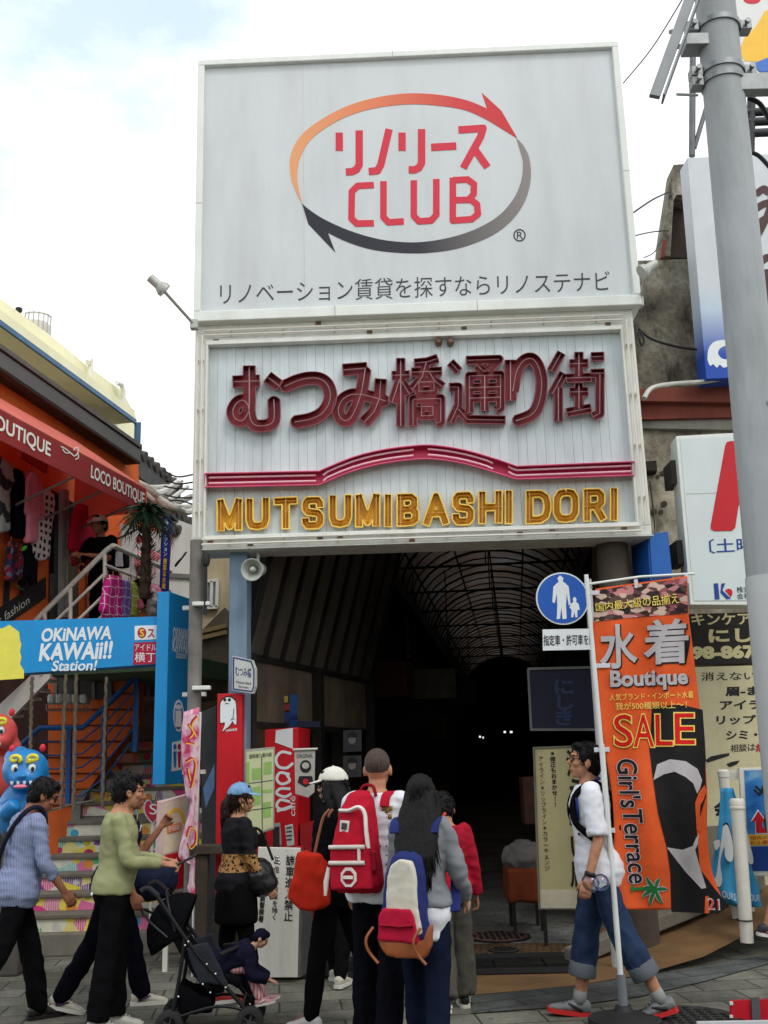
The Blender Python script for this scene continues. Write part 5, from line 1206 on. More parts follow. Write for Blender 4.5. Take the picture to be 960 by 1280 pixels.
for y in ys:
    xa, xb = interp(LE, max(y, 736)), interp(RE, y); yl = y + (16 * (1 - (y - 720) / 417) )
    for i in range(NXc + 1):
        t = i / NXc; cl_.v.append(clothpt(xa + (xb - xa) * t, yl + (y - yl) * t))
for j in range(len(ys) - 1):
    for i in range(NXc): k = j * (NXc + 1) + i; cl_.f.append((k, k + 1, k + NXc + 2, k + NXc + 1))
cb_ = cl_.build('banner_cloth', m_or, nb_, smooth=180)
sm = cb_.modifiers.new('thick', 'SOLIDIFY'); sm.thickness = .003; sm.offset = -1 if (cb_.data.polygons[100].normal.y < 0) else 1
def cp(pts, name, m, o): 
    k = on_cloth(pts, o); return k.build(name, m, cb_, smooth=180, recalc=False)
m_photo = None
t = NT('photo_print'); t.rough(.7, .2); v = t.mapping((13, 13, 22)); vo = t.n('ShaderNodeTexVoronoi'); vo.inputs['Scale'].default_value = 1.5; t.l(v, vo.inputs['Vector'])
s_ = t.n('ShaderNodeSeparateColor'); t.l(vo.outputs['Color'], s_.inputs[0])
t.color(t.ramp(s_.outputs[0], [(0, srgb(60, 44, 40)), (.25, srgb(196, 130, 130)), (.42, srgb(90, 70, 62)), (.6, srgb(206, 178, 160)), (.75, srgb(150, 84, 90)), (.9, srgb(44, 36, 34))], 'CONSTANT')); m_photo = t.m
cp([(744, 738), (770, 734), (800, 730), (830, 726), (858, 722), (860, 766), (830, 769), (800, 771), (770, 774), (742, 777)], 'photo_strip', m_photo, .004)
VX = lambda x, y: (560 + x * .41667, 660 + y * .41667)
VY = lambda x, y: (580 + x * .39583, 900 + y * .39583)
# black silhouette half of the cloth
blk = [VX(612, 535), VX(700, 530), VX(764, 545), VX(771, 640), VX(775, 720)] + [VY(762, 130), VY(765, 240), VY(735, 345), VY(745, 470), VY(790, 530), VY(838, 590), VY(800, 612), VY(655, 606), VY(652, 480), VY(640, 400), VY(612, 290), VY(596, 180), VY(585, 90), VY(588, 60)]
cp(blk, 'black_print', m_bk, .004)
cp([VY(598, 190), VY(610, 140), VY(650, 124), VY(700, 130), VY(738, 155), VY(752, 190), VY(746, 215), VY(736, 232), VY(724, 200), VY(700, 180), VY(665, 163), VY(630, 172), VY(600, 192)][:-1], 'grey_print', m_gw, .007)
cp([VY(640, 402), VY(690, 410), VY(722, 398), VY(733, 372), VY(742, 360), VY(738, 392), VY(730, 410), VY(742, 455), VY(765, 530), VY(750, 533), VY(700, 480)], 'grey_print', m_gw, .007)
cp([VY(735, 350), VY(730, 262), VY(742, 228), VY(760, 205), VY(766, 225), VY(757, 250), VY(746, 270), VY(744, 350)], 'orange_print', m_or, .008)
cp([VY(762, 556), VY(772, 556), VY(775, 610), VY(760, 611)], 'orange_print', m_or, .007)
def ct(s, q, m, o, bold=0.0, **k):
    base = glyph(s, 0.0)[0]; X0 = min(p[0] for p in base); X1 = max(p[0] for p in base); Y0 = min(p[1] for p in base); Y1 = max(p[1] for p in base)
    vs, fs, bd = glyph(s, bold); f_ = quadmap(q); uv = [f_((x - X0) / (X1 - X0), (y - Y0) / (Y1 - Y0)) for x, y in vs]
    return on_cloth(None, o, step=6, tris=[[uv[i] for i in f] for f in fs]).build('lettering', m, cb_, recalc=False)
m_ylw = mat('print_yellow2', srgb(232, 206, 96), .6, .05)
ct('国内最大級の品揃え', [VX(442, 228), VX(690, 196), VX(694, 228), VX(444, 252)], m_bk, .009, .04); ct('国内最大級の品揃え', [VX(442, 226), VX(690, 194), VX(694, 226), VX(444, 250)], m_ylw, .0105, .006)
for dx, m, o, bo in ((3, m_bk, .006, .03), (0, m_gw, .0085, .02)):
    ct('水', [VX(456 + dx, 292 + dx), VX(562 + dx, 290 + dx), VX(566 + dx, 415 + dx), VX(460 + dx, 422 + dx)], m, o, bo)
    ct('着', [VX(588 + dx, 280 + dx), VX(718 + dx, 272 + dx), VX(720 + dx, 402 + dx), VX(592 + dx, 408 + dx)], m, o, bo)
    ct('Boutique', [VX(488 + dx, 430 + dx), VX(716 + dx, 424 + dx), VX(718 + dx, 480 + dx), VX(490 + dx, 490 + dx)], m, o, bo + .015)
ct('人気ブランド・インポート水着', [VX(484, 498), VX(736, 488), VX(736, 510), VX(485, 518)], m_ylw, .009, .004); ct('我が500種類以上〜！', [VX(502, 524), VX(716, 518), VX(716, 540), VX(503, 546)], m_ylw, .009, .004)
m_sr = printmat('sale_red', srgb(206, 24, 24))
for s, q in (('S', (498, 560, 552, 656)), ('A', (556, 560, 616, 656)), ('L', (622, 560, 672, 652)), ('E', (680, 556, 738, 648))):
    qq = [VX(q[0], q[1]), VX(q[2], q[1]), VX(q[2] + 2, q[3]), VX(q[0] + 2, q[3])]
    ct(s, qq, m_ylw, .009, .03); ct(s, qq, m_sr, .0112, .002)
# vertical words, turned a quarter right
def vq(x0, y0, x1, y1, dx=0): return [VY(x1, y0), VY(x1 + dx, y1), VY(x0 + dx, y1), VY(x0, y0)]
for m, o, bo in ((m_gw, .008, .04), (m_bk, .0095, .012)):
    ct("Girl's", vq(482, 124, 546, 276, 14), m, o, bo); ct('Terrace', vq(500, 282, 560, 515, 22), m, o, bo)
m_lf = mat('print_green', srgb(28, 110, 54), .6, .05)
def leaf(a, c, bend, w):
    (x0, y0), (x1, y1) = a, c; n = 7; l = []; r = []
    for i in range(n):
        t = i / (n - 1); nx, ny = -(y1 - y0), (x1 - x0); k = bend * math.sin(math.pi * t * .6); ww = w * math.sin(math.pi * min(1, .15 + t * .85)) / math.hypot(nx, ny)
        cx, cy = x0 + (x1 - x0) * t + nx * k, y0 + (y1 - y0) * t + ny * k; l.append((cx + nx * ww, cy + ny * ww)); r.append((cx - nx * ww, cy - ny * ww))
    return [VY(*p) for p in l + r[::-1]]
for e, bd_ in (((590, 486), -.3), ((632, 508), -.35), ((645, 545), -.2), ((640, 572), .25), ((606, 588), .3), ((572, 572), .3), ((562, 545), .3)): cp(leaf((604, 535), e, bd_, 9), 'palm_print', m_gw, .008); cp(leaf((604, 535), e, bd_, 6), 'palm_print', m_lf, .0095)
cp([VY(600, 528), VY(604, 540), VY(540, 538), VY(526, 544), VY(528, 520), VY(540, 528)], 'palm_print', m_lf, .0095)
ct('21', [VY(768, 562), VY(806, 566), VY(808, 600), VY(772, 598)], m_gw, .0085, .02); ct('21', [VY(771, 566), VY(803, 569), VY(805, 597), VY(774, 595)], m_sr, .010, .0)
for x, y in ((745, 741), (757, 832), (756, 937), (763, 1038), (771, 1132)):
    q = clothpt(x + 2, y, .004); B().box(q - V((.03, 0, 0)), (.10, .012, .03)).build('loop_tab', mat('tab_white', srgb(208, 206, 212), .6, .04), nb_, bevel=.003)
for x, y in ((795, 728), (858, 722)): B().box(NB.hit(x, y + 2, .01), (.025, .02, .06)).build('loop_tab', MATS['tab_white'], nb_, bevel=.003)

# ================================================================ round blue pedestrian sign on its post
RS = FP(8.55, 0)
rs = thing('pedestrian_sign', 'round blue pedestrians only sign with white figures and rim', 'traffic sign', G(738, 1216))
cpx, cpy = 703, 748
c = RS.hit(cpx, cpy); rad_ = (RS.hit(703 + 33, 748) - RS.hit(703 - 33, 748)).length / 2
dk = B().disc(c + V((0, .012, 0)), RS.n, rad_, .012, 48).build('disc', m_sw, rs)
B().disc(c + RS.n * .003, RS.n, rad_ * .945, .002, 48).build('blue_face', mat('road_blue', srgb(24, 88, 178), .4, .05), dk)
SX = lambda x, y: (560 + x * .41667, 660 + y * .41667)
ad = [(336, 142), (346, 150), (344, 160), (352, 166), (362, 176), (368, 230), (362, 232), (356, 196), (354, 232), (356, 272), (344, 274), (340, 238), (336, 272), (326, 274), (328, 232), (326, 196), (320, 226), (313, 222), (316, 176), (326, 166), (332, 162), (328, 150)]
kd = [(380, 206), (386, 214), (384, 222), (392, 228), (395, 246), (388, 246), (388, 268), (382, 268), (379, 250), (376, 268), (369, 268), (371, 246), (364, 238), (370, 226), (376, 222), (374, 212)]
for p in (ad, kd): pp(RS, [SX(*q) for q in p], .002, .0055).build('figure', m_sw, dk)
pl8 = solid(RS, contour([[SX(284, 336), SX(448, 333)]], 13.2, 3), .008).build('supplementary_plate', m_sw, rs)
text(RS, '指定車・許可車を除く', [SX(286, 322), SX(452, 318), SX(453, 350), SX(287, 353)], m_black, pl8, t=.002, off=.0085, bold=.012)
q = RS.hit(736, 742, -.03); B().tube([(q.x, q.y, 0), (q.x, q.y, q.z + .12)], .03, 14).build('post', mat('post_white', srgb(190, 192, 188), .5, .06), rs, smooth=60)
b = B()
for y in (735, 760, 800): b.bar(RS.hit(700, y, -.02), RS.hit(740, y - 1, -.02), .03, .02)
b.build('bracket', m_cl, rs)

# ================================================================ shop boards right of the arcade mouth
IB = FP(9.75, 0)
ib = thing('shop_board', 'dark blue shop board hanging under the arcade behind the traffic sign', 'sign', IB.hit(700, 930))
pp(IB, [(660, 836), (745, 834), (748, 912), (664, 912)], -.08).build('board', mat('board_navy', srgb(12, 18, 40), .5, .1), ib)
fr = [(660, 836), (745, 834), (748, 912), (664, 912)]; solid(IB, contour([fr + fr[:1]], 1.5, 3), .02).build('frame', mat('board_frame', srgb(96, 98, 96), .6), ib)
text(IB, 'に\nし\nき', [(694, 850), (716, 850), (716, 906), (694, 906)], mat('board_text', srgb(40, 52, 84), .6), ib, t=.002, bold=.03, line=.9)
IC = FP(9.6, 0)
ic = thing('shop_board', 'tall cream shop board with vertical black writing behind the walking man', 'sign', IC.hit(700, 1140))
pp(IC, [(667, 934), (750, 931), (750, 1137), (674, 1137)], -.06).build('board', mat('board_cream', srgb(176, 168, 124), .7, .08, 3, dirt=(srgb(150, 140, 108), .4, 4)), ic)
pp(IC, [(674, 1112), (750, 1112), (750, 1136), (675, 1136)], .004).build('lower_strip', mat('board_pale', srgb(196, 190, 164), .7), ic)
fr = [(668, 935), (750, 932), (750, 1136), (675, 1136)]; solid(IC, contour([fr + fr[:1]], .8, 3), .01).build('frame', MATS['board_frame'], ic)
def vt(pl, s, q, m, par, bold=.0, off=.002, line=1.0): return text(pl, '\n'.join(s), q, m, par, t=.002, off=off, bold=bold, line=line, align='CENTER')
vt(IC, 'アイライン※リップライン※カラーチェンジ', [(673, 946), (679, 946), (688, 1088), (681, 1088)], m_black, ic)
vt(IC, '※修正もおまかせ!!', [(687, 940), (694, 940), (698, 1008), (691, 1008)], m_black, ic, .02)
vt(IC, '消えない眉', [(708, 938), (728, 938), (734, 1108), (714, 1108)], m_black, ic, .03)
B().bar(IC.hit(669, 934, -.03), V((IC.hit(669, 934).x, 9.63, 0)), .03, .03).build('leg', m_rib, ic)
# small stall table with orange cloth
tb_ = thing('stall_table', 'small stall with orange cloth and white wrap inside the arcade mouth', 'table', G(655, 1140))
tc_ = P(655, 1095, 10.6)
b = B().box((tc_.x, tc_.y, .42), (.34, .4, .30)); soften(b, .02, 3, .02, (8, 8, 3), 3).build('table_cloth', cloth('cloth_orange', srgb(120, 58, 32)), tb_, smooth=180)
b = B().ell((tc_.x + .0, tc_.y, .66), .2, .22, .15); soften(b, .02, 2, .03, (9, 9, 9), 1).build('white_wrap', cloth('wrap_white', srgb(110, 104, 102)), tb_, smooth=180)
b = B()
for sx in (-.13, .13):
    for sy in (-.16, .16): b.box((tc_.x + sx, tc_.y + sy, .15), (.03, .03, .3))
b.build('leg', m_rib, tb_)
og = B().box(P(666, 1000, 10.7), (.22, .3, .45)).build('display_stand', mat('stand_orange', srgb(64, 36, 26), .7, .3, 8), label='dull orange display stand beside the cream board in the dark', cat='stand', bevel=.01)

# ================================================================ posters on the right-hand wall
WP_ = FP(10.05, 1.0)
VP_ = lambda x, y: (820 + x * .19526, 760 + y * .19531)
bp = thing('shop_banner', 'black shop banner with cream lettering and a phone number on the right wall', 'banner', WP_.hit(900, 832))
pp(WP_, [(850, 768), (1040, 762), (1040, 826), (866, 831)], -.02).build('sheet', printmat('vinyl_black', srgb(50, 48, 46)), bp)
m_crm = mat('print_cream', srgb(216, 206, 156), .6, .05)
text(WP_, 'キンケアルーム', [VP_(225, 38), VP_(900, 28), VP_(905, 98), VP_(232, 110)], m_crm, bp, t=.002, bold=.02)
text(WP_, 'にしき', [VP_(340, 138), VP_(760, 128), VP_(765, 210), VP_(345, 218)], m_crm, bp, t=.002, bold=.045)
text(WP_, '098-867-0', [VP_(160, 255), VP_(740, 240), VP_(745, 312), VP_(165, 324)], m_crm, bp, t=.002, bold=.06)
pm = thing('wall_poster', 'big cream weathered poster with bold black menu lines on the right wall', 'poster', WP_.hit(910, 1130))
pp(WP_, [(862, 834), (1040, 829), (1040, 1150), (870, 1158)], -.015).build('sheet', None or mat('poster_cream', srgb(206, 198, 160), .8, .12, 2.5, .6, 12, dirt=(srgb(150, 142, 110), .5, 2.5)), pm)
for s, q, bo in (('消えないメイク', (290, 408, 900, 462), .012), ('眉-まゆげ', (448, 502, 860, 558), .045), ('アイライン', (412, 592, 860, 646), .035), ('リップライン', (390, 686, 900, 742), .035), ('シミ・ホクロ', (452, 782, 900, 838), .035), ('相談は', (478, 870, 634, 920), .012)):
    text(WP_, s, [VP_(q[0], q[1] + 4), VP_(q[2], q[1] - 6), VP_(q[2], q[3] - 6), VP_(q[0], q[3] + 4)], m_black, pm, t=.002, bold=bo)
text(WP_, '無料', [VP_(640, 872), VP_(760, 868), VP_(760, 918), VP_(640, 922)], mat('crimson', (.4, 0, .04)), pm, t=.002, bold=.03)
for p in ([(316, 975), (350, 950), (420, 935), (470, 928), (468, 945), (410, 965), (330, 990)], [(450, 1000), (480, 985), (535, 975), (520, 1000), (470, 1020)]): pp(WP_, [VP_(*q) for q in p], .002, .001).build('tear', m_black, pm)
text(WP_, '会', [(893, 1002), (910, 1000), (911, 1018), (894, 1020)], m_black, pm, t=.002, bold=.04); text(WP_, 'すみ\nあり', [(876, 1068), (894, 1066), (896, 1082), (878, 1084)], m_black, pm, t=.002, bold=.01)
pg = pp(WP_, [(868, 1034), (898, 1032), (900, 1108), (872, 1110)], .01, .003).build('wall_notice', mat('notice_grey', srgb(120, 116, 104), .8, .15, 6), label='small grey notice low on the wall behind the blue cloth', cat='notice')
# blue boards and tied blue cloth, white post
BPs = FP(9.35, -2)
bps = thing('poster_board', 'blue poster board in a white frame with a red arrow', 'sign board', BPs.hit(945, 1135))
WZ = lambda x, y: (840 + x * .26549, 940 + y * .26563)
pp(BPs, [(924, 960), (1010, 958), (1012, 1094), (932, 1095)], -.04).build('frame', m_wp, bps, bevel=.004)
t = NT('sea_print'); t.rough(.45, .4); n_ = t.noise(t.mapping((1, 1, 2)), 4, 6); t.color(t.ramp(n_, [(.3, srgb(26, 84, 160)), (.55, srgb(56, 134, 196)), (.75, srgb(140, 180, 206))]))
pp(BPs, [(930, 963), (1008, 961), (1008, 1042), (934, 1043)], .004).build('print', t.m, bps)
pp(BPs, [(934, 1043), (1008, 1042), (1008, 1056), (935, 1057)], .004).build('yellow_strip', mat('print_yellow', (.8, .5, .05)), bps)
text(BPs, '地元の', [(938, 1045), (960, 1044), (960, 1049), (938, 1050)], m_rd, bps, t=.002, off=.005); text(BPs, 'お土産', [(938, 1051), (960, 1050), (960, 1055), (938, 1056)], m_rd, bps, t=.002, off=.005)
pp(BPs, [(936, 1058), (1008, 1057), (1010, 1088), (938, 1089)], .004).build('navy_panel', mat('print_navy', (.02, .05, .2)), bps)
ar_pts = [WZ(*p) for p in ((406, 278), (440, 326), (424, 324), (426, 356), (470, 354), (470, 380), (396, 382), (394, 326), (376, 328))]
pp(BPs, shrink(ar_pts, 1.14), .003, .004).build('arrow', m_sw, bps); pp(BPs, ar_pts, .003, .007).build('arrow', m_rd, bps)
stroke(BPs, [[WZ(385, 175), WZ(410, 200), WZ(440, 180)], [WZ(392, 160), WZ(420, 185), WZ(446, 165)], [WZ(410, 205), WZ(430, 160)], [WZ(440, 200), WZ(452, 160)]], 2.2, .003, .004).build('brush_mark', m_black, bps)
b = B(); b.bar(BPs.hit(936, 1094, -.02), V((BPs.hit(936, 1094).x, BPs.hit(936, 1094, -.02).y, .3)), .04, .04); b.build('leg', m_wp, bps)
gp2 = thing('guard_post', 'slim white pipe post behind the tied blue cloth', 'post', G(905, 1160))
q = P(904, 964, 9.25); B().tube([(q.x, q.y, .25), (q.x, q.y, q.z)], .045, 16).build('pipe', m_wp, gp2, smooth=60)
B().lathe(q, (0, 0, 1), [(.05, -.05), (.05, 0), (.03, .015)], 18).build('cap', m_wp, gp2, smooth=50)
pp(FP(9.3), [(908, 963), (924, 961), (926, 974), (908, 975)], .01).build('top_plate', m_wp, gp2)
gp = thing('guard_post', 'white square-ended post standing on the ochre slope in front of the blue cloth', 'post', P(935, 1178, 8.75))
a, c = P(921, 1000, 8.75), P(934, 1178, 8.75)
B().tube([c, a], [.052, .056], 18).build('pipe', m_wp, gp, smooth=60)
B().lathe(a, (a - c), [(.062, -.07), (.064, -.055), (.058, -.05), (.062, -.01), (.05, .012)], 20).build('cap', m_wp, gp, smooth=40)
for k, y in enumerate((1150,)): q = P(930.5, y, 8.75); B().lathe(q, (a - c), [(.062, -.006), (.064, 0), (.062, .006)], 20, False).build('wire', m_cable if False else mat('cable_black', (.015, .015, .016)), gp)
def drape(name, pts, d, m, label, cat, amp=.03, n=16, f=9.0):
    """a hanging cloth between a left and a right outline (lists of pixels, top to bottom)"""
    pl, pr = pts; K = 26; b = B(); pL = smoothline(pl, 8); pR = smoothline(pr, 8)
    def samp(l, t): x = t * (len(l) - 1); i = min(int(x), len(l) - 2); return tuple(l[i][j] + (l[i + 1][j] - l[i][j]) * (x - i) for j in (0, 1))
    for j in range(K + 1):
        A_, C_ = samp(pL, j / K), samp(pR, j / K)
        for i in range(n + 1):
            t = i / n; b.v.append(P(A_[0] + (C_[0] - A_[0]) * t, A_[1] + (C_[1] - A_[1]) * t, d + amp * math.sin(f * t + 2.5 * j / K) * (.35 + j / K)))
    for j in range(K):
        for i in range(n): k = j * (n + 1) + i; b.f.append((k, k + 1, k + n + 2, k + n + 1))
    o = b.build(name, m, label=label, cat=cat, smooth=180); md = o.modifiers.new('t', 'SOLIDIFY'); md.thickness = .006; return o
bc = thing('tied_banner', 'light blue banner cloth tied between the white posts with white shapes', 'banner', P(910, 1130, 9.0))
def drape_part(name, pl, pr, d, m, par, amp, n=16, f=9.0):
    o = drape(name, (pl, pr), d, m, None, None, amp, n, f); o.parent = par; w0 = OFF[o.name]
    o.data.transform(Matrix.Translation(w0 - OFF[par.name])); o.location = (0, 0, 0); OFF[o.name] = OFF[par.name]; return o
m_sky = printmat('cloth_sky', srgb(66, 158, 204))
drape_part('cloth', [(901, 985), (897, 1040), (889, 1090), (890, 1118), (918, 1132)], [(917, 985), (930, 1035), (940, 1085), (949, 1110), (952, 1134)], 9.08, m_sky, bc, .05)
m_cw = mat('cloth_print_white', srgb(212, 216, 214), .7, .04)
DP = lambda px, py, o=0.0: P(px, py, 8.995 - o)
for pts in ([(240, 350), (262, 345), (284, 420), (288, 500), (270, 516), (250, 492), (246, 445), (226, 520), (236, 600), (222, 636), (190, 605), (206, 590), (214, 540)], [(196, 420), (222, 412), (226, 440), (204, 462)], [(350, 350), (362, 420), (378, 480), (382, 520), (366, 526), (352, 480)]):
    q = [WZ(*p) for p in smoothline(pts + pts[:1], 3)[:-1]]
    B().prism([DP(*p) for p in shrink(q, 1.06)], (0, -.003, 0)).build('cloth_outline', m_black, bc); B().prism([DP(*p, .003) for p in q], (0, -.003, 0)).build('cloth_shape', m_cw, bc)
DPl = FP(8.99)
text(DPl, 'OURS', [WZ(236, 650), WZ(300, 668), WZ(302, 700), WZ(238, 684)], m_cw, bc, t=.002); text(DPl, 'OUR', [WZ(366, 668), WZ(414, 672), WZ(414, 704), WZ(366, 700)], m_cw, bc, t=.002)
# red notice stand at the bottom right corner
rn = thing('red_notice', 'red notice with a grey strip low at the bottom right corner', 'notice', G(935, 1300))
RN = FP(6.9)
pp(RN, [(913, 1251), (1000, 1248), (1000, 1310), (914, 1310)], -.02).build('panel', mat('notice_red', srgb(190, 22, 40), .5, .06), rn)
pp(RN, [(938, 1247), (948, 1246), (951, 1310), (941, 1310)], .02).build('grey_strip', mat('strip_grey', srgb(84, 84, 88), .6), rn)
b = B()
for y in (1254, 1271): b.box(RN.hit(914, y, .005), (.02, .01, .02))
b.build('clip', m_wp, rn)
pp(FP(6.7), [(872, 1278), (990, 1276), (990, 1300), (872, 1300)], -.03).build('pale_board', m_panel, label='pale blue-white panel edge at the bottom right corner', cat='board')
# soap bubbles
def bubble_mat():
    t = NT('soap_film'); o = t.t.nodes['Material Output']; tr = t.n('ShaderNodeBsdfTransparent'); gl = t.n('ShaderNodeBsdfGlossy'); gl.inputs['Roughness'].default_value = .03
    fr = t.n('ShaderNodeLayerWeight'); fr.inputs[0].default_value = .25; n_ = t.noise(t.mapping((1, 1, 1)), 16, 3)
    t.l(t.ramp(n_, [(.3, (.9, .6, .5)), (.5, (.5, .6, 1)), (.65, (.7, .95, .8))]), gl.inputs['Color'])
    m = t.n('ShaderNodeMixShader'); t.l(t.math('MULTIPLY', t.math('ADD', fr.outputs['Fresnel'], .12), .8), m.inputs[0]); t.l(tr.outputs[0], m.inputs[1]); t.l(gl.outputs[0], m.inputs[2]); t.l(m.outputs[0], o.inputs['Surface']); return t.m
mb = bubble_mat()
for (x, y, r, lab) in ((738, 1104, .058, 'left of two soap bubbles drifting in front of the jeans'), (751, 1103, .052, 'right of two soap bubbles drifting by the banner pole')):
    B().ell(P(x, y, 6.85 if x < 745 else 6.8), r, r, r).build('soap_bubble', mb, label=lab, cat='soap bubble', smooth=180)
# ================================================================ things around the left pillar and stairs
# pink banner on a white pole
XZ = lambda x, y: (180 + x * .23437, 880 + y * .23437)
pk = thing('pink_banner', 'pink and white wind-twisted banner on a thin pale pole', 'banner', G(243, 1205))
q = P(243, 1100, 8.75); qt = P(250, 890, 8.75)
t = NT('pink_print'); t.rough(.7, .2); v = t.mapping((3, 3, 2.2)); n_ = t.noise(v, 3.2, 4)
t.color(t.ramp(n_, [(.34, srgb(206, 66, 110)), (.44, srgb(222, 160, 182)), (.56, srgb(226, 204, 210)), (.68, srgb(214, 110, 150))])); m_pkc = t.m
B().tube([(q.x, q.y, 0), (q.x, q.y, q.z), qt], .014, 10).build('pole', m_pp, pk, smooth=60)
drape_part('banner_cloth', [(230, 890), (227, 930), (232, 990), (238, 1004), (224, 1060), (225, 1074), (236, 1080)], [(249, 884), (249, 930), (247, 990), (246, 1010), (246, 1050), (245, 1074), (241, 1080)], 8.70, m_pkc, pk, .03, 12, 7)
drape_part('banner_tail', [(238, 1072), (236, 1100), (235, 1112), (240, 1118)], [(246, 1072), (244, 1100), (250, 1116), (247, 1121)], 8.72, m_pkc, pk, .02, 8, 7)
PK = FP(8.62)
for pts, w_, m in (([smoothline([(235, 905), (241, 915), (236, 922)]), smoothline([(246, 895), (239, 906), (244, 920)])], 3.2, 'crimson'), ([[(231, 928), (243, 930)]], 3, 'crimson'), ([smoothline([(232, 952), (240, 948), (244, 955), (241, 975), (238, 985)]), [(234, 960), (237, 975)]], 3, 'crimson'), ([smoothline([(233, 1046), (237, 1034), (244, 1038), (244, 1052), (238, 1060), (234, 1054)])], 2.6, 'crimson')):
    stroke(PK, pts, w_, .004, .0).build('brush_letter', MATS[m], pk); 
    stroke(PK, [[(x + 1.4, y + 1) for x, y in l] for l in pts], w_ * .5, .003, .006).build('brush_letter', mat('print_yellow', (.8, .5, .05)), pk)
# sandwich board with the red game strip
GSg = Plane(P(216, 1060, 8.95), (.62, -.78, 0))
gm = thing('game_board', 'upright pink and yellow game board with a red strip beside the stairs', 'sign board', G(216, 1190))
pp(GSg, [(203, 1002), (240, 992), (232, 1110), (199, 1118)], -.10).build('board', mat('board_pink', srgb(216, 186, 180), .6, .08), gm, bevel=.004)
pp(GSg, [(206, 1006), (236, 997), (233, 1060), (204, 1068)], .004).build('print', mat('print_pale', srgb(222, 206, 180), .6, .15, 9), gm)
arch = smoothline([(208, 1034), (212, 1018), (219, 1012), (226, 1016), (231, 1030)]); stroke(GSg, [arch], 4, .003, .005).build('arch_print', mat('print_yellow', (.8, .5, .05)), gm)
pp(GSg, [(209, 1032), (226, 1028), (226, 1038), (209, 1042)], .003, .008).build('label_print', mat('print_orange', srgb(226, 120, 60), .6), gm)
text(GSg, '手相館', [(210, 1033), (225, 1030), (225, 1037), (210, 1040)], m_sw, gm, t=.002, off=.012)
rd_ = pp(GSg, [(206, 1069), (235, 1062), (232, 1108), (202, 1116)], .005, .004).build('red_strip', m_rd, gm)
text(GSg, 'ゲ', [(209, 1076), (222, 1073), (220, 1100), (207, 1104)], m_sw, rd_, t=.003, off=.0095, bold=.03)
b = B()
for x in (205, 228): q = GSg.hit(x, 1110, -.05); b.ob((q.x, q.y, 0), (.04, 0, 0), (0, .04, 0), (0, 0, q.z))
b.build('leg', m_wp, gm)
# heart shaped sign
HS = FP(9.6)
hp = [(191, 1028), (183, 1018), (181, 1008), (185, 1001), (190, 1005), (191, 1007), (193, 1004), (198, 1001), (202, 1008), (199, 1018)]
ht = thing('heart_sign', 'small red heart shaped sign with a white S mark on the stairs', 'sign', HS.hit(191, 1030))
pp(HS, shrink(smoothline(hp + hp[:1], 3)[:-1], 1.18), -.03).build('border', mat('heart_grey', srgb(190, 184, 184), .6), ht); pp(HS, smoothline(hp + hp[:1], 3)[:-1], .004).build('heart', mat('heart_red', srgb(176, 36, 56), .5), ht)
text(HS, 'S', [(187, 1005), (196, 1005), (196, 1018), (187, 1018)], m_sw, ht, t=.003, off=.005)
q = HS.hit(191, 1030, -.015); B().tube([(q.x, q.y, .3), q], .012, 6).build('stick', m_wp, ht)
# grey cloth bag on the steps beside the man in the blue shirt
b = B().ell(P(186, 1098, 9.8), .26, .14, .11); b2 = P(172, 1101, 9.8); b.ell(b2, .14, .12, .12)
soften(b, .02, 2, .03, (10, 10, 12), 4).build('cloth_bag', cloth('bag_grey', srgb(142, 140, 128)), label='crumpled grey cloth bag lying on the lower candy steps', cat='bag', smooth=180)
# board leaning with blue stripes behind the red pillar
pp(FP(9.3), [(254, 985), (268, 955), (268, 985), (257, 1010)], -.03).build('leaning_board', mat('lean_blue', srgb(110, 160, 206), .6, .1), label='light blue striped board leaning behind the red pillar', cat='board')
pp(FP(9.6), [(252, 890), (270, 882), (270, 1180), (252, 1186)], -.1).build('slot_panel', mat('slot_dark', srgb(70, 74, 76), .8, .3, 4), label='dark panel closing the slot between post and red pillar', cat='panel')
bt = thing('bollard_post', 'dark wooden post beside the red pillar foot', 'post', G(250, 1212)); q = P(252, 1068, 8.7); B().ob((q.x - .05, q.y, 0), (.1, 0, 0), (0, .1, 0), (0, 0, q.z)).build('shaft', mat('post_wood', srgb(64, 54, 46), .85, .3, 5, .4), bt, bevel=.01)
B().ob((q.x - .09, q.y - .03, q.z), (.45, 0, 0), (0, .16, 0), (0, 0, .07)).build('rail', mat('post_wood', (.05, .04, .03)), bt, bevel=.008)
# pale green map board
MB = FP(8.95, 18)
YZ = lambda x, y: (250 + x * .38542, 930 + y * .38546)
mp_ = thing('map_board', 'pale green street map board in a grey frame behind the woman in the blue cap', 'map', MB.hit(320, 1050))
pp(MB, [YZ(146, 18), YZ(243, 9), YZ(241, 276), YZ(152, 306)], -.05).build('board', mat('map_frame', srgb(150, 152, 140), .6), mp_, bevel=.004)
pp(MB, [YZ(150, 26), YZ(238, 17), YZ(236, 270), YZ(156, 298)], .003).build('map_sheet', mat('map_pale', srgb(190, 196, 152), .6, .08, 4), mp_)
m_mg = mat('map_green', srgb(140, 176, 96), .6)
for q in ((150, 60, 160, 150), (168, 80, 200, 118), (206, 60, 232, 100), (172, 140, 196, 200), (200, 150, 234, 160), (204, 190, 230, 240)): pp(MB, [YZ(q[0], q[1]), YZ(q[2], q[1] - 4), YZ(q[2], q[3] - 4), YZ(q[0], q[3])], .002, .003).build('map_block', m_mg, mp_)
text(MB, '国際通り案内図', [YZ(160, 34), YZ(232, 27), YZ(232, 40), YZ(160, 48)], m_ink, mp_, t=.002, off=.0035)
stroke(MB, [[YZ(156, 128), YZ(236, 118)], [YZ(200, 40), YZ(202, 280)], [YZ(160, 215), YZ(236, 205)]], 1.0, .001, .004).build('map_line', m_ink, mp_)
b = B()
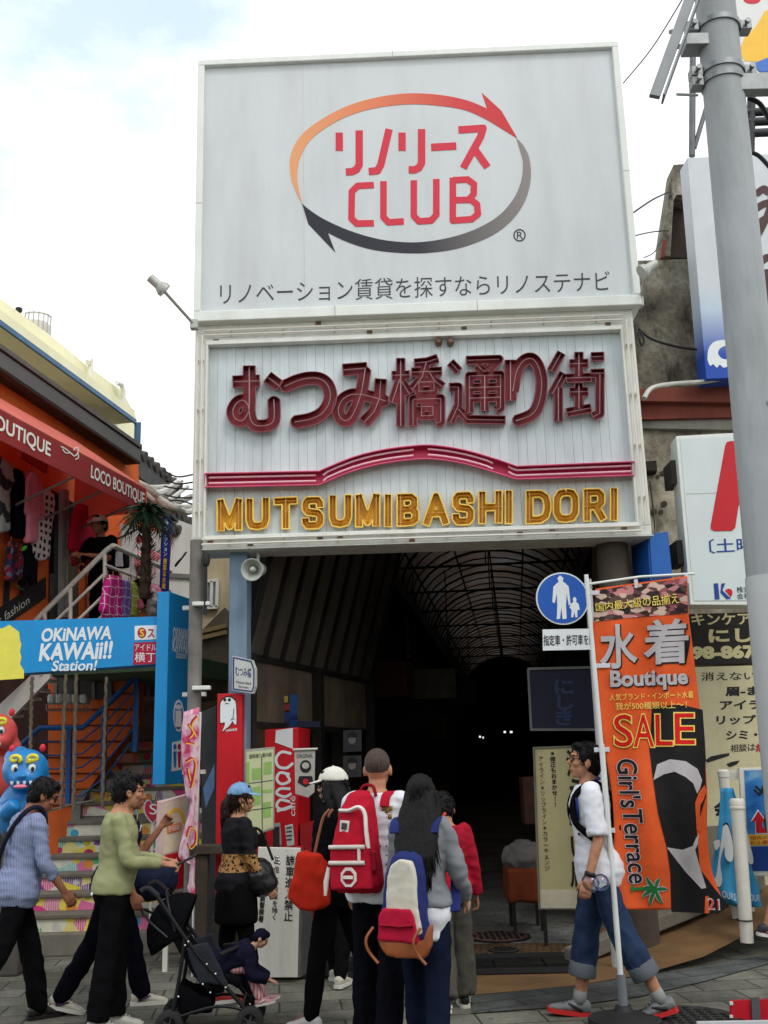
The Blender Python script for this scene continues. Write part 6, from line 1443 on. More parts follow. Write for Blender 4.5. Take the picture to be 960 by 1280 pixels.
for x in (154, 236): q = MB.hit(*YZ(x, 270), -.04); b.ob((q.x, q.y, 0), (.05, 0, 0), (0, .05, 0), (0, 0, q.z))
b.build('leg', m_rib, mp_)
# red drinks cabinet with cursive letters
VM = FP(9.55, -6)
vm = thing('drinks_machine', 'bright red drinks machine with white cursive letters running upwards', 'vending machine', G(352, 1180))
pp(VM, [(331, 912), (373, 909), (372, 1180), (333, 1184)], -.6).build('cabinet', mat('machine_red', srgb(196, 26, 36), .4, .06, 3), vm, bevel=.012)
pp(VM, [(345, 913), (366, 910), (366, 936), (344, 928)], .004).build('white_print', m_sw, vm)
cs = [smoothline([(364, 942), (352, 940), (345, 948), (348, 958), (358, 960), (366, 954)]), smoothline([(362, 968), (350, 966), (346, 974), (352, 980), (362, 976), (358, 968)]), smoothline([(363, 986), (350, 986), (346, 992), (356, 996), (364, 992)]), smoothline([(362, 1002), (350, 1000), (346, 1008), (354, 1012), (364, 1008), (346, 1014)])]
solid(VM, contour(cs, 1.7, 4), .004).build('cursive_lettering', m_sw, vm)
text(VM, 'café', [(362, 1020), (362, 995), (369, 995), (369, 1020)], m_sw, vm, t=.003, bold=.0)
pp(VM, [(375, 1030), (400, 1028), (400, 1175), (376, 1178)], -.4, .0).build('side_cabinet', mat('machine_red2', srgb(150, 24, 30), .5), vm)
# white pennant with a badge
pnn = thing('pennant', 'small white pennant with a black badge print hanging beside the red machine', 'flag', P(385, 940, 9.2))
PN = FP(9.2)
pp(PN, [(368, 937), (394, 936), (393, 990), (385, 997), (369, 992)], -.006).build('cloth', cloth('pennant_white', srgb(176, 172, 164)), pnn)
B().tube([PN.hit(366, 937, .01), PN.hit(397, 936, .01)], .01, 6).build('rod', m_wp, pnn)
pp(PN, ellpts(382, 958, 7, 8), .003, .001).build('badge_print', m_black, pnn); pp(PN, ellpts(382, 957, 4.5, 4), .003, .004).build('badge_print', MATS['pennant_white'], pnn); pp(PN, [(374, 970), (390, 970), (392, 978), (382, 984), (372, 978)], .003, .001).build('badge_print', m_black, pnn)
pp(PN, ellpts(382, 977, 3.5, 3.5), .002, .004).build('badge_print', m_rd, pnn)
text(PN, 'ORIGINAL', [(371, 943), (391, 942), (391, 947), (371, 948)], m_black, pnn, t=.002, bold=.01)
# brochure stand: red ledge with two leaflets and small dim objects
bs = thing('brochure_shelf', 'red topped brochure shelf behind the white notice board', 'shelf', G(340, 1190)); q = P(312, 1062, 8.95)
b = B().ob((q.x, q.y, q.z - .1), (P(378, 1060, 8.95).x - q.x, 0, 0), (0, .3, 0), (0, 0, .1)).build('shelf_top', mat('machine_red2', (.3, .01, .02)), bs, bevel=.006)
B().ob((q.x + .03, q.y + .03, 0), (P(378, 1060, 8.95).x - q.x - .06, 0, 0), (0, .24, 0), (0, 0, q.z - .1)).build('cabinet', m_rib, bs)
for k, (x, lab) in enumerate(((346, 'grey printed leaflet standing on the red shelf, the left one'), (362, 'pale printed leaflet standing on the red shelf, the right one'))):
    l = FP(9.0); o = pp(l, [(x - 6, 1030 + k * 2), (x + 4, 1028 + k * 2), (x + 6, 1056), (x - 3, 1058)], -.01).build('leaflet', mat('leaflet%d' % k, ((.25, .25, .25), (.4, .42, .4))[k], .6, .3, 20), label=lab, cat='leaflet')
    for r in range(4): pp(l, [(x - 4, 1034 + r * 5), (x + 3, 1033 + r * 5), (x + 3, 1035 + r * 5), (x - 4, 1036 + r * 5)], .002, .001).build('print_line', m_ink, o)
# white notice board: no vehicles
NBd = FP(8.5, 6)
nbd = thing('notice_board', 'tall white notice board with vertical black characters leaning at the entrance', 'sign board', G(350, 1226))
ql = [YZ(190, 334), YZ(328, 336), YZ(316, 758), YZ(160, 758)]
pp(NBd, [(323, 1059), (376, 1060), (372, 1222), (312, 1222)], -.04).build('board', mat('notice_white', srgb(214, 214, 204), .7, .06, 3, .2, 60, dirt=(srgb(140, 138, 126), .5, 4)), nbd, bevel=.004)
m_bw = mat('board_back', srgb(96, 98, 94), .8, .2)
a0 = NBd.hit(376, 1060, -.045); q1 = NBd.hit(385, 1222, -.5)
b = B(); b.prism([NBd.hit(376, 1062, -.05), V((a0.x + .08, a0.y + .5, .02)), NBd.hit(372, 1222, -.05)], (.02, 0, 0)); b.build('back_stay', m_bw, nbd)
vt(NBd, '諸車進入禁止', [YZ(280, 360), YZ(308, 362), YZ(300, 574), YZ(272, 572)], m_black, nbd, .012)
vt(NBd, '但し許可車を除く', [YZ(240, 396), YZ(258, 398), YZ(250, 572), YZ(232, 570)], m_black, nbd, .004)
vt(NBd, '那覇警察署', [YZ(198, 470), YZ(214, 470), YZ(206, 578), YZ(188, 576)], m_black, nbd, .01)
# dark portraits on the inner wall
for k, (y, lab) in enumerate(((925, 'upper dim black and white portrait poster inside the arcade'), (957, 'lower dim black and white portrait poster inside the arcade'))):
    f = FP(11.0, 6); o = pp(f, [(429, y - 12), (452, y - 13), (452, y + 14), (429, y + 15)], -.02).build('portrait_poster', mat('poster_dark', srgb(70, 70, 70), .7, .2, 9), label=lab, cat='poster')
    pp(f, ellpts(440, y - 2, 5, 7), .003, .001).build('face_print', mat('face_print', srgb(140, 138, 134), .7, .2), o); pp(f, [(434, y + 2), (435, y - 8), (440, y - 11), (446, y - 8), (447, y + 4), (445, y - 3), (436, y - 3)], .003, .004).build('hair_print', m_black, o)
    pp(f, [(432, y + 13), (436, y + 6), (445, y + 6), (449, y + 13)], .003, .001).build('coat_print', m_ink, o)
# clutter behind the pillar: coloured boards of the first shop on the left
CP_ = FP(10.4, 6)
for k, (pts, c, lab) in enumerate((([(308, 868), (360, 870), (360, 878), (308, 878)], srgb(196, 170, 60), 'yellow strip board above the first dim left shop'), ([(306, 879), (362, 880), (362, 888), (306, 889)], srgb(150, 40, 40), 'dull red strip board over the first left shop'), ([(306, 890), (372, 890), (372, 900), (306, 902)], srgb(40, 60, 120), 'navy strip board under the red strip in the left shop'), ([(362, 868), (372, 868), (372, 912), (362, 912)], srgb(30, 80, 150), 'blue upright board beside the strip boards'), ([(345, 900), (400, 902), (400, 909), (345, 909)], srgb(34, 38, 70), 'dark navy canopy strip above the red drinks machine'))):
    pp(CP_, pts, -.05).build('shop_strip', mat('strip%d' % k, grey(c, .8), .6, .15), label=lab, cat='board')
pp(FP(10.5, 6), [(304, 905), (345, 905), (345, 935), (304, 935)], -.3).build('display_box', mat('box_brown', srgb(110, 92, 70), .8, .3, 8), label='brown stacked goods box beside the red pillar', cat='box', bevel=.01)
# wire rack with white containers on the orange wall
wr = thing('wire_rack', 'wire rack holding white rounded containers on the orange wall', 'rack', P(86, 885, 12.2))
b = B(); RK = FP(12.15)
for y in (880, 888):
    b.tube([RK.hit(58, y), RK.hit(113, y)], .008, 5); b.tube([RK.hit(58, y, -.3), RK.hit(113, y, -.3)], .008, 5)
for k in range(12): b.tube([RK.hit(58 + k * 5, 880), RK.hit(58 + k * 5, 888)], .005, 4)
b.build('basket', m_cl, wr)
for k in range(5): 
    q = RK.hit(66.5 + k * 10, 874, -.1); B().box(q, (.088, .2, .11)).build('container', mat('container_white', srgb(206, 206, 200), .5, .04), wr, bevel=.028)

# ---------------------------------------------------------------- garments hanging at the boutique
def garment(pl, pts, m, label, off=.12, thick=.07, wr=.014, group=None, cat='garment', name='garment', hanger=True, vox=.022, sd=0.0, m_extra=None):
    b = B().prism([pl.hit(x, y, off) for x, y in pts], pl.n * thick)
    sb_ = soften(b, vox, 3, wr, (7, 7, 2.2), sd)
    t = thing(name, label, cat, pl.hit(sum(p[0] for p in pts) / len(pts), max(p[1] for p in pts), off + thick / 2), group)
    sb_.build('fabric', m, t, smooth=180)
    if hanger:
        top = min(pts, key=lambda p: p[1]); y = top[1]; x = sum(p[0] for p in pts if p[1] < y + 8) / max(1, len([p for p in pts if p[1] < y + 8]))
        b = B(); b.tube([pl.hit(x - 4, y + 4, off + thick / 2), pl.hit(x, y - 1, off + thick / 2), pl.hit(x + 4, y + 4, off + thick / 2)], .008, 5); b.tube([pl.hit(x, y - 1, off + thick / 2), pl.hit(x + .5, y - 6, off + thick / 2)], .006, 5); b.build('hanger', mat('hanger_wood', srgb(150, 110, 70), .6), t)
    return t
def checkmat(name, base, line, s=9.0, w_=.08, kind='grid'):
    t = NT(name); t.rough(.85, .15); v = t.mapping((s, s, s)); x = t.xyz(v)
    nz_ = t.math('MULTIPLY', t.noise(t.mapping(), 5, 2), 1.2)
    a = t.math('LESS_THAN', t.math('FRACT', t.math('ADD', t.math('ADD', x[0], t.math('MULTIPLY', x[1], .7)), nz_)), w_); c = t.math('LESS_THAN', t.math('FRACT', t.math('ADD', x[2], nz_)), w_)
    f = t.math('MAXIMUM', a, c)
    if kind == 'check': 
        a = t.math('LESS_THAN', t.math('FRACT', t.math('ADD', t.math('ADD', x[0], t.math('MULTIPLY', x[1], .7)), nz_)), .5); c = t.math('LESS_THAN', t.math('FRACT', t.math('ADD', x[2], nz_)), .5); f = t.math('MULTIPLY', a, c)
    t.color(t.mix(f, base, line)); return t.m
def floral(name, cols, s=20):
    t = NT(name); t.rough(.85, .15); vo = t.n('ShaderNodeTexVoronoi'); vo.inputs['Scale'].default_value = s; t.l(t.mapping(), vo.inputs['Vector']); q = t.n('ShaderNodeSeparateColor'); t.l(vo.outputs['Color'], q.inputs[0])
    t.color(t.ramp(q.outputs[0], [(i / len(cols), c) for i, c in enumerate(cols)], 'CONSTANT')); return t.m
GAx = lambda pts: [(x * .17196, 560 + y * .17188) for x, y in pts]
m_pj = cloth('jumpsuit_pink', srgb(216, 132, 142)); m_bkc = cloth('black_cloth', (.014, .014, .017)); m_rdc = cloth('red_cloth', srgb(186, 22, 52))
garment(LF, GAx([(190, 175), (240, 180), (262, 230), (290, 500), (268, 530), (246, 470), (240, 690), (160, 690), (172, 480), (148, 485), (162, 240)]), m_pj, 'pink belted jumpsuit hanging on the boutique front', .18, sd=1)
garment(LF, GAx([(285, 300), (350, 320), (362, 420), (345, 560), (330, 810), (250, 820), (190, 780), (215, 640), (245, 500), (290, 400)]), checkmat('checked', srgb(214, 210, 204), (.015, .015, .015), 12, .1, 'check'), 'long white dress with black squares on the boutique front', .12, sd=2)
garment(LF, GAx([(70, 150), (130, 160), (155, 250), (150, 600), (140, 660), (60, 650), (68, 400)]), cloth('navy_cloth', srgb(22, 24, 38)), 'long navy dress hanging left of the pink jumpsuit', .14, sd=3)
garment(LF, GAx([(-40, 60), (40, 120), (66, 260), (30, 340), (34, 600), (-40, 620)]), checkmat('grey_print', srgb(150, 152, 146), (.03, .03, .03), 3, .3), 'grey and black printed top at the left picture edge', .14, sd=4)
garment(LF, GAx([(50, 680), (110, 690), (130, 760), (125, 960), (80, 975), (20, 960), (15, 900), (40, 790)]), floral('floral_red', [srgb(120, 30, 40), srgb(40, 50, 80), srgb(150, 50, 50), srgb(34, 30, 36), srgb(90, 100, 120), srgb(60, 24, 30)]), 'red and blue flowered dress low on the boutique wall', .14, sd=5)
garment(LF, GAx([(150, 700), (195, 710), (190, 760), (250, 820), (240, 1000), (200, 1000), (190, 900), (140, 1010), (110, 960), (130, 850)]), m_bkc, 'black swimsuits hanging under the checked dress', .12, sd=6)
garment(LF, GAx([(150, 715), (190, 705), (180, 740), (140, 760)]), mat('lime_green', (.05, .5, .03)), 'small lime green cloth under the pink jumpsuit', .2, .04, .004, sd=6.5, hanger=False)
garment(LF, GAx([(545, 410), (625, 420), (650, 480), (655, 600), (640, 700), (630, 850), (600, 860), (585, 740), (560, 720), (540, 850), (510, 860), (505, 740), (485, 740), (490, 620), (510, 500)]), m_rdc, 'bright red two-piece outfit hanging by the boutique door', .2, sd=7)
garment(LF, GAx([(640, 470), (720, 480), (735, 540), (720, 640), (660, 640)]), cloth('salmon_cloth', srgb(206, 110, 106)), 'salmon pink shirt pinned up beside the clerk', .1, sd=8)
garment(LF, GAx([(570, 850), (610, 855), (612, 905), (565, 900)]), cloth('wine_print', srgb(120, 20, 50)), 'small wine red top under the red outfit', .2, .05, .005, sd=9)
CA = lambda pts: [(120 + x * .1875, 560 + y * .1875) for x, y in pts]
RR = Plane(RL.o + RL.n * .02, RL.n)
m_mg_ = checkmat('magenta_check', srgb(206, 40, 130), srgb(232, 200, 216), 10, .09); m_vi = checkmat('violet_check', srgb(130, 96, 176), srgb(206, 196, 220), 10, .09); m_li = checkmat('lime_check', srgb(176, 190, 60), srgb(220, 224, 170), 10, .09)
for k, (pts, m, lab) in enumerate((([(65, 850), (85, 850), (95, 960), (80, 1140), (40, 1140), (15, 1080), (40, 900)], m_mg_, 'leftmost magenta checked shirt on the balcony rail'), ([(95, 855), (130, 860), (140, 950), (128, 1140), (88, 1140), (96, 960)], m_mg_, 'second magenta checked shirt from the left on the balcony rail'), ([(140, 880), (180, 890), (200, 990), (185, 1140), (130, 1140), (140, 980)], m_vi, 'violet checked shirt between magenta and lime ones'), ([(195, 895), (235, 905), (255, 1000), (240, 1130), (180, 1130), (200, 990)], m_li, 'lime checked shirt on the balcony rail'))):
    garment(RR, CA(pts), m, lab, .04, .08, .012, 'checked shirts on the balcony rail', 'shirt', 'checked_shirt', True, .02, 20 + k)
garment(RR, CA([(250, 880), (290, 870), (310, 960), (320, 1080), (290, 1070), (270, 1060), (255, 1000)]), m_bkc, 'black strappy bag-like garment on the balcony rail', .05, sd=31)
garment(RR, CA([(405, 960), (430, 950), (445, 1030), (440, 1125), (400, 1130), (390, 1040)]), cloth('hot_pink', srgb(206, 40, 120)), 'hot pink small dress at the end of the balcony rail', .05, sd=32)
garment(RR, CA([(290, 690), (335, 680), (400, 700), (405, 740), (375, 760), (360, 870), (270, 870), (275, 780), (250, 790), (250, 720)]), m_pj, 'pale pink blouse hanging behind the balcony rail', -.5, sd=33)
garment(RR, CA([(120, 680), (170, 680), (195, 720), (195, 800), (110, 800), (105, 730)]), m_bkc, 'black bikini top with white front behind the balcony rail', -.35, sd=34)
pp(RR, CA([(125, 690), (165, 690), (172, 790), (115, 790)]), .02, -.24).build('white_bib', mat('bib_white', srgb(206, 200, 200), .7), label='white patterned bib on the black top at the balcony', cat='garment')
for k, (x, y, r, c, lab) in enumerate(((328, 940, .075, srgb(206, 120, 150), 'upper pink pompom toy on the balcony rail'), (350, 985, .10, srgb(200, 190, 184), 'white fluffy toy on the balcony rail'), (345, 1060, .09, srgb(176, 160, 156), 'lower pale fluffy toy on the balcony rail'), (392, 960, .075, srgb(214, 140, 160), 'pink round toy right of the white fluffy one'), (275, 1035, .06, srgb(190, 90, 110), 'small pink toy hanging below the black garment'))):
    b = B(); q = RR.hit(*CA([(x, y)])[0], .1); b.ell(q, r, r, r); b.ell(q + V((.05, -.03, -r * .8)), r * .7, r * .7, r * .7); b.ell(q + V((-.04, -.03, r * .8)), r * .5, r * .5, r * .5)
    soften(b, .015, 1, .012, (30, 30, 30), k).build('plush_toy', cloth('plush%d' % k, c, 2.0), label=lab, cat='plush toy', smooth=180)
# blue vertical banner at the end of the boutique
VB = Plane(LF.hit(208, 690, .95), (.75, -.66, 0))
vb_ = thing('vertical_banner', 'narrow dark blue vertical banner with white and yellow writing', 'banner', VB.hit(206, 740))
pp(VB, [(204, 642), (214, 643), (211, 752), (200, 748)], -.02).build('cloth', printmat('banner_navy', srgb(36, 48, 130)), vb_)
vt(VB, '水着ファッション', [(206, 645), (211, 645), (209, 695), (204, 695)], m_sw, vb_, .01); vt(VB, '豊富な水着', [(204, 698), (209, 698), (207, 736), (202, 736)], mat('print_yellow', (.8, .5, .05)), vb_, .02)
# artificial palm by the awning corner
pt = thing('palm_tree', 'short artificial palm with shaggy trunk by the awning corner', 'palm tree', LF.hit(184, 700, 1.5))
PC = LF.hit(184, 640, 1.35); b = B(); n = 16
b.tube([PC + V((0, 0, -.95 + k * .06)) for k in range(16)], [.055 + .014 * (k % 2) - .001 * k for k in range(16)], 10)
for k in range(90): 
    a = random.random() * 6.28; z = -.95 + random.random() * .85; p = PC + V((.055 * math.cos(a), .055 * math.sin(a), z)); b.bar(p, p + V((.05 * math.cos(a), .05 * math.sin(a), .05)), .012, .006)
b.build('trunk', mat('palm_trunk', srgb(62, 48, 36), .95, .4, 20, .5), pt)
b = B()
for f in range(44):
    a = f * 2.4; el = .75 - (f % 5) * .32; Lf = .23 + .08 * random.random(); ptsf = []
    for k in range(9):
        t = k / 8; rr_ = Lf * t * math.cos(el * (1 - t * .3)); zz = Lf * (math.sin(el) * t - .55 * t * t); ptsf.append(PC + V((rr_ * math.cos(a), rr_ * math.sin(a), zz)))
    b.tube(ptsf, [.008] * 8 + [.002], 4)
    for k in range(1, 9):
        for s in (-1, 1):
            d = (ptsf[k] - ptsf[k - 1]).normalized(); sd_ = d.cross(V((0, 0, 1))).normalized() * s; q = ptsf[k]
            tip = q + sd_ * .10 * (1 - .06 * k) + d * .09 - V((0, 0, .03)); b.add([q - d * .016, q + d * .016, tip], [(0, 1, 2)])
b.build('crown', mat('palm_leaf', srgb(34, 62, 36), .7, .4, 9), pt, recalc=False)
# tangle of cables between awning and tiled roof
for k in range(9):
    x0, y0 = 150 + 6 * k, 590 + 4 * k; cable('cable', 'grey cable in the tangle behind the awning end', [P(x0, y0, 14), P(x0 + 20, y0 + 14 + 6 * math.sin(k * 2), 14), P(x0 + 38, y0 + 18, 14.5), P(x0 + 60, y0 + 8 + 9 * math.cos(k), 15)], .022 + .012 * (k % 3), MATS['cable_grey' if k % 2 else 'cable_white'], 'cables tangled behind the awning end')
for k in range(5): cable('cable', 'thin black wire, %s of five crossing the gap left of the neon sign' % ('topmost', 'second from top', 'middle one', 'second from bottom', 'lowest')[k], [P(205, 588 + 10 * k, 14), P(222, 596 + 8 * k + 5 * math.sin(k * 3), 14), P(246, 592 + 10 * k, 14)], .012, None, 'wires in the gap left of the neon sign')
cable('cable', 'looped black cord on the white house wall', [P(233, 690, 12.5), P(224, 702, 12.5), P(219, 708, 12.5), P(221, 704, 12.5), P(226, 699, 12.5)], .012)

# ---------------------------------------------------------------- painted lion-dog statues by the stairs
def statue(px, py, d, s, body, brow, label, full=True):
    c = P(px, py, d); t = thing('lion_dog_statue', label, 'statue', (c.x, c.y, 0)); mb_ = mat('statue_' + label.split()[1], body, .35, .06, 3, spec=.5); my = mat('statue_brow', brow, .35, .05, spec=.5)
    b = B(); b.ell(c, .30 * s, .28 * s, .27 * s); b.ell(c + V((.06 * s, -.14 * s, -.10 * s)), .22 * s, .2 * s, .15 * s)
    for a in range(7): b.ell(c + V((-.22 * s * math.cos(a * .7 - .4) , .1 * s, .2 * s * math.sin(a * .9) )), .12 * s, .12 * s, .12 * s)
    b.ell(c + V((-.1 * s, .25 * s, -.55 * s)), .33 * s, .3 * s, .42 * s)
    b.tube([c + V((-.25 * s, 0, -.5 * s)), c + V((-.1 * s, -.28 * s, -.52 * s)), c + V((.02 * s, -.34 * s, -.4 * s))], [.12 * s, .11 * s, .1 * s], 12)
    soften(b, .025, 4).build('body', mb_, t, smooth=180)
    for sx in (-1, 1):
        e = c + V((sx * .11 * s + .06 * s, -.255 * s, .02 * s)); B().ell(e, .05 * s, .04 * s, .06 * s).build('eye', m_sw, t, smooth=180); B().ell(e + V((.012, -.035 * s, -.01)), .022 * s, .014 * s, .03 * s).build('pupil', m_black, t, smooth=180)
        sp = [e + V((math.cos(a * .55) * (.075 - .006 * a) * s * 1.1, -.03 * s, .11 * s + math.sin(a * .55) * (.06 - .005 * a) * s)) for a in range(12)]
        B().tube([e + V((-sx * .06 * s, -.03 * s, .07 * s))] + sp, .026 * s, 8).build('eyebrow', my, t, smooth=180)
        B().ell(c + V((sx * .2 * s, .02, .27 * s)), .04 * s, .035 * s, .055 * s).build('ear', mat('statue_red', srgb(206, 40, 60), .4), t, smooth=180)
    b = B()
    for k in range(4): b.lathe(c + V((-.06 * s + .08 * s * k, -.31 * s, -.14 * s)), (0, 0, -1), [(.02 * s, 0), (.018 * s, .03 * s), (.004, .05 * s)], 8)
    b.build('tooth', m_sw, t); B().ell(c + V((.07 * s, -.33 * s, -.08 * s)), .06 * s, .04 * s, .035 * s).build('nose', my if not full else mb_, t, smooth=180)
    B().ell(c + V((.05 * s, -.31 * s, -.21 * s)), .09 * s, .06 * s, .03 * s).build('tongue', mat('statue_pink', srgb(224, 130, 150), .4), t, smooth=180)
    B().box((c.x - .08, c.y + .15, c.z / 2 - .35 * s), (.3 * s, .4 * s, c.z - .7 * s)).build('plinth', mat('plinth_dark', srgb(84, 80, 74), .9, .3, 4, .4), t, bevel=.02); return t
statue(32, 962, 8.9, .64, srgb(30, 124, 190), srgb(226, 214, 60), 'glossy blue lion-dog statue with curled yellow brows')
statue(-6, 916, 9.5, .66, srgb(224, 90, 84), srgb(226, 214, 60), 'glossy coral lion-dog statue at the left picture edge', False)
# ================================================================ people
def rotx(v, a): c, s = math.cos(a), math.sin(a); return V((v.x, v.y * c - v.z * s, v.y * s + v.z * c))
def rotz(v, a): c, s = math.cos(a), math.sin(a); return V((v.x * c - v.y * s, v.x * s + v.y * c, v.z))
m_eye = mat('eye_dark', (.012, .01, .01), .3); m_brow = mat('brow_dark', (.02, .016, .014), .8)
def skin(name, c):
    if name in MATS: return MATS[name]
    t = NT(name); t.rough(.62, .25); n = t.noise(t.mapping(), 26, 6); t.color(t.ramp(n, [(.3, grey(c, .76)), (.7, grey(c, 1.08))])); t.b.inputs['Subsurface Weight'].default_value = .05; t.b.inputs['Subsurface Radius'].default_value = (.02, .008, .005); t.bump(t.noise(t.mapping(), 120, 3), .12, .003); MATS[name] = t.m; return t.m
def hairmat(name, c):
    if name in MATS: return MATS[name]
    t = NT(name); t.rough(.5, .18); n = t.noise(t.mapping((70, 70, 5)), 2.5, 4); t.color(t.ramp(n, [(.3, grey(c, .6)), (.7, grey(c, 1.7))])); t.bump(n, .6, .01); MATS[name] = t.m; return t.m
SK1 = skin('skin_tan', srgb(186, 134, 104)); SK2 = skin('skin_pale', srgb(206, 158, 128)); SK3 = skin('skin_deep', srgb(160, 106, 80))
HB = hairmat('hair_black', (.005, .0045, .0045)); HBr = hairmat('hair_brown', (.016, .007, .006)); HG = hairmat('hair_greying', (.03, .028, .027))
class Person:
    """a figure posed by joint angles; local x right, y forward, z up; W takes it to the street"""
    def __init__(s, label, pos, yaw, h=1.65, wide=1.0, legs=((0, 0), (0, 0)), arms=((0, 8, 10, 0), (0, 8, 10, 0)), lean=0, twist=0, head=(0, 0), hand=(25, 25), bust=0.0, belly=0.0, group=None, name='person', cat='person', footpitch=(0, 0)):
        s.k = h / 1.72; s.h = h; k = s.k; wide *= .85; s.wide = wide; s.bust = bust; s.belly = belly; s.lean = R(lean); s.twist = R(twist)
        s.T = thing(name, label, cat, pos, group); s.yaw = R(yaw); s.pos = V(pos)
        hw = .078 * k; s.L = []
        for i, sx in enumerate((-1, 1)):
            sw, kn = legs[i][0], legs[i][1]; ab = legs[i][2] if len(legs[i]) > 2 else 3
            a = R(sw); hip = V((sx * hw, 0, 0)); kd = V((sx * math.sin(R(ab)) * .6, math.sin(a), -math.cos(a))).normalized(); knee = hip + kd * .425 * k
            c = R(sw - kn); ad = V((sx * math.sin(R(ab)) * .3, math.sin(c), -math.cos(c))).normalized(); ank = knee + ad * .41 * k
            s.L.append([hip, knee, ank, R(footpitch[i])])
        low = min(l[2].z - .085 * k - (.05 if abs(l[3]) > .3 else 0) for l in s.L); s.up = V((0, 0, -low))
        for l in s.L:
            for j in range(3): l[j] = l[j] + s.up
        s.pel = V((0, 0, 0)) + s.up
        s.sp = lambda x, y, z: s.pel + rotx(rotz(V((x, y, z)), s.twist * min(1, z / (.4 * k))), -s.lean * 1.0)      # torso space to local
        sw_ = .175 * k * wide; s.A = []
        for i, sx in enumerate((-1, 1)):
            fl, ab, el, inw = arms[i]; sh = s.sp(sx * sw_, -.005, .475 * k)
            a = R(fl); b_ = R(ab); ud = rotz(V((sx * math.sin(b_), math.sin(a) * math.cos(b_), -math.cos(a) * math.cos(b_))), s.twist); elb = sh + ud * .285 * k
            e = R(fl + el); fd = V((sx * (math.sin(b_) * .6) , math.sin(e), -math.cos(e))); fd = rotz(fd, sx * R(inw)) if inw else fd; fd = rotz(fd.normalized(), s.twist); wr = elb + fd * .25 * k; s.A.append([sh, elb, wr, fd, sx])
        s.nk = s.sp(0, -.01, .53 * k); hy, hp = R(head[0]), R(head[1]); s.hm = Matrix.Rotation(s.twist + hy, 3, 'Z') @ Matrix.Rotation(hp, 3, 'X'); s.hc = s.nk + V((0, .02 * k, 0)) + s.hm @ V((0, .015 * k, .135 * k)) 
        s.hand = hand
    def w(s, p): return s.pos + rotz(p, s.yaw)
    def out(s, b, name, m, par=None, smooth=180, **kw):
        b.v = [s.w(p) for p in b.v]; return b.build(name, m, par or s.T, smooth=smooth, **kw)
    def H(s, x, y, z): return s.hc + s.hm @ (V((x, y, z)) * s.k)
    def ring(s, c, rx, ry, M=None, n=18, p=2.3):
        o = []
        for i in range(n):
            a = 2 * math.pi * i / n; x, y = math.cos(a), math.sin(a); x = math.copysign(abs(x) ** (2 / p), x) * rx; y = math.copysign(abs(y) ** (2 / p), y) * ry
            o.append(V((x, y, 0)))
        return o
    def torso(s, b, e, z0=-.09, z1=.545, hem=0.0, neck=True):
        k = s.k; w_ = s.wide
        lv = [(-.10, .135, .10, 0), (-.03, .168, .118, -.01), (.05, .165, .115, -.01), (.15, .148, .104 + s.belly * .6, .0 + s.belly * .5), (.22, .142, .102 + s.belly, .005 + s.belly * .6), (.32, .158, .112 + s.bust * .5, .004 + s.bust * .6), (.40, .172, .116 + s.bust * .4, .0 + s.bust * .4), (.46, .165, .10, -.008), (.505, .125, .078, -.012), (.535, .072, .062, -.01), (.56, .058, .056, -.005)]
        rings = []
        def lerp(z):
            for a, c in zip(lv, lv[1:]):
                if z <= c[0]: t = (z - a[0]) / (c[0] - a[0]); return [a[j] + (c[j] - a[j]) * t for j in range(4)]
            return lv[-1]
        zs = [z0] + [l[0] for l in lv if z0 + .01 < l[0] < z1 - .005] + [z1]
        for z in zs:
            _, rx, ry, cy = lerp(max(z, lv[0][0]))
            ex = e + (hem if z < .1 else 0)
            rings.append([s.sp(p.x, p.y + cy * k, z * k) for p in s.ring(None, (rx * w_ + ex) * k, (ry + ex) * k)])
        b.loft(rings)
    def limb(s, b, pts, rs, sub=4, n=14, end=1.0):
        P_ = smoothline([tuple(p) for p in pts], sub); m = len(P_); r = []
        for i in range(m):
            t = i / (m - 1) * (len(rs) - 1); j = min(int(t), len(rs) - 2); r.append((rs[j] + (rs[j + 1] - rs[j]) * (t - j)) * s.k)
        b.tube(P_, r, n)
        for q, rr in ((P_[0], r[0]), (P_[-1], r[-1] * end)): b.ell(q, rr * .98, rr * .98, rr * .98, nu=12, nv=7)
    def body(s, m, hands=True, seen=True):
        b = B(); k = s.k; s.torso(b, 0); s.sm = m
        for hip, knee, ank, fp in s.L: s.limb(b, [hip, (hip + knee) / 2 + V((0, .01, 0)), knee, knee.lerp(ank, .35) - V((0, .012 * k, 0)), ank], [.074, .062, .047, .049, .033]); 
        for hip, knee, ank, fp in s.L:
            f = rotx(V((0, 1, 0)), fp); u = rotx(V((0, 0, 1)), fp); b.tube([ank - f * .04 * k - u * .03 * k, ank + f * .06 * k - u * .045 * k, ank + f * .15 * k - u * .06 * k], [.036 * k, .036 * k, .024 * k], 10)
        for i, (sh, el, wr, fd, sx) in enumerate(s.A):
            s.limb(b, [sh, (sh + el) / 2, el, el.lerp(wr, .35), wr], [.045, .041, .034, .034, .024]); s.mkhand(b, i)
        s.limb(b, [s.sp(0, -.012, .46 * k), s.nk, s.H(0, -.015, -.06)], [.06, .054, .052], 3)
        M = s.hm
        b.ell(s.H(0, -.006, .022), .077 * k, .095 * k, .098 * k, M); b.ell(s.H(0, .022, -.045), .060 * k, .068 * k, .066 * k, M); b.ell(s.H(0, .056, -.088), .028 * k, .026 * k, .022 * k, M)
        b.tube([s.H(0, .084, .022), s.H(0, .100, -.008), s.H(0, .107, -.022)], [.009 * k, .012 * k, .0155 * k], 8); b.ell(s.H(0, .098, -.026), .019 * k, .013 * k, .010 * k, M)
        b.ell(s.H(0, .084, .035), .05 * k, .014 * k, .010 * k, M)
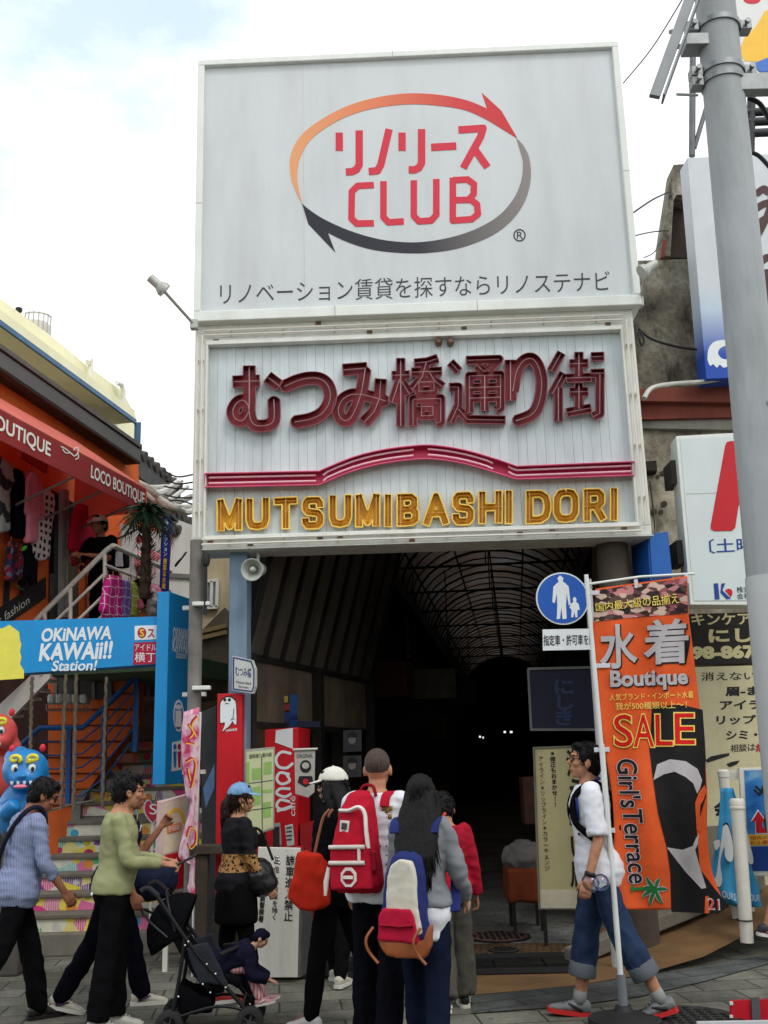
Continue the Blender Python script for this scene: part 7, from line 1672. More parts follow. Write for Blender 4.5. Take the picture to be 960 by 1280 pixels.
        for sx in (-1, 1): b.ell(s.H(sx * .042, .066, -.022), .024 * k, .022 * k, .02 * k, M); b.ell(s.H(sx * .079, -.006, -.01), .010 * k, .022 * k, .033 * k, M)
        b.ell(s.H(0, .086, -.058), .026 * k, .012 * k, .007 * k, M); b.ell(s.H(0, .084, -.068), .021 * k, .012 * k, .007 * k, M)
        sb = soften(b, .0068, 1); o = s.out(sb, 'body', m)
        if seen:
            for sx in (-1, 1):
                e = B().ell(s.H(sx * .032, .0815, .006), .0135 * k, .008 * k, .0065 * k, M); s.out(e, 'eye', m_eye, o)
                e = B().tube([s.H(sx * .016, .090, .028), s.H(sx * .034, .088, .034), s.H(sx * .05, .078, .028)], .0042 * k, 6); s.out(e, 'eyebrow', m_brow, o)
            e = B().ell(s.H(0, .0945, -.063), .022 * k, .006 * k, .0055 * k, M); s.out(e, 'lips', mat('lip_tone', srgb(150, 84, 74), .5), o)
        s.bo = o; return o
    def mkhand(s, b, i):
        sh, el, wr, fd, sx = s.A[i]; k = s.k; f = fd.normalized(); side = V((1, 0, 0)) - f * f.x; side = side.normalized() if side.length > .2 else V((0, 1, 0))
        pn = f.cross(side).normalized()                   # palm normal; thumb side is forward
        w_ = pn if abs(f.z) > .5 else side                # across the knuckles
        nrm = f.cross(w_).normalized()
        if abs(f.z) > .5:
            w_ = V((0, 1, 0)) - f * f.y; w_ = w_.normalized(); nrm = V((-sx, 0, 0)) - f * (-sx * f.x); nrm = nrm.normalized()      # arm hangs: knuckles fore and aft, palm faces the thigh
        else:
            w_ = V((-sx, 0, .35)); w_ = (w_ - f * w_.dot(f)).normalized(); nrm = V((0, 0, -1)); nrm = (nrm - f * nrm.dot(f)).normalized()
        q = wr + f * .012 * k; c = wr + f * .085 * k
        R_ = lambda p, a, d: [p + w_ * (a * math.cos(t * math.pi / 5)) + nrm * (d * math.sin(t * math.pi / 5)) for t in range(10)]
        b.loft([R_(wr - f * .01 * k, .024 * k, .018 * k), R_(wr + f * .03 * k, .034 * k, .016 * k), R_(c, .040 * k, .013 * k)])
        cu = R(s.hand[i])
        for j, (o, ln) in enumerate(((.030, .072), (.010, .080), (-.010, .075), (-.029, .058))):
            p = c + w_ * o * k - f * .006 * k; pts = [p - f * .02 * k, p]; a = cu * .5
            for seg in (.42, .32, .26):
                d = f * math.cos(a) + nrm * math.sin(a); p = p + d * ln * seg * k; pts.append(p); a += cu * (.85 + .1 * j)
            b.tube(pts, [.0092 * k, .0092 * k, .0088 * k, .0082 * k, .0070 * k], 8); b.ell(pts[-1], .0072 * k, .0072 * k, .0072 * k, nu=8, nv=5)
        p = wr + f * .03 * k + w_ * .026 * k; d1 = (f * .7 + w_ * .62 + nrm * .3).normalized(); d2 = (f * .9 + w_ * .2 + nrm * (.25 + .5 * math.sin(cu))).normalized()
        b.tube([p - d1 * .012 * k, p + d1 * .032 * k, p + d1 * .032 * k + d2 * .03 * k, p + d1 * .032 * k + d2 * .05 * k], [.013 * k, .0115 * k, .010 * k, .0078 * k], 8)
    def shirt(s, m, sleeve=1.0, ease=.016, hem=-.06, name='shirt', wr=.010, parts=None, neck=.52, loose=.022, seed=None, belly=0):
        b = B(); k = s.k; s.torso(b, ease, hem, neck, loose)
        for sh, el, wrp, fd, sx in s.A:
            if sleeve <= 0: b.ell(sh, .055 * k, .055 * k, .06 * k); continue
            pts = [s.sp(sx * .12 * k, -.005, .465 * k), sh, sh.lerp(el, .5), el]; r = [.056, .056, .052, .048]
            if sleeve > 1: pts += [el.lerp(wrp, .5), el.lerp(wrp, sleeve - 1)]; r += [.043, .038]
            elif sleeve < 1: pts = [pts[0], sh, sh.lerp(el, sleeve * .6), sh.lerp(el, sleeve)]; r = [.056, .058, .058, .061]
            P_ = smoothline([tuple(p) for p in pts], 4); mm = len(P_); rr = []
            for i in range(mm):
                t = i / (mm - 1) * (len(r) - 1); j = min(int(t), len(r) - 2); rr.append((r[j] + (r[j + 1] - r[j]) * (t - j) + (ease - .016)) * k)
            b.tube(P_, rr, 14); b.ell(P_[0], rr[0] * .95, rr[0] * .95, rr[0] * .95)
        o = s.out(soften(b, .0125, 2, wr * .95, (8, 8, 17), seed if seed is not None else s.h * 7), name, m); s.so = o; return o
    def pants(s, m, length=1.0, ease=.016, name='trousers', wr=.009, flare=0.0, top=.05, seed=None, cuff=None):
        b = B(); k = s.k; s.torso(b, ease * .35, -.10, top)
        for hip, knee, ank, fp in s.L:
            end = knee.lerp(ank, length); pts = [hip + V((0, 0, .02)), (hip + knee) / 2 + V((0, .006, 0)), knee, knee.lerp(ank, .5 * length), end]
            s.limb(b, pts, [.074 + ease * .7, .066 + ease * .8, .050 + ease + flare * .4, .049 + ease + flare * .7, .036 + ease + flare], end=.25 if cuff or flare > .015 else 1)
        b.ell(s.pel + V((0, 0, -.06 * k)), .10 * k, .10 * k, .07 * k)
        o = s.out(soften(b, .0125, 2, wr * 1.35, (13, 13, 9), seed if seed is not None else s.h * 3), name, m)
        if cuff:
            for hip, knee, ank, fp in s.L:
                e = knee.lerp(ank, length); d = (ank - knee).normalized(); r = (.036 + ease + flare + .014) * k
                s.out(B().tube([e - d * .075 * k, e - d * .07 * k, e + d * .004 * k, e + d * .012 * k], [r * .96, r, r * 1.03, r * .98], 20), 'cuff', cuff, o, smooth=50)
        return o
    def shoes(s, m, sole, name='shoe', fat=1.0, stripe=None, sock=None):
        for i, (hip, knee, ank, fp) in enumerate(s.L):
            k = s.k; f = rotx(V((0, 1, 0)), fp); u = rotx(V((0, 0, 1)), fp); x = V((1, 0, 0)); g = ank - u * .085 * k
            b = B(); rings = []
            for y, w_, z0_, z1 in ((-.075, .026, .018, .075), (-.06, .036, .014, .095), (-.02, .040, .012, .105), (.03, .040, .012, .098), (.08, .045, .012, .075), (.13, .046, .012, .055), (.17, .038, .014, .045), (.19, .02, .018, .034)):
                c = g + f * y * k; n = 12; hz = (z1 - z0_) / 2; rings.append([c + x * (w_ * fat * k * math.cos(2 * math.pi * j / n)) + u * ((z0_ + hz + hz * math.sin(2 * math.pi * j / n)) * k) for j in range(n)])
            b.loft(rings); o = s.out(soften(b, .008, 1), name, m)
            b = B(); out_ = []
            for y, w_ in ((-.082, .022), (-.062, .040), (0, .042), (.08, .050), (.13, .050), (.175, .042), (.198, .02)): out_.append((y, w_))
            pts = [g + f * y * k + x * w_ * fat * k for y, w_ in out_] + [g + f * y * k - x * w_ * fat * k for y, w_ in reversed(out_)]
            b.prism(pts, u * .026 * k); s.out(b, 'sole', sole, o, smooth=40)
            b = B()
            for j in range(4): c = g + f * (.035 + .022 * j) * k + u * (.104 - .011 * j) * k; b.tube([c - x * .022 * k, c + u * .004, c + x * .022 * k], .0035 * k, 5)
            s.out(b, 'lace', stripe or sole, o)
            if stripe: 
                b = B()
                for sx in (-1, 1): b.tube([g + f * -.02 * k + x * sx * .042 * k + u * .035 * k, g + f * .03 * k + x * sx * .045 * k + u * .055 * k, g + f * .07 * k + x * sx * .043 * k + u * .07 * k], [.010 * k, .010 * k, .004 * k], 6)
                s.out(b, 'side_stripe', stripe, o)
            if sock: s.out(B().tube([g + u * .07 * k, ank.lerp(knee, .08), ank.lerp(knee, .16)], [.045 * k, .043 * k, .042 * k], 14), 'sock', sock, o)
    def hair(s, m, kind='short', length=.0, seed=0, strands=1):
        b = B(); k = s.k; M = s.hm
        if kind == 'buzz':
            b.ell(s.H(0, -.020, .036), .0785 * k, .090 * k, .090 * k, M); return s.out(soften(b, .008, 1, .0012, (60, 60, 60)), 'hair', m)
        b.ell(s.H(0, -.018, .042), .083 * k, .098 * k, .090 * k, M); b.ell(s.H(0, -.045, -.005), .076 * k, .068 * k, .085 * k, M)
        for sx in (-1, 1): b.ell(s.H(sx * .066, .0, .03), .022 * k, .052 * k, .05 * k, M)
        if kind == 'short': b.ell(s.H(0, .048, .092), .062 * k, .04 * k, .028 * k, M)
        if kind == 'tuft': b.ell(s.H(.02, .04, .10), .05 * k, .055 * k, .035 * k, M); b.ell(s.H(-.02, -.03, .12), .06 * k, .06 * k, .03 * k, M)
        if kind in ('long', 'ponytail'):
            b.ell(s.H(0, .03, .085), .07 * k, .055 * k, .035 * k, M)
            base = s.H(0, -.06, .0); dn = V((0, -.035, -1)).normalized()
            if kind == 'long':
                rings = []
                for j in range(9):
                    t = j / 8; c = s.H(0, -.045, .02) + V((0, -.135 * min(1, t * 2) * k, -length * t)); wx = (.088 + .055 * math.sin(math.pi * min(1, t * 1.3)) - .05 * t * t) * k; wy = (.058 - .02 * t) * k
                    rings.append([c + p for p in s.ring(None, wx, wy, n=18)])
                b.loft(rings)
                for sx in (-1, 1): b.tube([s.H(sx * .075, .01, .02), s.H(sx * .09, .0, -.08), s.H(sx * .10, -.03, -.16) , s.H(sx * .11, -.05, -.16) + V((0, -.02, -length * .5))], [.03 * k, .034 * k, .034 * k, .012 * k], 10)
            else:
                b.tube([s.H(0, -.085, .03), s.H(0, -.125, -.02), s.H(0, -.13, -.10), s.H(0, -.115, -.12) + V((0, 0, -length))], [.03 * k, .042 * k, .045 * k, .015 * k], 12)
        sb = soften(b, .009, 1); src = [p.copy() for p in sb.v]
        r = B(); r.f = list(sb.f)
        for p in sb.v: r.v.append(p + (p - s.hc).normalized() * .006 * noise.noise(V((p.x * 60 + seed, p.y * 60, p.z * 7))))
        rnd = random.Random(seed + int(s.h * 100)); up_ = s.hm @ V((0, 0, 1)); top = s.H(0, -.03, .15)
        for q in range(0 if strands == 0 else 560 if kind == 'long' else 420):          # loose strands that follow the combed direction
            p = src[rnd.randrange(len(src))]; n = (p - s.hc); n.z *= .4; n = n.normalized()
            d = (p - top); d = (d - n * d.dot(n)) ; d = d.normalized() if d.length > 1e-4 else V((0, -1, 0))
            if kind in ('long', 'ponytail'): d = (d * .3 + V((0, 0, -1))).normalized()
            l_ = (.10 if kind == 'long' else .06 if kind == 'ponytail' else .015) * k * (.6 + .8 * rnd.random()); side = d.cross(n); a = rnd.uniform(-.35, .35)
            pts = [p - n * .003, p + d * l_ * .5 + n * .005 + side * a * l_ * .3, p + d * l_ + n * rnd.uniform(-.002, .008) + side * a * l_]
            r.tube(pts, [.0035, .0035, .0008], 4)
        return s.out(r, 'hair', m)
    def cap(s, m, brim, yaw=0, print_=None):
        b = B(); k = s.k; M = s.hm; rings = []
        for j in range(7):
            t = j / 6 * math.pi / 2; rings.append([s.H(.0925 * math.cos(t) * math.cos(a), -.008 + .108 * math.cos(t) * math.sin(a), .040 + .098 * math.sin(t)) for a in [2 * math.pi * i / 22 for i in range(22)]])
        b.loft(rings); o = s.out(soften(b, .009, 1, .003, (16, 16, 16), s.h), 'cap', m)
        b = B(); pts = [s.H(.075 * math.cos(a) * 1.02, .068 + .105 * math.sin(a), .046 - .022 * math.sin(a) - .012 * abs(math.cos(a))) for a in [math.pi * i / 12 for i in range(13)]]
        inn = [s.H(.075 * math.cos(a), .045 + .03 * math.sin(a), .048) for a in [math.pi * i / 12 for i in range(13)]]
        b.v = pts + inn + [p + s.hm @ V((0, 0, .005)) for p in pts + inn]
        for i in range(12): b.f += [(i, i + 1, i + 14, i + 13), (i + 26, i + 39, i + 40, i + 27), (i, i + 26, i + 27, i + 1)]
        s.out(b, 'brim', brim, o); s.out(B().ell(s.H(0, -.008, .138), .009 * k, .009 * k, .006 * k), 'button', m, o)
        if print_:
            b = B()
            for x, z in ((-.04, .07), (-.015, .085), (.012, .08), (.036, .07), (-.02, .062), (.02, .058)): b.ell(s.H(x, .094 - abs(x) * .35 - max(0, z - .06) * .5, z), .007 * k, .005 * k, .006 * k, M)
            s.out(b, 'print', print_, o)
        return o
    def glasses(s, m):
        b = B(); k = s.k
        for sx in (-1, 1):
            c = [s.H(sx * .034 + .026 * math.cos(a), .098 - .010 * abs(math.cos(a)) , .004 + .017 * math.sin(a)) for a in [2 * math.pi * i / 14 for i in range(15)]]; b.tube(c, .0028 * k, 5, False); b.tube([s.H(sx * .06, .088, .01), s.H(sx * .082, .0, .012)], .003 * k, 5)
        b.tube([s.H(-.01, .102, .008), s.H(.01, .102, .008)], .003 * k, 5); return s.out(b, 'glasses', m)
    def strap(s, pts, m, r=.012, name='strap', par=None):
        b = B(); b.tube(smoothline([tuple(p) for p in pts], 5), r, 6); return s.out(b, name, m, par)
    def patch(s, pts, m, name='print', e=.02, par=None, front=True, t=.004):   # flat print lying on the chest or back, from (x, z) outline in torso space
        k = s.k; b = B(); y = (.112 + e) * k; sg = 1 if front else -1
        ps = [s.sp(x * k, sg * (y - 1.3 * x * x * k) + (0 if front else -.0), z * k) for x, z in pts]; n = (s.sp(0, sg, 0) - s.sp(0, 0, 0)).normalized()
        b.prism(ps, n * t); return s.out(b, name, m, par or s.so)

def stripes(name, c1, c2, axis, f, duty=.5, src='Object', wob=.0):
    if name in MATS: return MATS[name]
    t = NT(name); t.rough(.88, .15); v = t.mapping(); x = t.xyz(v); s = t.math('ADD', x[0], t.math('MULTIPLY', x[1], .6)) if axis == 'h' else x[2]
    k = t.math('LESS_THAN', t.math('FRACT', t.math('MULTIPLY', s, f)), duty); n = t.noise(v, 9, 4)
    t.color(t.mix(1.0, t.mix(k, c1, c2), t.ramp(n, [(.3, (.85, .85, .85)), (.7, (1.08, 1.08, 1.08))]), 'MULTIPLY')); t.bump(t.noise(v, 24, 4), .2, .010); MATS[name] = t.m; return t.m
m_blkp = cloth('black_trousers', (.012, .012, .014)); m_blk_top = cloth('black_top', (.011, .011, .013)); m_dkden = cloth('dark_denim', srgb(22, 28, 46)); m_wht = cloth('white_cotton', srgb(222, 224, 230), 1, .05)
m_sole_w = mat('sole_white', srgb(214, 212, 204), .6, .08); m_sole_r = mat('sole_red', srgb(190, 40, 36), .6); m_lth = mat('leather_black', (.014, .013, .013), .4, .2)

def at_px(px, py): g = G(px, py); return (g.x, g.y, 0)
# man in the striped blue shirt, left edge, walking away to the right
p = Person('man in a pale blue striped shirt with a dark shoulder strap walking at the left', at_px(12, 1284), -52, 1.62, 1.12, legs=((20, 8), (-20, 18)), arms=((0, 8, 14, 0), (10, 9, 26, 8)), lean=8, head=(-12, -24), belly=.02, footpitch=(0, -18))
p.body(SK3); p.shirt(stripes('shirt_blue', srgb(140, 150, 178), srgb(122, 132, 166), 'h', 60), 1.5, .014, -.10, wr=.011); p.pants(m_blkp, .98, .016, flare=.012); p.shoes(m_lth, m_lth); p.hair(HB, 'short'); p.glasses(m_black)
p.strap([p.sp(-.10, .12, .02), p.sp(-.05, .15, .30), p.sp(.06, .05, .525), p.sp(.10, -.08, .50), p.sp(.02, -.15, .3), p.sp(-.14, -.13, .02)], cloth('strap_navy', (.012, .014, .03)), .016)
# older man in the olive shirt reading his phone
p = Person('older man in an olive shirt and black trousers looking away beside the stroller', at_px(136, 1290), -78, 1.585, 1.06, legs=((4, 4), (-3, 4)), arms=((20, 6, 62, 24), (16, 8, 66, 22)), lean=4, head=(22, -4), hand=(60, 60), belly=.035)
p.body(SK1); p.shirt(cloth('olive_shirt', srgb(150, 153, 112)), 1.9, .014, -.02, wr=.006, loose=.014); p.pants(m_blkp, .98, .018, flare=.018, top=.06); p.shoes(mat('shoe_grey', srgb(196, 196, 188), .6), m_sole_w); p.hair(HB, 'tuft')
p.patch([(-.06, .50), (-.02, .52), (.02, .52), (.06, .50), (.05, .46), (-.05, .46)], cloth('olive_shirt', (0, 0, 0)), 'collar', .004)
p.out(B().ell(p.sp(.10, -.128, -.02), .02, .008, .012), 'logo', m_sw)
wr_ = p.A[1][2] + p.A[1][3] * .12; ph = p.w(wr_ + V((-.02, .03, .03)))
B().box(ph, (.075, .15, .012), p.yaw, Matrix.Rotation(p.yaw, 3, 'Z') @ Matrix.Rotation(R(25), 3, 'X')).build('mobile_phone', m_lth, label='dark mobile phone held by the man in the olive shirt', cat='phone', bevel=.004)
# person behind him, one hand raised
p = Person('person in navy trousers and white trainers half hidden behind the olive shirt', at_px(136, 1262), -80, 1.58, 1.0, legs=((19, 6), (-18, 12)), arms=((24, 6, 118, 6), (0, 8, 20, 0)), lean=10, head=(0, 0), hand=(60, 30), footpitch=(0, -14))
p.body(SK3); p.shirt(cloth('navy_top', srgb(30, 32, 48)), .6, .02, -.06); p.pants(cloth('navy_trousers', srgb(24, 25, 36)), .98, .014, flare=.014); p.shoes(mat('trainer_white', srgb(196, 192, 176), .6, .1), m_sole_w, 'trainer', stripe=mat('stripe_purple', srgb(76, 44, 78), .6)); p.hair(HB, 'short', seed=3)
p.patch([(-.03, .46), (.05, .46), (.05, .22), (-.02, .24)], m_wht, 'white_panel', .01)
bb_ = B(); q = p.pel + V((.0, .26, .02)); bb_.ell(p.w(q), .19, .12, .14); soften(bb_, .015, 2, .014, (12, 12, 12), 2).build('shoulder_bag', cloth('bag_navy', srgb(28, 34, 56)), label='navy soft bag hanging between the olive shirt and the stroller', cat='bag', smooth=180)
# woman in the blue cap with the leopard panel
p = Person('woman in a blue cap and black top with leopard panel turning to the map board', at_px(294, 1256), -62, 1.49, .94, legs=((-6, 4), (8, 6)), arms=((6, 6, 14, 0), (10, 10, 22, 4)), lean=2, head=(-12, 2), bust=.03, hand=(40, 40))
p.body(SK1)
t = NT('leopard'); t.rough(.85, .15); v = t.mapping(); vo = t.n('ShaderNodeTexVoronoi'); vo.inputs['Scale'].default_value = 42; t.l(v, vo.inputs['Vector']); nn = t.noise(v, 30, 3)
spot = t.math('LESS_THAN', t.math('ADD', vo.outputs['Distance'], t.math('MULTIPLY', nn, .5)), .62); leo = t.mix(spot, srgb(164, 122, 74), (.016, .012, .01))
zc = t.xyz(v)[2]; bandf = t.math('MULTIPLY', t.math('GREATER_THAN', zc, .88), t.math('LESS_THAN', zc, 1.0)); t.color(t.mix(bandf, (.011, .011, .013), leo)); t.bump(t.noise(v, 24, 4), .4, .012)
p.shirt(t.m, 1.15, .018, -.16, 'top', seed=4); p.pants(m_blk_top, .98, .010); p.shoes(mat('shoe_red', srgb(170, 50, 40), .6), m_sole_w)
p.hair(HBr, 'ponytail', .26); p.cap(mat('cap_blue', srgb(110, 150, 186), .85, .3, 14), mat('brim_blue', srgb(120, 164, 200), .85, .2, 9))
p.out(B().ell(p.H(.083, .0, -.052), .008, .008, .022), 'earring', mat('gold', srgb(220, 180, 100), .3, metal=.8))
sk = B()
for z, e in ((.02, .17), (-.12, .20), (-.25, .215), (-.27, .20)): pass
sk.loft([[p.pel + V((q.x, q.y, z * p.k)) for q in p.ring(None, rx * p.k, ry * p.k)] for z, rx, ry in ((.02, .175, .13), (-.12, .2, .155), (-.26, .205, .16), (-.3, .195, .15))]); p.out(soften(sk, .013, 2, .012, (10, 10, 4), 3), 'skirt', m_blk_top)
bb_ = B(); q = p.pel + V((.10, .14, .05)); bb_.ell(p.w(q), .10, .13, .12); bb_.ell(p.w(q + V((0, .02, -.05))), .105, .14, .09); hb = thing('handbag', 'black shiny handbag on the arm of the woman in the blue cap', 'bag', p.w(q)); soften(bb_, .012, 2, .008, (20, 20, 20), 1).build('bag_body', mat('bag_leather', (.014, .014, .015), .32, .2), hb, smooth=180)
B().tube(smoothline([tuple(p.w(q + V((-.02, -.08, .1)))), tuple(p.w(q + V((-.05, -.06, .30)))), tuple(p.w(q + V((-.03, .02, .30)))), tuple(p.w(q + V((0, .1, .1))))], 5), .010, 6).build('bag_handle', m_lth, hb, smooth=60)
b = B()
for k in range(7): b.ell(p.w(q + V((.04 - .012 * k, .13 - .0 * k, .08 + .02 * (k % 3)))), .011, .011, .011)
b.build('stud', mat('stud_silver', srgb(200, 198, 190), .25, metal=.9), hb, smooth=180)
# woman in the white cap
p = Person('woman in a white cap and black clothes looking left with a red tote bag', at_px(424, 1287), 66, 1.60, .94, legs=((14, 6), (-17, 10)), arms=((6, 10, 34, 4), (-6, 10, 20, 0)), lean=0, twist=-8, head=(14, 0), bust=.02, hand=(60, 75), footpitch=(0, -12))
p.body(SK2); p.shirt(m_blk_top, 1.95, .022, -.12, 'jacket', seed=8); p.pants(cloth('leggings_black', (.009, .009, .010)), .97, .015, 'leggings', .003); p.shoes(mat('trainer_pale', srgb(188, 184, 180), .6, .12), mat('sole_coral', srgb(196, 110, 90), .6), 'trainer', sock=None)
p.hair(HB, 'long', .56); p.cap(mat('cap_white', srgb(214, 212, 200), .85, .06), mat('cap_white', (.6, .6, .6)), print_=m_ink); p.glasses(m_black)
p.patch([(-.09, .45), (-.06, .47), (-.05, .44), (-.08, .42)], mat('lime_trim', srgb(150, 190, 60), .6), 'trim', .012)
tb0 = P(393, 1134, 6.82); tt = thing('tote_bag', 'large plain red tote bag on the shoulder of the woman in the white cap', 'bag', (tb0.x, tb0.y, tb0.z))
TB_ = Plane((tb0.x, tb0.y, 0), (-.25, -1, 0)); b = B().prism([TB_.hit(x, y, -.08) for x, y in ((381, 1064), (408, 1066), (415, 1100), (416, 1128), (404, 1133), (385, 1134), (370, 1117), (377, 1090))], TB_.n * .16)
soften(b, .014, 3, .014, (10, 10, 6), 5).build('bag_body', cloth('tote_red', srgb(176, 38, 20)), tt, smooth=180)
B().tube(smoothline([tuple(TB_.hit(x, y, .06)) for x, y in ((393, 1068), (398, 1045), (404, 1022), (412, 1012))], 4), .010, 6).build('bag_handle', mat('strap_tan', srgb(140, 84, 58), .6), tt, smooth=60); B().tube(smoothline([tuple(TB_.hit(x, y, -.02)) for x, y in ((404, 1068), (406, 1045), (410, 1022), (416, 1012))], 4), .010, 6).build('bag_handle', MATS['strap_tan'], tt, smooth=60)

def backpack(t, P_, rows, y0, depth, mats, name='backpack', wr=.008):
    """a soft pack on a person's back: rows of (z, half width, depth) in torso space"""
    b = B(); rings = []
    for z, hw_, dp, cx in rows: rings.append([P_.w(P_.sp((q.x + cx) * P_.k, (y0 - dp / 2 + q.y) * P_.k, (.54 - (.54 - z) * t.get('zk', 1.0)) * P_.k)) for q in P_.ring(None, hw_, dp / 2, n=20, p=3.2)])
    b.loft(rings); return soften(b, .011, 2, wr, (13, 13, 9), 6).build('pack', mats, t, smooth=180)
def on_pack(P_, t, pts, y, m, name, th=.02, vox=None, bev=.006, off=0.0):
    b = B(); n = P_.w(P_.sp(0, -1, 0)) - P_.w(P_.sp(0, 0, 0)); b.prism([P_.w(P_.sp((-.055 + (x + .055) * .83) * P_.k, (y + .012) * P_.k, (.54 - (.54 - z) * t.get('zk', 1.0)) * P_.k)) for x, z in pts], n * th)
    if vox: return soften(b, vox, 3, .003, (16, 16, 16), 3).build(name, m, t, smooth=180)
    return b.build(name, m, t, bevel=bev)
def shoulder_straps(P_, t, m, xs=(-.10, .10), zlow=.12, r=.018, inner=None):
    for x in xs:
        pts = [P_.sp(x * P_.k, -.14 * P_.k, .45 * P_.k), P_.sp(x * P_.k, -.10 * P_.k, .515 * P_.k), P_.sp(x * P_.k, .02, .525 * P_.k), P_.sp(x * 1.15 * P_.k, .125 * P_.k, .44 * P_.k), P_.sp(x * 1.5 * P_.k, .13 * P_.k, .25 * P_.k), P_.sp(x * 1.75 * P_.k, -.02 * P_.k, zlow * P_.k)]
        b = B(); q = [P_.w(V(a)) for a in smoothline([tuple(a) for a in pts], 5)]
        for i in range(len(q) - 1): pass
        u = P_.w(V((1, 0, 0))) - P_.w(V((0, 0, 0))); rings = []
        for i, c in enumerate(q):
            d = (q[min(i + 1, len(q) - 1)] - q[max(i - 1, 0)]).normalized(); n = d.cross(u).normalized(); uu = n.cross(d).normalized()
            rings.append([c + uu * r * 1.5 * a + n * r * .45 * b_ for a, b_ in ((-1, -1), (1, -1), (1, 1), (-1, 1))])
        b.loft(rings); b.build('shoulder_strap', m, t, bevel=.003)
# man with the red backpack
g = Person('man with shaved head in a white tee wearing a red backpack seen from behind', at_px(478, 1322), -20, 1.70, 1.06, legs=((2, 4), (-8, 8)), arms=((10, 10, 10, 0), (8, 13, 24, 10)), lean=2, head=(14, 3))
g.body(SK1); g.shirt(m_wht, .72, .024, -.08, 'tee', .011); g.pants(cloth('charcoal_trousers', srgb(26, 27, 36)), .98, .016, flare=.016); g.shoes(mat('shoe_grey', (.3, .3, .3)), m_sole_w); g.hair(hairmat('hair_stubble', srgb(70, 58, 52)), 'buzz')
rz_ = lambda z: .54 - (.54 - z) * .9
rp0 = thing('red_backpack', 'red canvas backpack with white trims on the man with shaved head', 'backpack', g.w(g.sp(-.1, -.25, .0)))
rp0['zk'] = .9
m_rb = cloth('pack_red', srgb(176, 22, 44)); m_rd2 = cloth('pack_dark_red', srgb(140, 18, 34)); m_trim = mat('trim_white', srgb(220, 212, 204), .6)
backpack(rp0, g, [(.54, .04, .05, -.05), (.51, .075, .10, -.055), (.42, .105, .14, -.06), (.28, .125, .16, -.065), (.10, .14, .19, -.06), (-.02, .145, .19, -.05), (-.08, .12, .15, -.045)], -.10, .2, m_rb)
on_pack(g, rp0, [(-.20, .13), (-.19, .20), (.08, .20), (.09, .13), (.11, -.05), (-.20, -.06)], -.285, m_rb, 'front_pocket', .045, .010)
for zz in (.20, .105):
    pts = [g.w(g.sp((-.055 + (x + .055) * .83) * g.k, -.325 * g.k, rz_(zz + .012 * x) * g.k)) for x in (-.2, -.1, 0, .06)]; B().tube(pts, .013, 6).build('zip_trim', m_trim, rp0, smooth=60)
B().tube([g.w(g.sp(.008 * g.k, -.325 * g.k, rz_(z) * g.k)) for z in (.20, .105)], .010, 6).build('zip_trim', m_trim, rp0)
B().tube(smoothline([tuple(g.w(g.sp((-.055 + (x + .055) * .8) * g.k, (y + .015) * g.k, rz_(z) * g.k))) for x, y, z in ((-.17, -.25, .42), (-.08, -.28, .42), (0, -.29, .44), (.045, -.29, .40), (.065, -.31, .30), (.085, -.32, .19))], 4), .012, 6).build('flap_trim', m_trim, rp0, smooth=60)
on_pack(g, rp0, [(-.15, .36), (-.155, .29), (-.09, .285), (-.08, .355)], -.262, m_trim, 'label_patch', .012, None, .002); on_pack(g, rp0, [(-.135, .345), (-.14, .305), (-.10, .30), (-.095, .34)], -.276, m_ink, 'label_print', .003, None, 0)
oc = [( -.055 + .062 * math.cos(R(22.5 + 45 * i)), .02 + .062 * math.sin(R(22.5 + 45 * i))) for i in range(8)]
oi = [( -.055 + .042 * math.cos(R(22.5 + 45 * i)), .02 + .042 * math.sin(R(22.5 + 45 * i))) for i in range(8)]
on_pack(g, rp0, oc, -.332, m_trim, 'octagon_patch', .010, None, .002); on_pack(g, rp0, oi, -.343, m_rd2, 'octagon_print', .003, None, 0); on_pack(g, rp0, [(-.09, .03), (-.02, .03), (-.02, .01), (-.09, .01)], -.347, m_trim, 'octagon_bar', .003, None, 0)
b = B(); b.tube([g.w(g.sp(-.185, -.29, .12)), g.w(g.sp(-.20, -.30, .04)), g.w(g.sp(-.205, -.30, -.03))], [.014, .016, .008], 8); b.build('hanging_tab', m_trim, rp0, smooth=60)
shoulder_straps(g, rp0, m_rb, (-.09, .095)); B().tube(smoothline([tuple(g.w(g.sp(x, -.13, z))) for x, z in ((-.07, .50), (-.04, .56), (.02, .56), (.04, .50))], 4), .010, 6).build('grab_loop', m_rd2, rp0, smooth=60)
on_pack(g, rp0, [(.07, .18), (.12, .17), (.13, .06), (.09, .05)], -.28, m_rd2, 'side_buckle', .03, None, .006)
for x, z, mm in ((.085, .44, 'cap_gold'), (.105, .43, 'cap_gold'), (.125, .44, 'cap_gold'), (.095, .40, 'cap_gold'), (.12, .395, 'cap_gold')): g.patch([(x - .012, z - .014), (x + .010, z - .014), (x + .012, z + .012), (x - .008, z + .014)], mat('cap_gold', srgb(150, 120, 60), .6), 'back_print', .022, None, False)
for k in range(16): x = .06 + .03 * (k % 4) + .01 * random.random(); z = .08 + .05 * (k // 4); g.patch([(x - .004, z - .004), (x + .004, z - .004), (x + .004, z + .004), (x - .004, z + .004)], m_ink, 'back_print', .022, None, False)
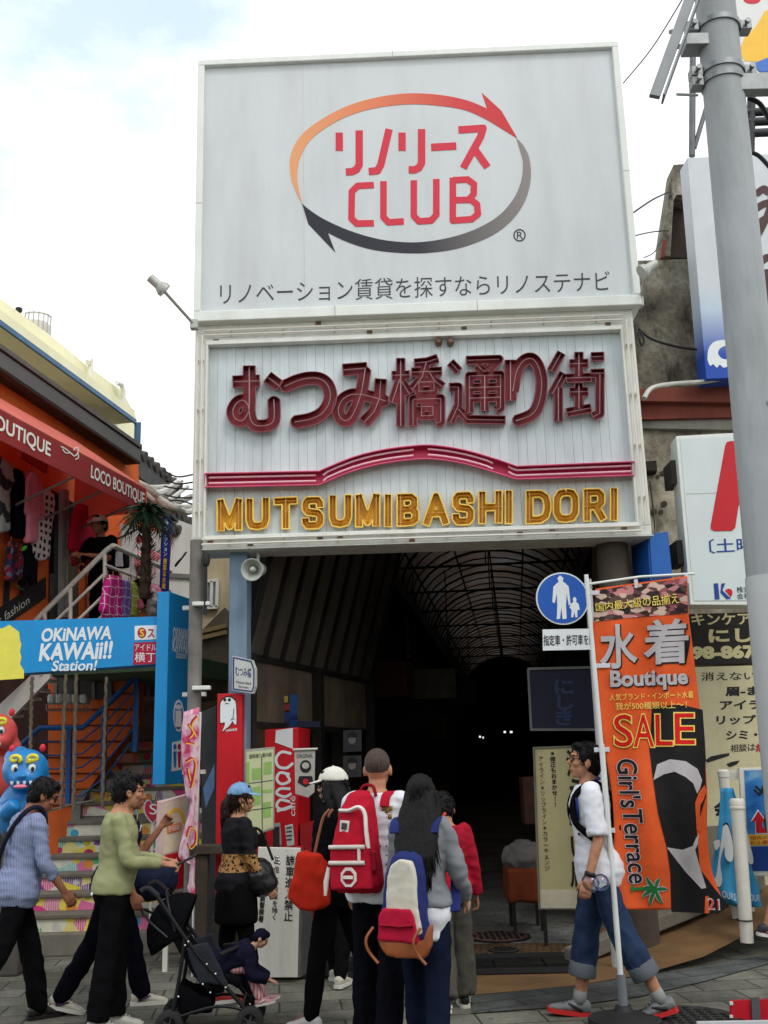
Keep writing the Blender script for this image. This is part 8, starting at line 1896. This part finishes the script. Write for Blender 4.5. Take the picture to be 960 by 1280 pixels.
# woman with the long black hair and tricolour backpack
h_ = Person('woman with long black hair in a grey cardigan with tricolour backpack seen from behind', at_px(536, 1345), -17, 1.56, .95, legs=((14, 6), (-8, 8)), arms=((10, 8, 30, 6), (6, 16, 44, 14)), lean=1, head=(4, 2), bust=.01)
h_.body(SK2); h_.shirt(cloth('cardigan_grey', srgb(126, 130, 134), 1.6), 1.95, .022, .03, 'cardigan', .011); h_.pants(m_dkden, .98, .018, wr=.006); h_.shoes(mat('shoe_tan', srgb(150, 90, 50), .6), m_sole_w); h_.hair(HB, 'long', .66, 5)
b = B(); h_.torso(b, .014, -.16, .06, .018); h_.out(soften(b, .0125, 2, .008, (12, 12, 6), 1), 'white_hem', m_wht)
tb1 = thing('tricolour_backpack', 'cream, navy and crimson backpack with tan base hanging low on the grey cardigan', 'backpack', h_.w(h_.sp(-.05, -.3, .0)))
m_nvy = cloth('pack_navy', srgb(40, 48, 104)); m_crmp = cloth('pack_cream', srgb(204, 200, 184)); m_cri = cloth('pack_crimson', srgb(176, 24, 56)); m_tan = mat('pack_tan', srgb(142, 78, 40), .6, .15)
backpack(tb1, h_, [(.36, .05, .05, -.03), (.32, .09, .11, -.035), (.22, .118, .15, -.045), (.05, .13, .17, -.055), (-.10, .14, .18, -.06), (-.17, .135, .16, -.06), (-.20, .11, .12, -.06)], -.12, .18, m_nvy)
on_pack(h_, tb1, [(-.16, .0), (-.15, .20), (-.12, .28), (-.06, .31), (.03, .30), (.055, .22), (.065, .05), (.09, -.10), (-.20, -.10)], -.250, m_crmp, 'cream_panel', .06, .010)
on_pack(h_, tb1, [(-.215, -.13), (-.205, .0), (-.18, .045), (.02, .04), (.045, .0), (.075, -.14)], -.262, m_cri, 'front_pocket', .07, .010)
B().tube([h_.w(h_.sp((-.055 + (x + .055) * .83) * h_.k, -.342 * h_.k, (-.045 + .004 * math.sin(x * 30)) * h_.k)) for x in (-.19, -.12, -.05, .02, .05)], .008, 6).build('pocket_zip', m_rd2, tb1, smooth=60)
on_pack(h_, tb1, [(-.22, -.12), (.10, -.13), (.155, -.03), (.15, -.16), (.10, -.225), (-.15, -.215), (-.20, -.17)], -.235, m_tan, 'tan_base', .085, .011)
for x in (-.19, .065): B().tube(smoothline([tuple(h_.w(h_.sp(x + dx, -.30 + dy, z))) for dx, dy, z in ((0, 0, -.05), (-.03, -.03, -.10), (-.025, -.03, -.15), (.0, -.02, -.19), (.03, -.02, -.22))], 3), .0075, 6).build('tan_strap', m_tan, tb1, smooth=60)
shoulder_straps(h_, tb1, m_nvy, (-.13, .115), .0)
# person in the red jumper ahead of her
p = Person('person in a red jumper and grey trousers walking into the arcade', at_px(568, 1262), 4, 1.40, .98, legs=((-12, 10), (10, 6)), arms=((6, 10, 16, 0), (-4, 12, 18, 0)), lean=8, head=(0, -22), hand=(30, 35), footpitch=(-10, 0))
p.body(SK1); p.shirt(cloth('jumper_red', srgb(160, 22, 44)), 1.95, .026, -.04, 'jumper', .012); p.pants(cloth('grey_trousers', srgb(78, 76, 68)), .96, .03, flare=.035); p.shoes(m_lth, m_sole_w, stripe=m_sole_w); p.hair(HB, 'tuft', seed=9)
p.patch([(-.10, .40), (-.04, .41), (-.05, .34), (-.10, .30)], m_wht, 'back_patch', .024, None, False); p.strap([p.sp(-.02, -.14, .50), p.sp(-.06, -.15, .42), p.sp(-.12, -.15, .3)], mat('strap_orange', srgb(190, 70, 40), .6), .012)
# walking man in white tee and jeans
j = Person('man with glasses in a white raglan tee and rolled jeans striding left', at_px(762, 1274), 84, 1.73, 1.04, legs=((-16, 12), (14, 4)), arms=((-4, 10, 22, 0), (-16, 12, 30, 0)), lean=4, head=(6, 8), hand=(40, 40), footpitch=(-16, 8))
j.body(SK1); j.shirt(m_wht, .95, .022, -.11, 'tee', .008, seed=2, loose=.022); j.pants(cloth('blue_denim', srgb(40, 56, 84), 1.4, .3), .60, .022, 'jeans', .011, .016, cuff=cloth('denim_cuff', srgb(96, 102, 108)))
j.shoes(mat('runner_grey', srgb(112, 116, 116), .55, .3, 30), m_sole_r, 'runner', 1.1, stripe=mat('runner_dark', srgb(30, 30, 34), .5), sock=mat('sock_grey', srgb(140, 142, 140), .8)); j.hair(HB, 'short', seed=6); j.glasses(m_black)
b = B(); b.tube([j.sp(a[0], a[1], a[2]) for a in [(.075 * math.cos(x), -.012 + .068 * math.sin(x), .535 - .02 * math.sin(x)) for x in [2 * math.pi * i / 20 for i in range(21)]]], .012, 6, False); j.out(b, 'neckband', mat('navy_trim', srgb(30, 40, 110), .7))
for sx in (1,): 
    j.strap([j.sp(-.13, -.12, .46), j.sp(-.125, -.03, .535), j.sp(-.13, .10, .46), j.sp(-.15, .12, .30), j.sp(-.19, -.02, .16)], m_blk_top, .022); j.strap([j.sp(.13, -.12, .46), j.sp(.125, -.03, .535), j.sp(.13, .10, .46), j.sp(.15, .12, .30), j.sp(.19, -.02, .16)], m_blk_top, .022)
j.patch([(-.17, .44), (-.12, .46), (-.07, .36), (-.10, .30), (-.15, .31)], mat('navy_trim', (0, 0, .1)), 'shoulder_panel', .008, t=.012); j.patch([(-.05, .36), (.05, .36), (.06, .26), (.02, .23), (-.05, .24)], m_rd, 'red_print', .012, t=.006)
j.patch([(-.14, .235), (.02, .22), (.02, .205), (-.14, .22)], m_ink, 'line_print', .014); j.patch([(-.13, -.05), (-.09, -.05), (-.09, -.07), (-.13, -.07)], m_rd, 'hem_label', .012)
b = B(); wq = j.A[0][2]; fdj = j.A[0][3]; b.tube([wq - fdj * .04, wq - fdj * .012], .034, 16); j.out(b, 'watch', m_lth)
pk_ = thing('day_pack', 'black day pack on the back of the striding man', 'backpack', j.w(j.sp(0, -.22, .2))); backpack(pk_, j, [(.47, .07, .04, 0), (.42, .10, .06, 0), (.25, .11, .08, 0), (.12, .11, .07, 0), (.08, .09, .05, 0)], -.10, .1, m_blk_top)
# clerk on the balcony
q = P(131, 690, 11.75); zb_ = P(130, 823, 11.8).z
p = Person('shop clerk in black polo and white cap leaning on the balcony rail', (q.x, q.y, zb_ - .02), 160, 1.68, 1.0, legs=((0, 2), (0, 2)), arms=((30, 12, 62, 36), (30, 12, 66, 36)), lean=10, head=(-6, -4), hand=(40, 40))
p.body(SK3); p.shirt(m_blk_top, .9, .024, -.1, 'polo'); p.pants(m_blkp, .98, .02); p.shoes(m_lth, m_lth); p.hair(HB, 'short'); p.cap(mat('cap_white', (.6, .6, .6)), mat('cap_white', (.6, .6, .6)), print_=m_ink)
# passer-by leaving the right edge
g9 = G(1000, 1200)
p = Person('passer-by cut by the right picture edge, only arm and foot in view', (g9.x + .02, g9.y, ramp_z(g9.x, g9.y)), -88, 1.66, 1.0, legs=((18, 4), (-16, 10)), arms=((14, 8, 40, 0), (0, 10, 30, 0)), footpitch=(0, -10))
p.body(SK1, seen=False); p.shirt(cloth('jacket_grey', srgb(70, 76, 80)), 1.9, .026); p.pants(m_blk_top, .3, .02, 'shorts'); p.shoes(mat('shoe_navy', srgb(44, 48, 60), .6), m_sole_w, stripe=mat('shoe_orange', srgb(190, 110, 70), .6)); p.hair(HB, 'short')
# somebody in dark clothes hidden behind the woman in the white cap and the red backpack
p = Person('person in dark clothes and white trainers half hidden behind the red backpack', at_px(424, 1229), -20, 1.50, 1.0, legs=((12, 4), (-10, 8)), arms=((0, 6, 10, 0), (0, 6, 10, 0)))
p.body(SK1, seen=False); p.shirt(m_blk_top, 1.9, .02); p.pants(m_blkp, .98, .016); p.shoes(mat('trainer_white', (.5, .5, .4)), m_sole_w, 'trainer'); p.hair(HB, 'short', seed=11)

# ================================================================ stroller with a small child
sp0 = G(258, 1286); SYW = R(-86)
st_ = thing('stroller', 'black folding stroller with hood pushed from the left', 'stroller', (sp0.x, sp0.y, 0))
def S(x, y, z): return V((sp0.x, sp0.y, 0)) + rotz(V((x * .8, y * .78, z * .82)), SYW)        # y forward (to the right in the picture)
m_alu = mat('stroller_frame', (.02, .02, .022), .35, .2, metal=.4); m_fab = cloth('stroller_fabric', srgb(26, 27, 31)); m_rub = mat('rubber', (.018, .018, .018), .8, .2)
def tb(pts, r, name='frame_tube', m=None): return B().tube([S(*q) for q in smoothline(pts, 4)], r, 9).build(name, m or m_alu, st_, smooth=60)
for sx in (-.21, .21):
    tb([(sx, -.40, 1.02), (sx, -.30, .88), (sx, -.05, .56), (sx, .26, .24), (sx, .38, .10)], .013)
    tb([(sx, -.26, .10), (sx, -.20, .40), (sx, -.16, .70)], .012); tb([(sx, -.26, .12), (sx, .10, .20), (sx, .34, .16)], .010)
    tb([(sx, -.38, 1.0), (sx, -.46, 1.06), (sx, -.52, 1.04)], .017, 'handle_grip', m_rub)
    for y in (-.27, .36):
        for dx in (-.03, .03):
            c = S(sx + dx, y, .085); ax_ = rotz(V((1, 0, 0)), SYW); wl2 = B().lathe(c - ax_ * .012, ax_, [(.05, 0), (.075, .0), (.084, .006), (.084, .018), (.075, .024), (.05, .024), (.045, .016), (.045, .008)], 26, False).build('wheel', m_rub, st_, smooth=40)
            b = B().lathe(c - ax_ * .008, ax_, [(.0, 0), (.014, 0), (.014, .016), (.0, .016)], 12)
            for k in range(5): a = k * 2 * math.pi / 5; e = rotz(V((0, math.cos(a), math.sin(a))), SYW); b.bar(c, c + e * .05, .012, .008)
            b.lathe(c - ax_ * .006, ax_, [(.045, 0), (.052, 0), (.052, .012), (.045, .012), (.045, 0)], 24, False); b.build('rim', mat('rim_grey', srgb(60, 60, 62), .5), wl2, smooth=40)
        tb([(sx, y, .085), (sx, y, .17)], .014, 'fork')
for y, z in ((-.24, .25), (.30, .20), (-.16, .66)): tb([(-.21, y, z), (.21, y, z)], .010, 'cross_tube')
def fab(rings, name, m=None, vox=.014, wr=.012, sd=0): return soften(B().loft([[S(*q) for q in r] for r in rings]), vox, 2, wr, (11, 11, 8), sd).build(name, m or m_fab, st_, smooth=180)
def rc_(y, z, w_, t, a): c, s = math.cos(a), math.sin(a); return [(sx * w_, y + c * u * t - 0 * s, z + s * u * t) for sx, u in ((-1, -1), (1, -1), (1, 1), (-1, 1))]
fab([rc_(-.30, .78, .19, .03, .6), rc_(-.18, .62, .2, .035, .6), rc_(-.02, .40, .2, .04, .8), rc_(.04, .34, .2, .05, 1.4)], 'seat_back', None, sd=1)
fab([rc_(-.02, .36, .2, .04, 1.5), rc_(.20, .38, .2, .035, 1.5), rc_(.28, .34, .2, .03, 1.2)], 'seat', None, sd=2)
for sx in (-.20, .20): fab([[(sx - .012, -.16, .62), (sx + .012, -.16, .62), (sx + .012, -.04, .36), (sx - .012, -.04, .36)], [(sx - .012, .02, .66), (sx + .012, .02, .66), (sx + .012, .20, .34), (sx - .012, .20, .34)]], 'side_panel', cloth('stroller_grey', srgb(42, 45, 52)), .012, .006, 3)
# folded-back hood
for k, (y, z, a, r) in enumerate(((-.24, .74, 1.9, .30), (-.30, .70, 2.5, .30))):
    rg_ = []
    for t in range(9):
        th = math.pi * t / 8; x = -.21 * math.cos(th); up_ = r * math.sin(th); rg_.append((x, y + up_ * math.cos(a), z + up_ * math.sin(a)))
    tb(rg_, .008, 'hood_bow')
def hood(a0, a1, m, sd):
    rings = []
    for j in range(5):
        a = a0 + (a1 - a0) * j / 4; rg_ = []
        for t in range(13):
            th = math.pi * t / 12; u = .30 * math.sin(th) ** .8; rg_.append((-.21 * math.cos(th), -.20 + u * math.cos(a), .70 + u * math.sin(a)))
        rings.append(rg_)
    b = B(); n = 13
    for r in rings: b.v += [S(*q) for q in r]
    for jj in range(4):
        for i in range(12): k = jj * n + i; b.f.append((k, k + 1, k + n + 1, k + n))
    o = b.build('hood', m, st_, smooth=180); md = o.modifiers.new('t', 'SOLIDIFY'); md.thickness = .012; return o
hood(1.2, 2.4, m_fab, 1); hood(2.4, 3.7, cloth('hood_dark', srgb(24, 25, 29)), 2)
fab([[(-.17, -.22, .34), (.17, -.22, .34), (.17, -.20, .14), (-.17, -.20, .14)], [(-.17, .05, .24), (.17, .05, .24), (.17, .05, .15), (-.17, .05, .15)]], 'basket', None, sd=5)
tb([(-.21, .12, .56), (0, .30, .60), (.21, .12, .56)], .014, 'bumper_bar')
b = B()
for q in ((.225, -.13, .665), (.225, -.155, .64), (.225, .02, .50), (.225, .09, .43), (.225, -.01, .36), (.225, .17, .33), (.225, -.2, .28), (.225, .05, .30), (.225, -.24, .15)): b.ell(S(*q), .008, .008, .008, nu=8, nv=5)
b.build('rivet', mat('rivet_silver', srgb(210, 210, 206), .2, metal=.9), st_, smooth=180)
# the child: seated, knees bent, striped leggings
cpos = S(0, .08, .0)
ch = Person('small child in navy top and pink striped leggings sitting in the stroller', (cpos.x, cpos.y, 0), math.degrees(SYW), .82, 1.1, legs=((82, 52), (88, 66)), arms=((10, 10, 50, 20), (10, 10, 60, 20)), lean=66, head=(0, -34), footpitch=(20, 10))
dz = .36 - ch.pel.z
ch.pos = V((cpos.x, cpos.y, dz)); 
ch.body(SK2, seen=False); ch.shirt(cloth('child_navy', srgb(26, 26, 44)), 1.9, .05, -.04, 'top', .008); ch.pants(stripes('leggings_pink', srgb(206, 120, 128), srgb(220, 186, 184), 'h', 42), .95, .02, 'leggings', .003); ch.shoes(mat('trainer_pink', srgb(206, 150, 158), .6), m_sole_w, 'trainer', stripe=m_sole_w); ch.hair(cloth('child_hood', srgb(24, 24, 42)), 'short', seed=2, strands=0)
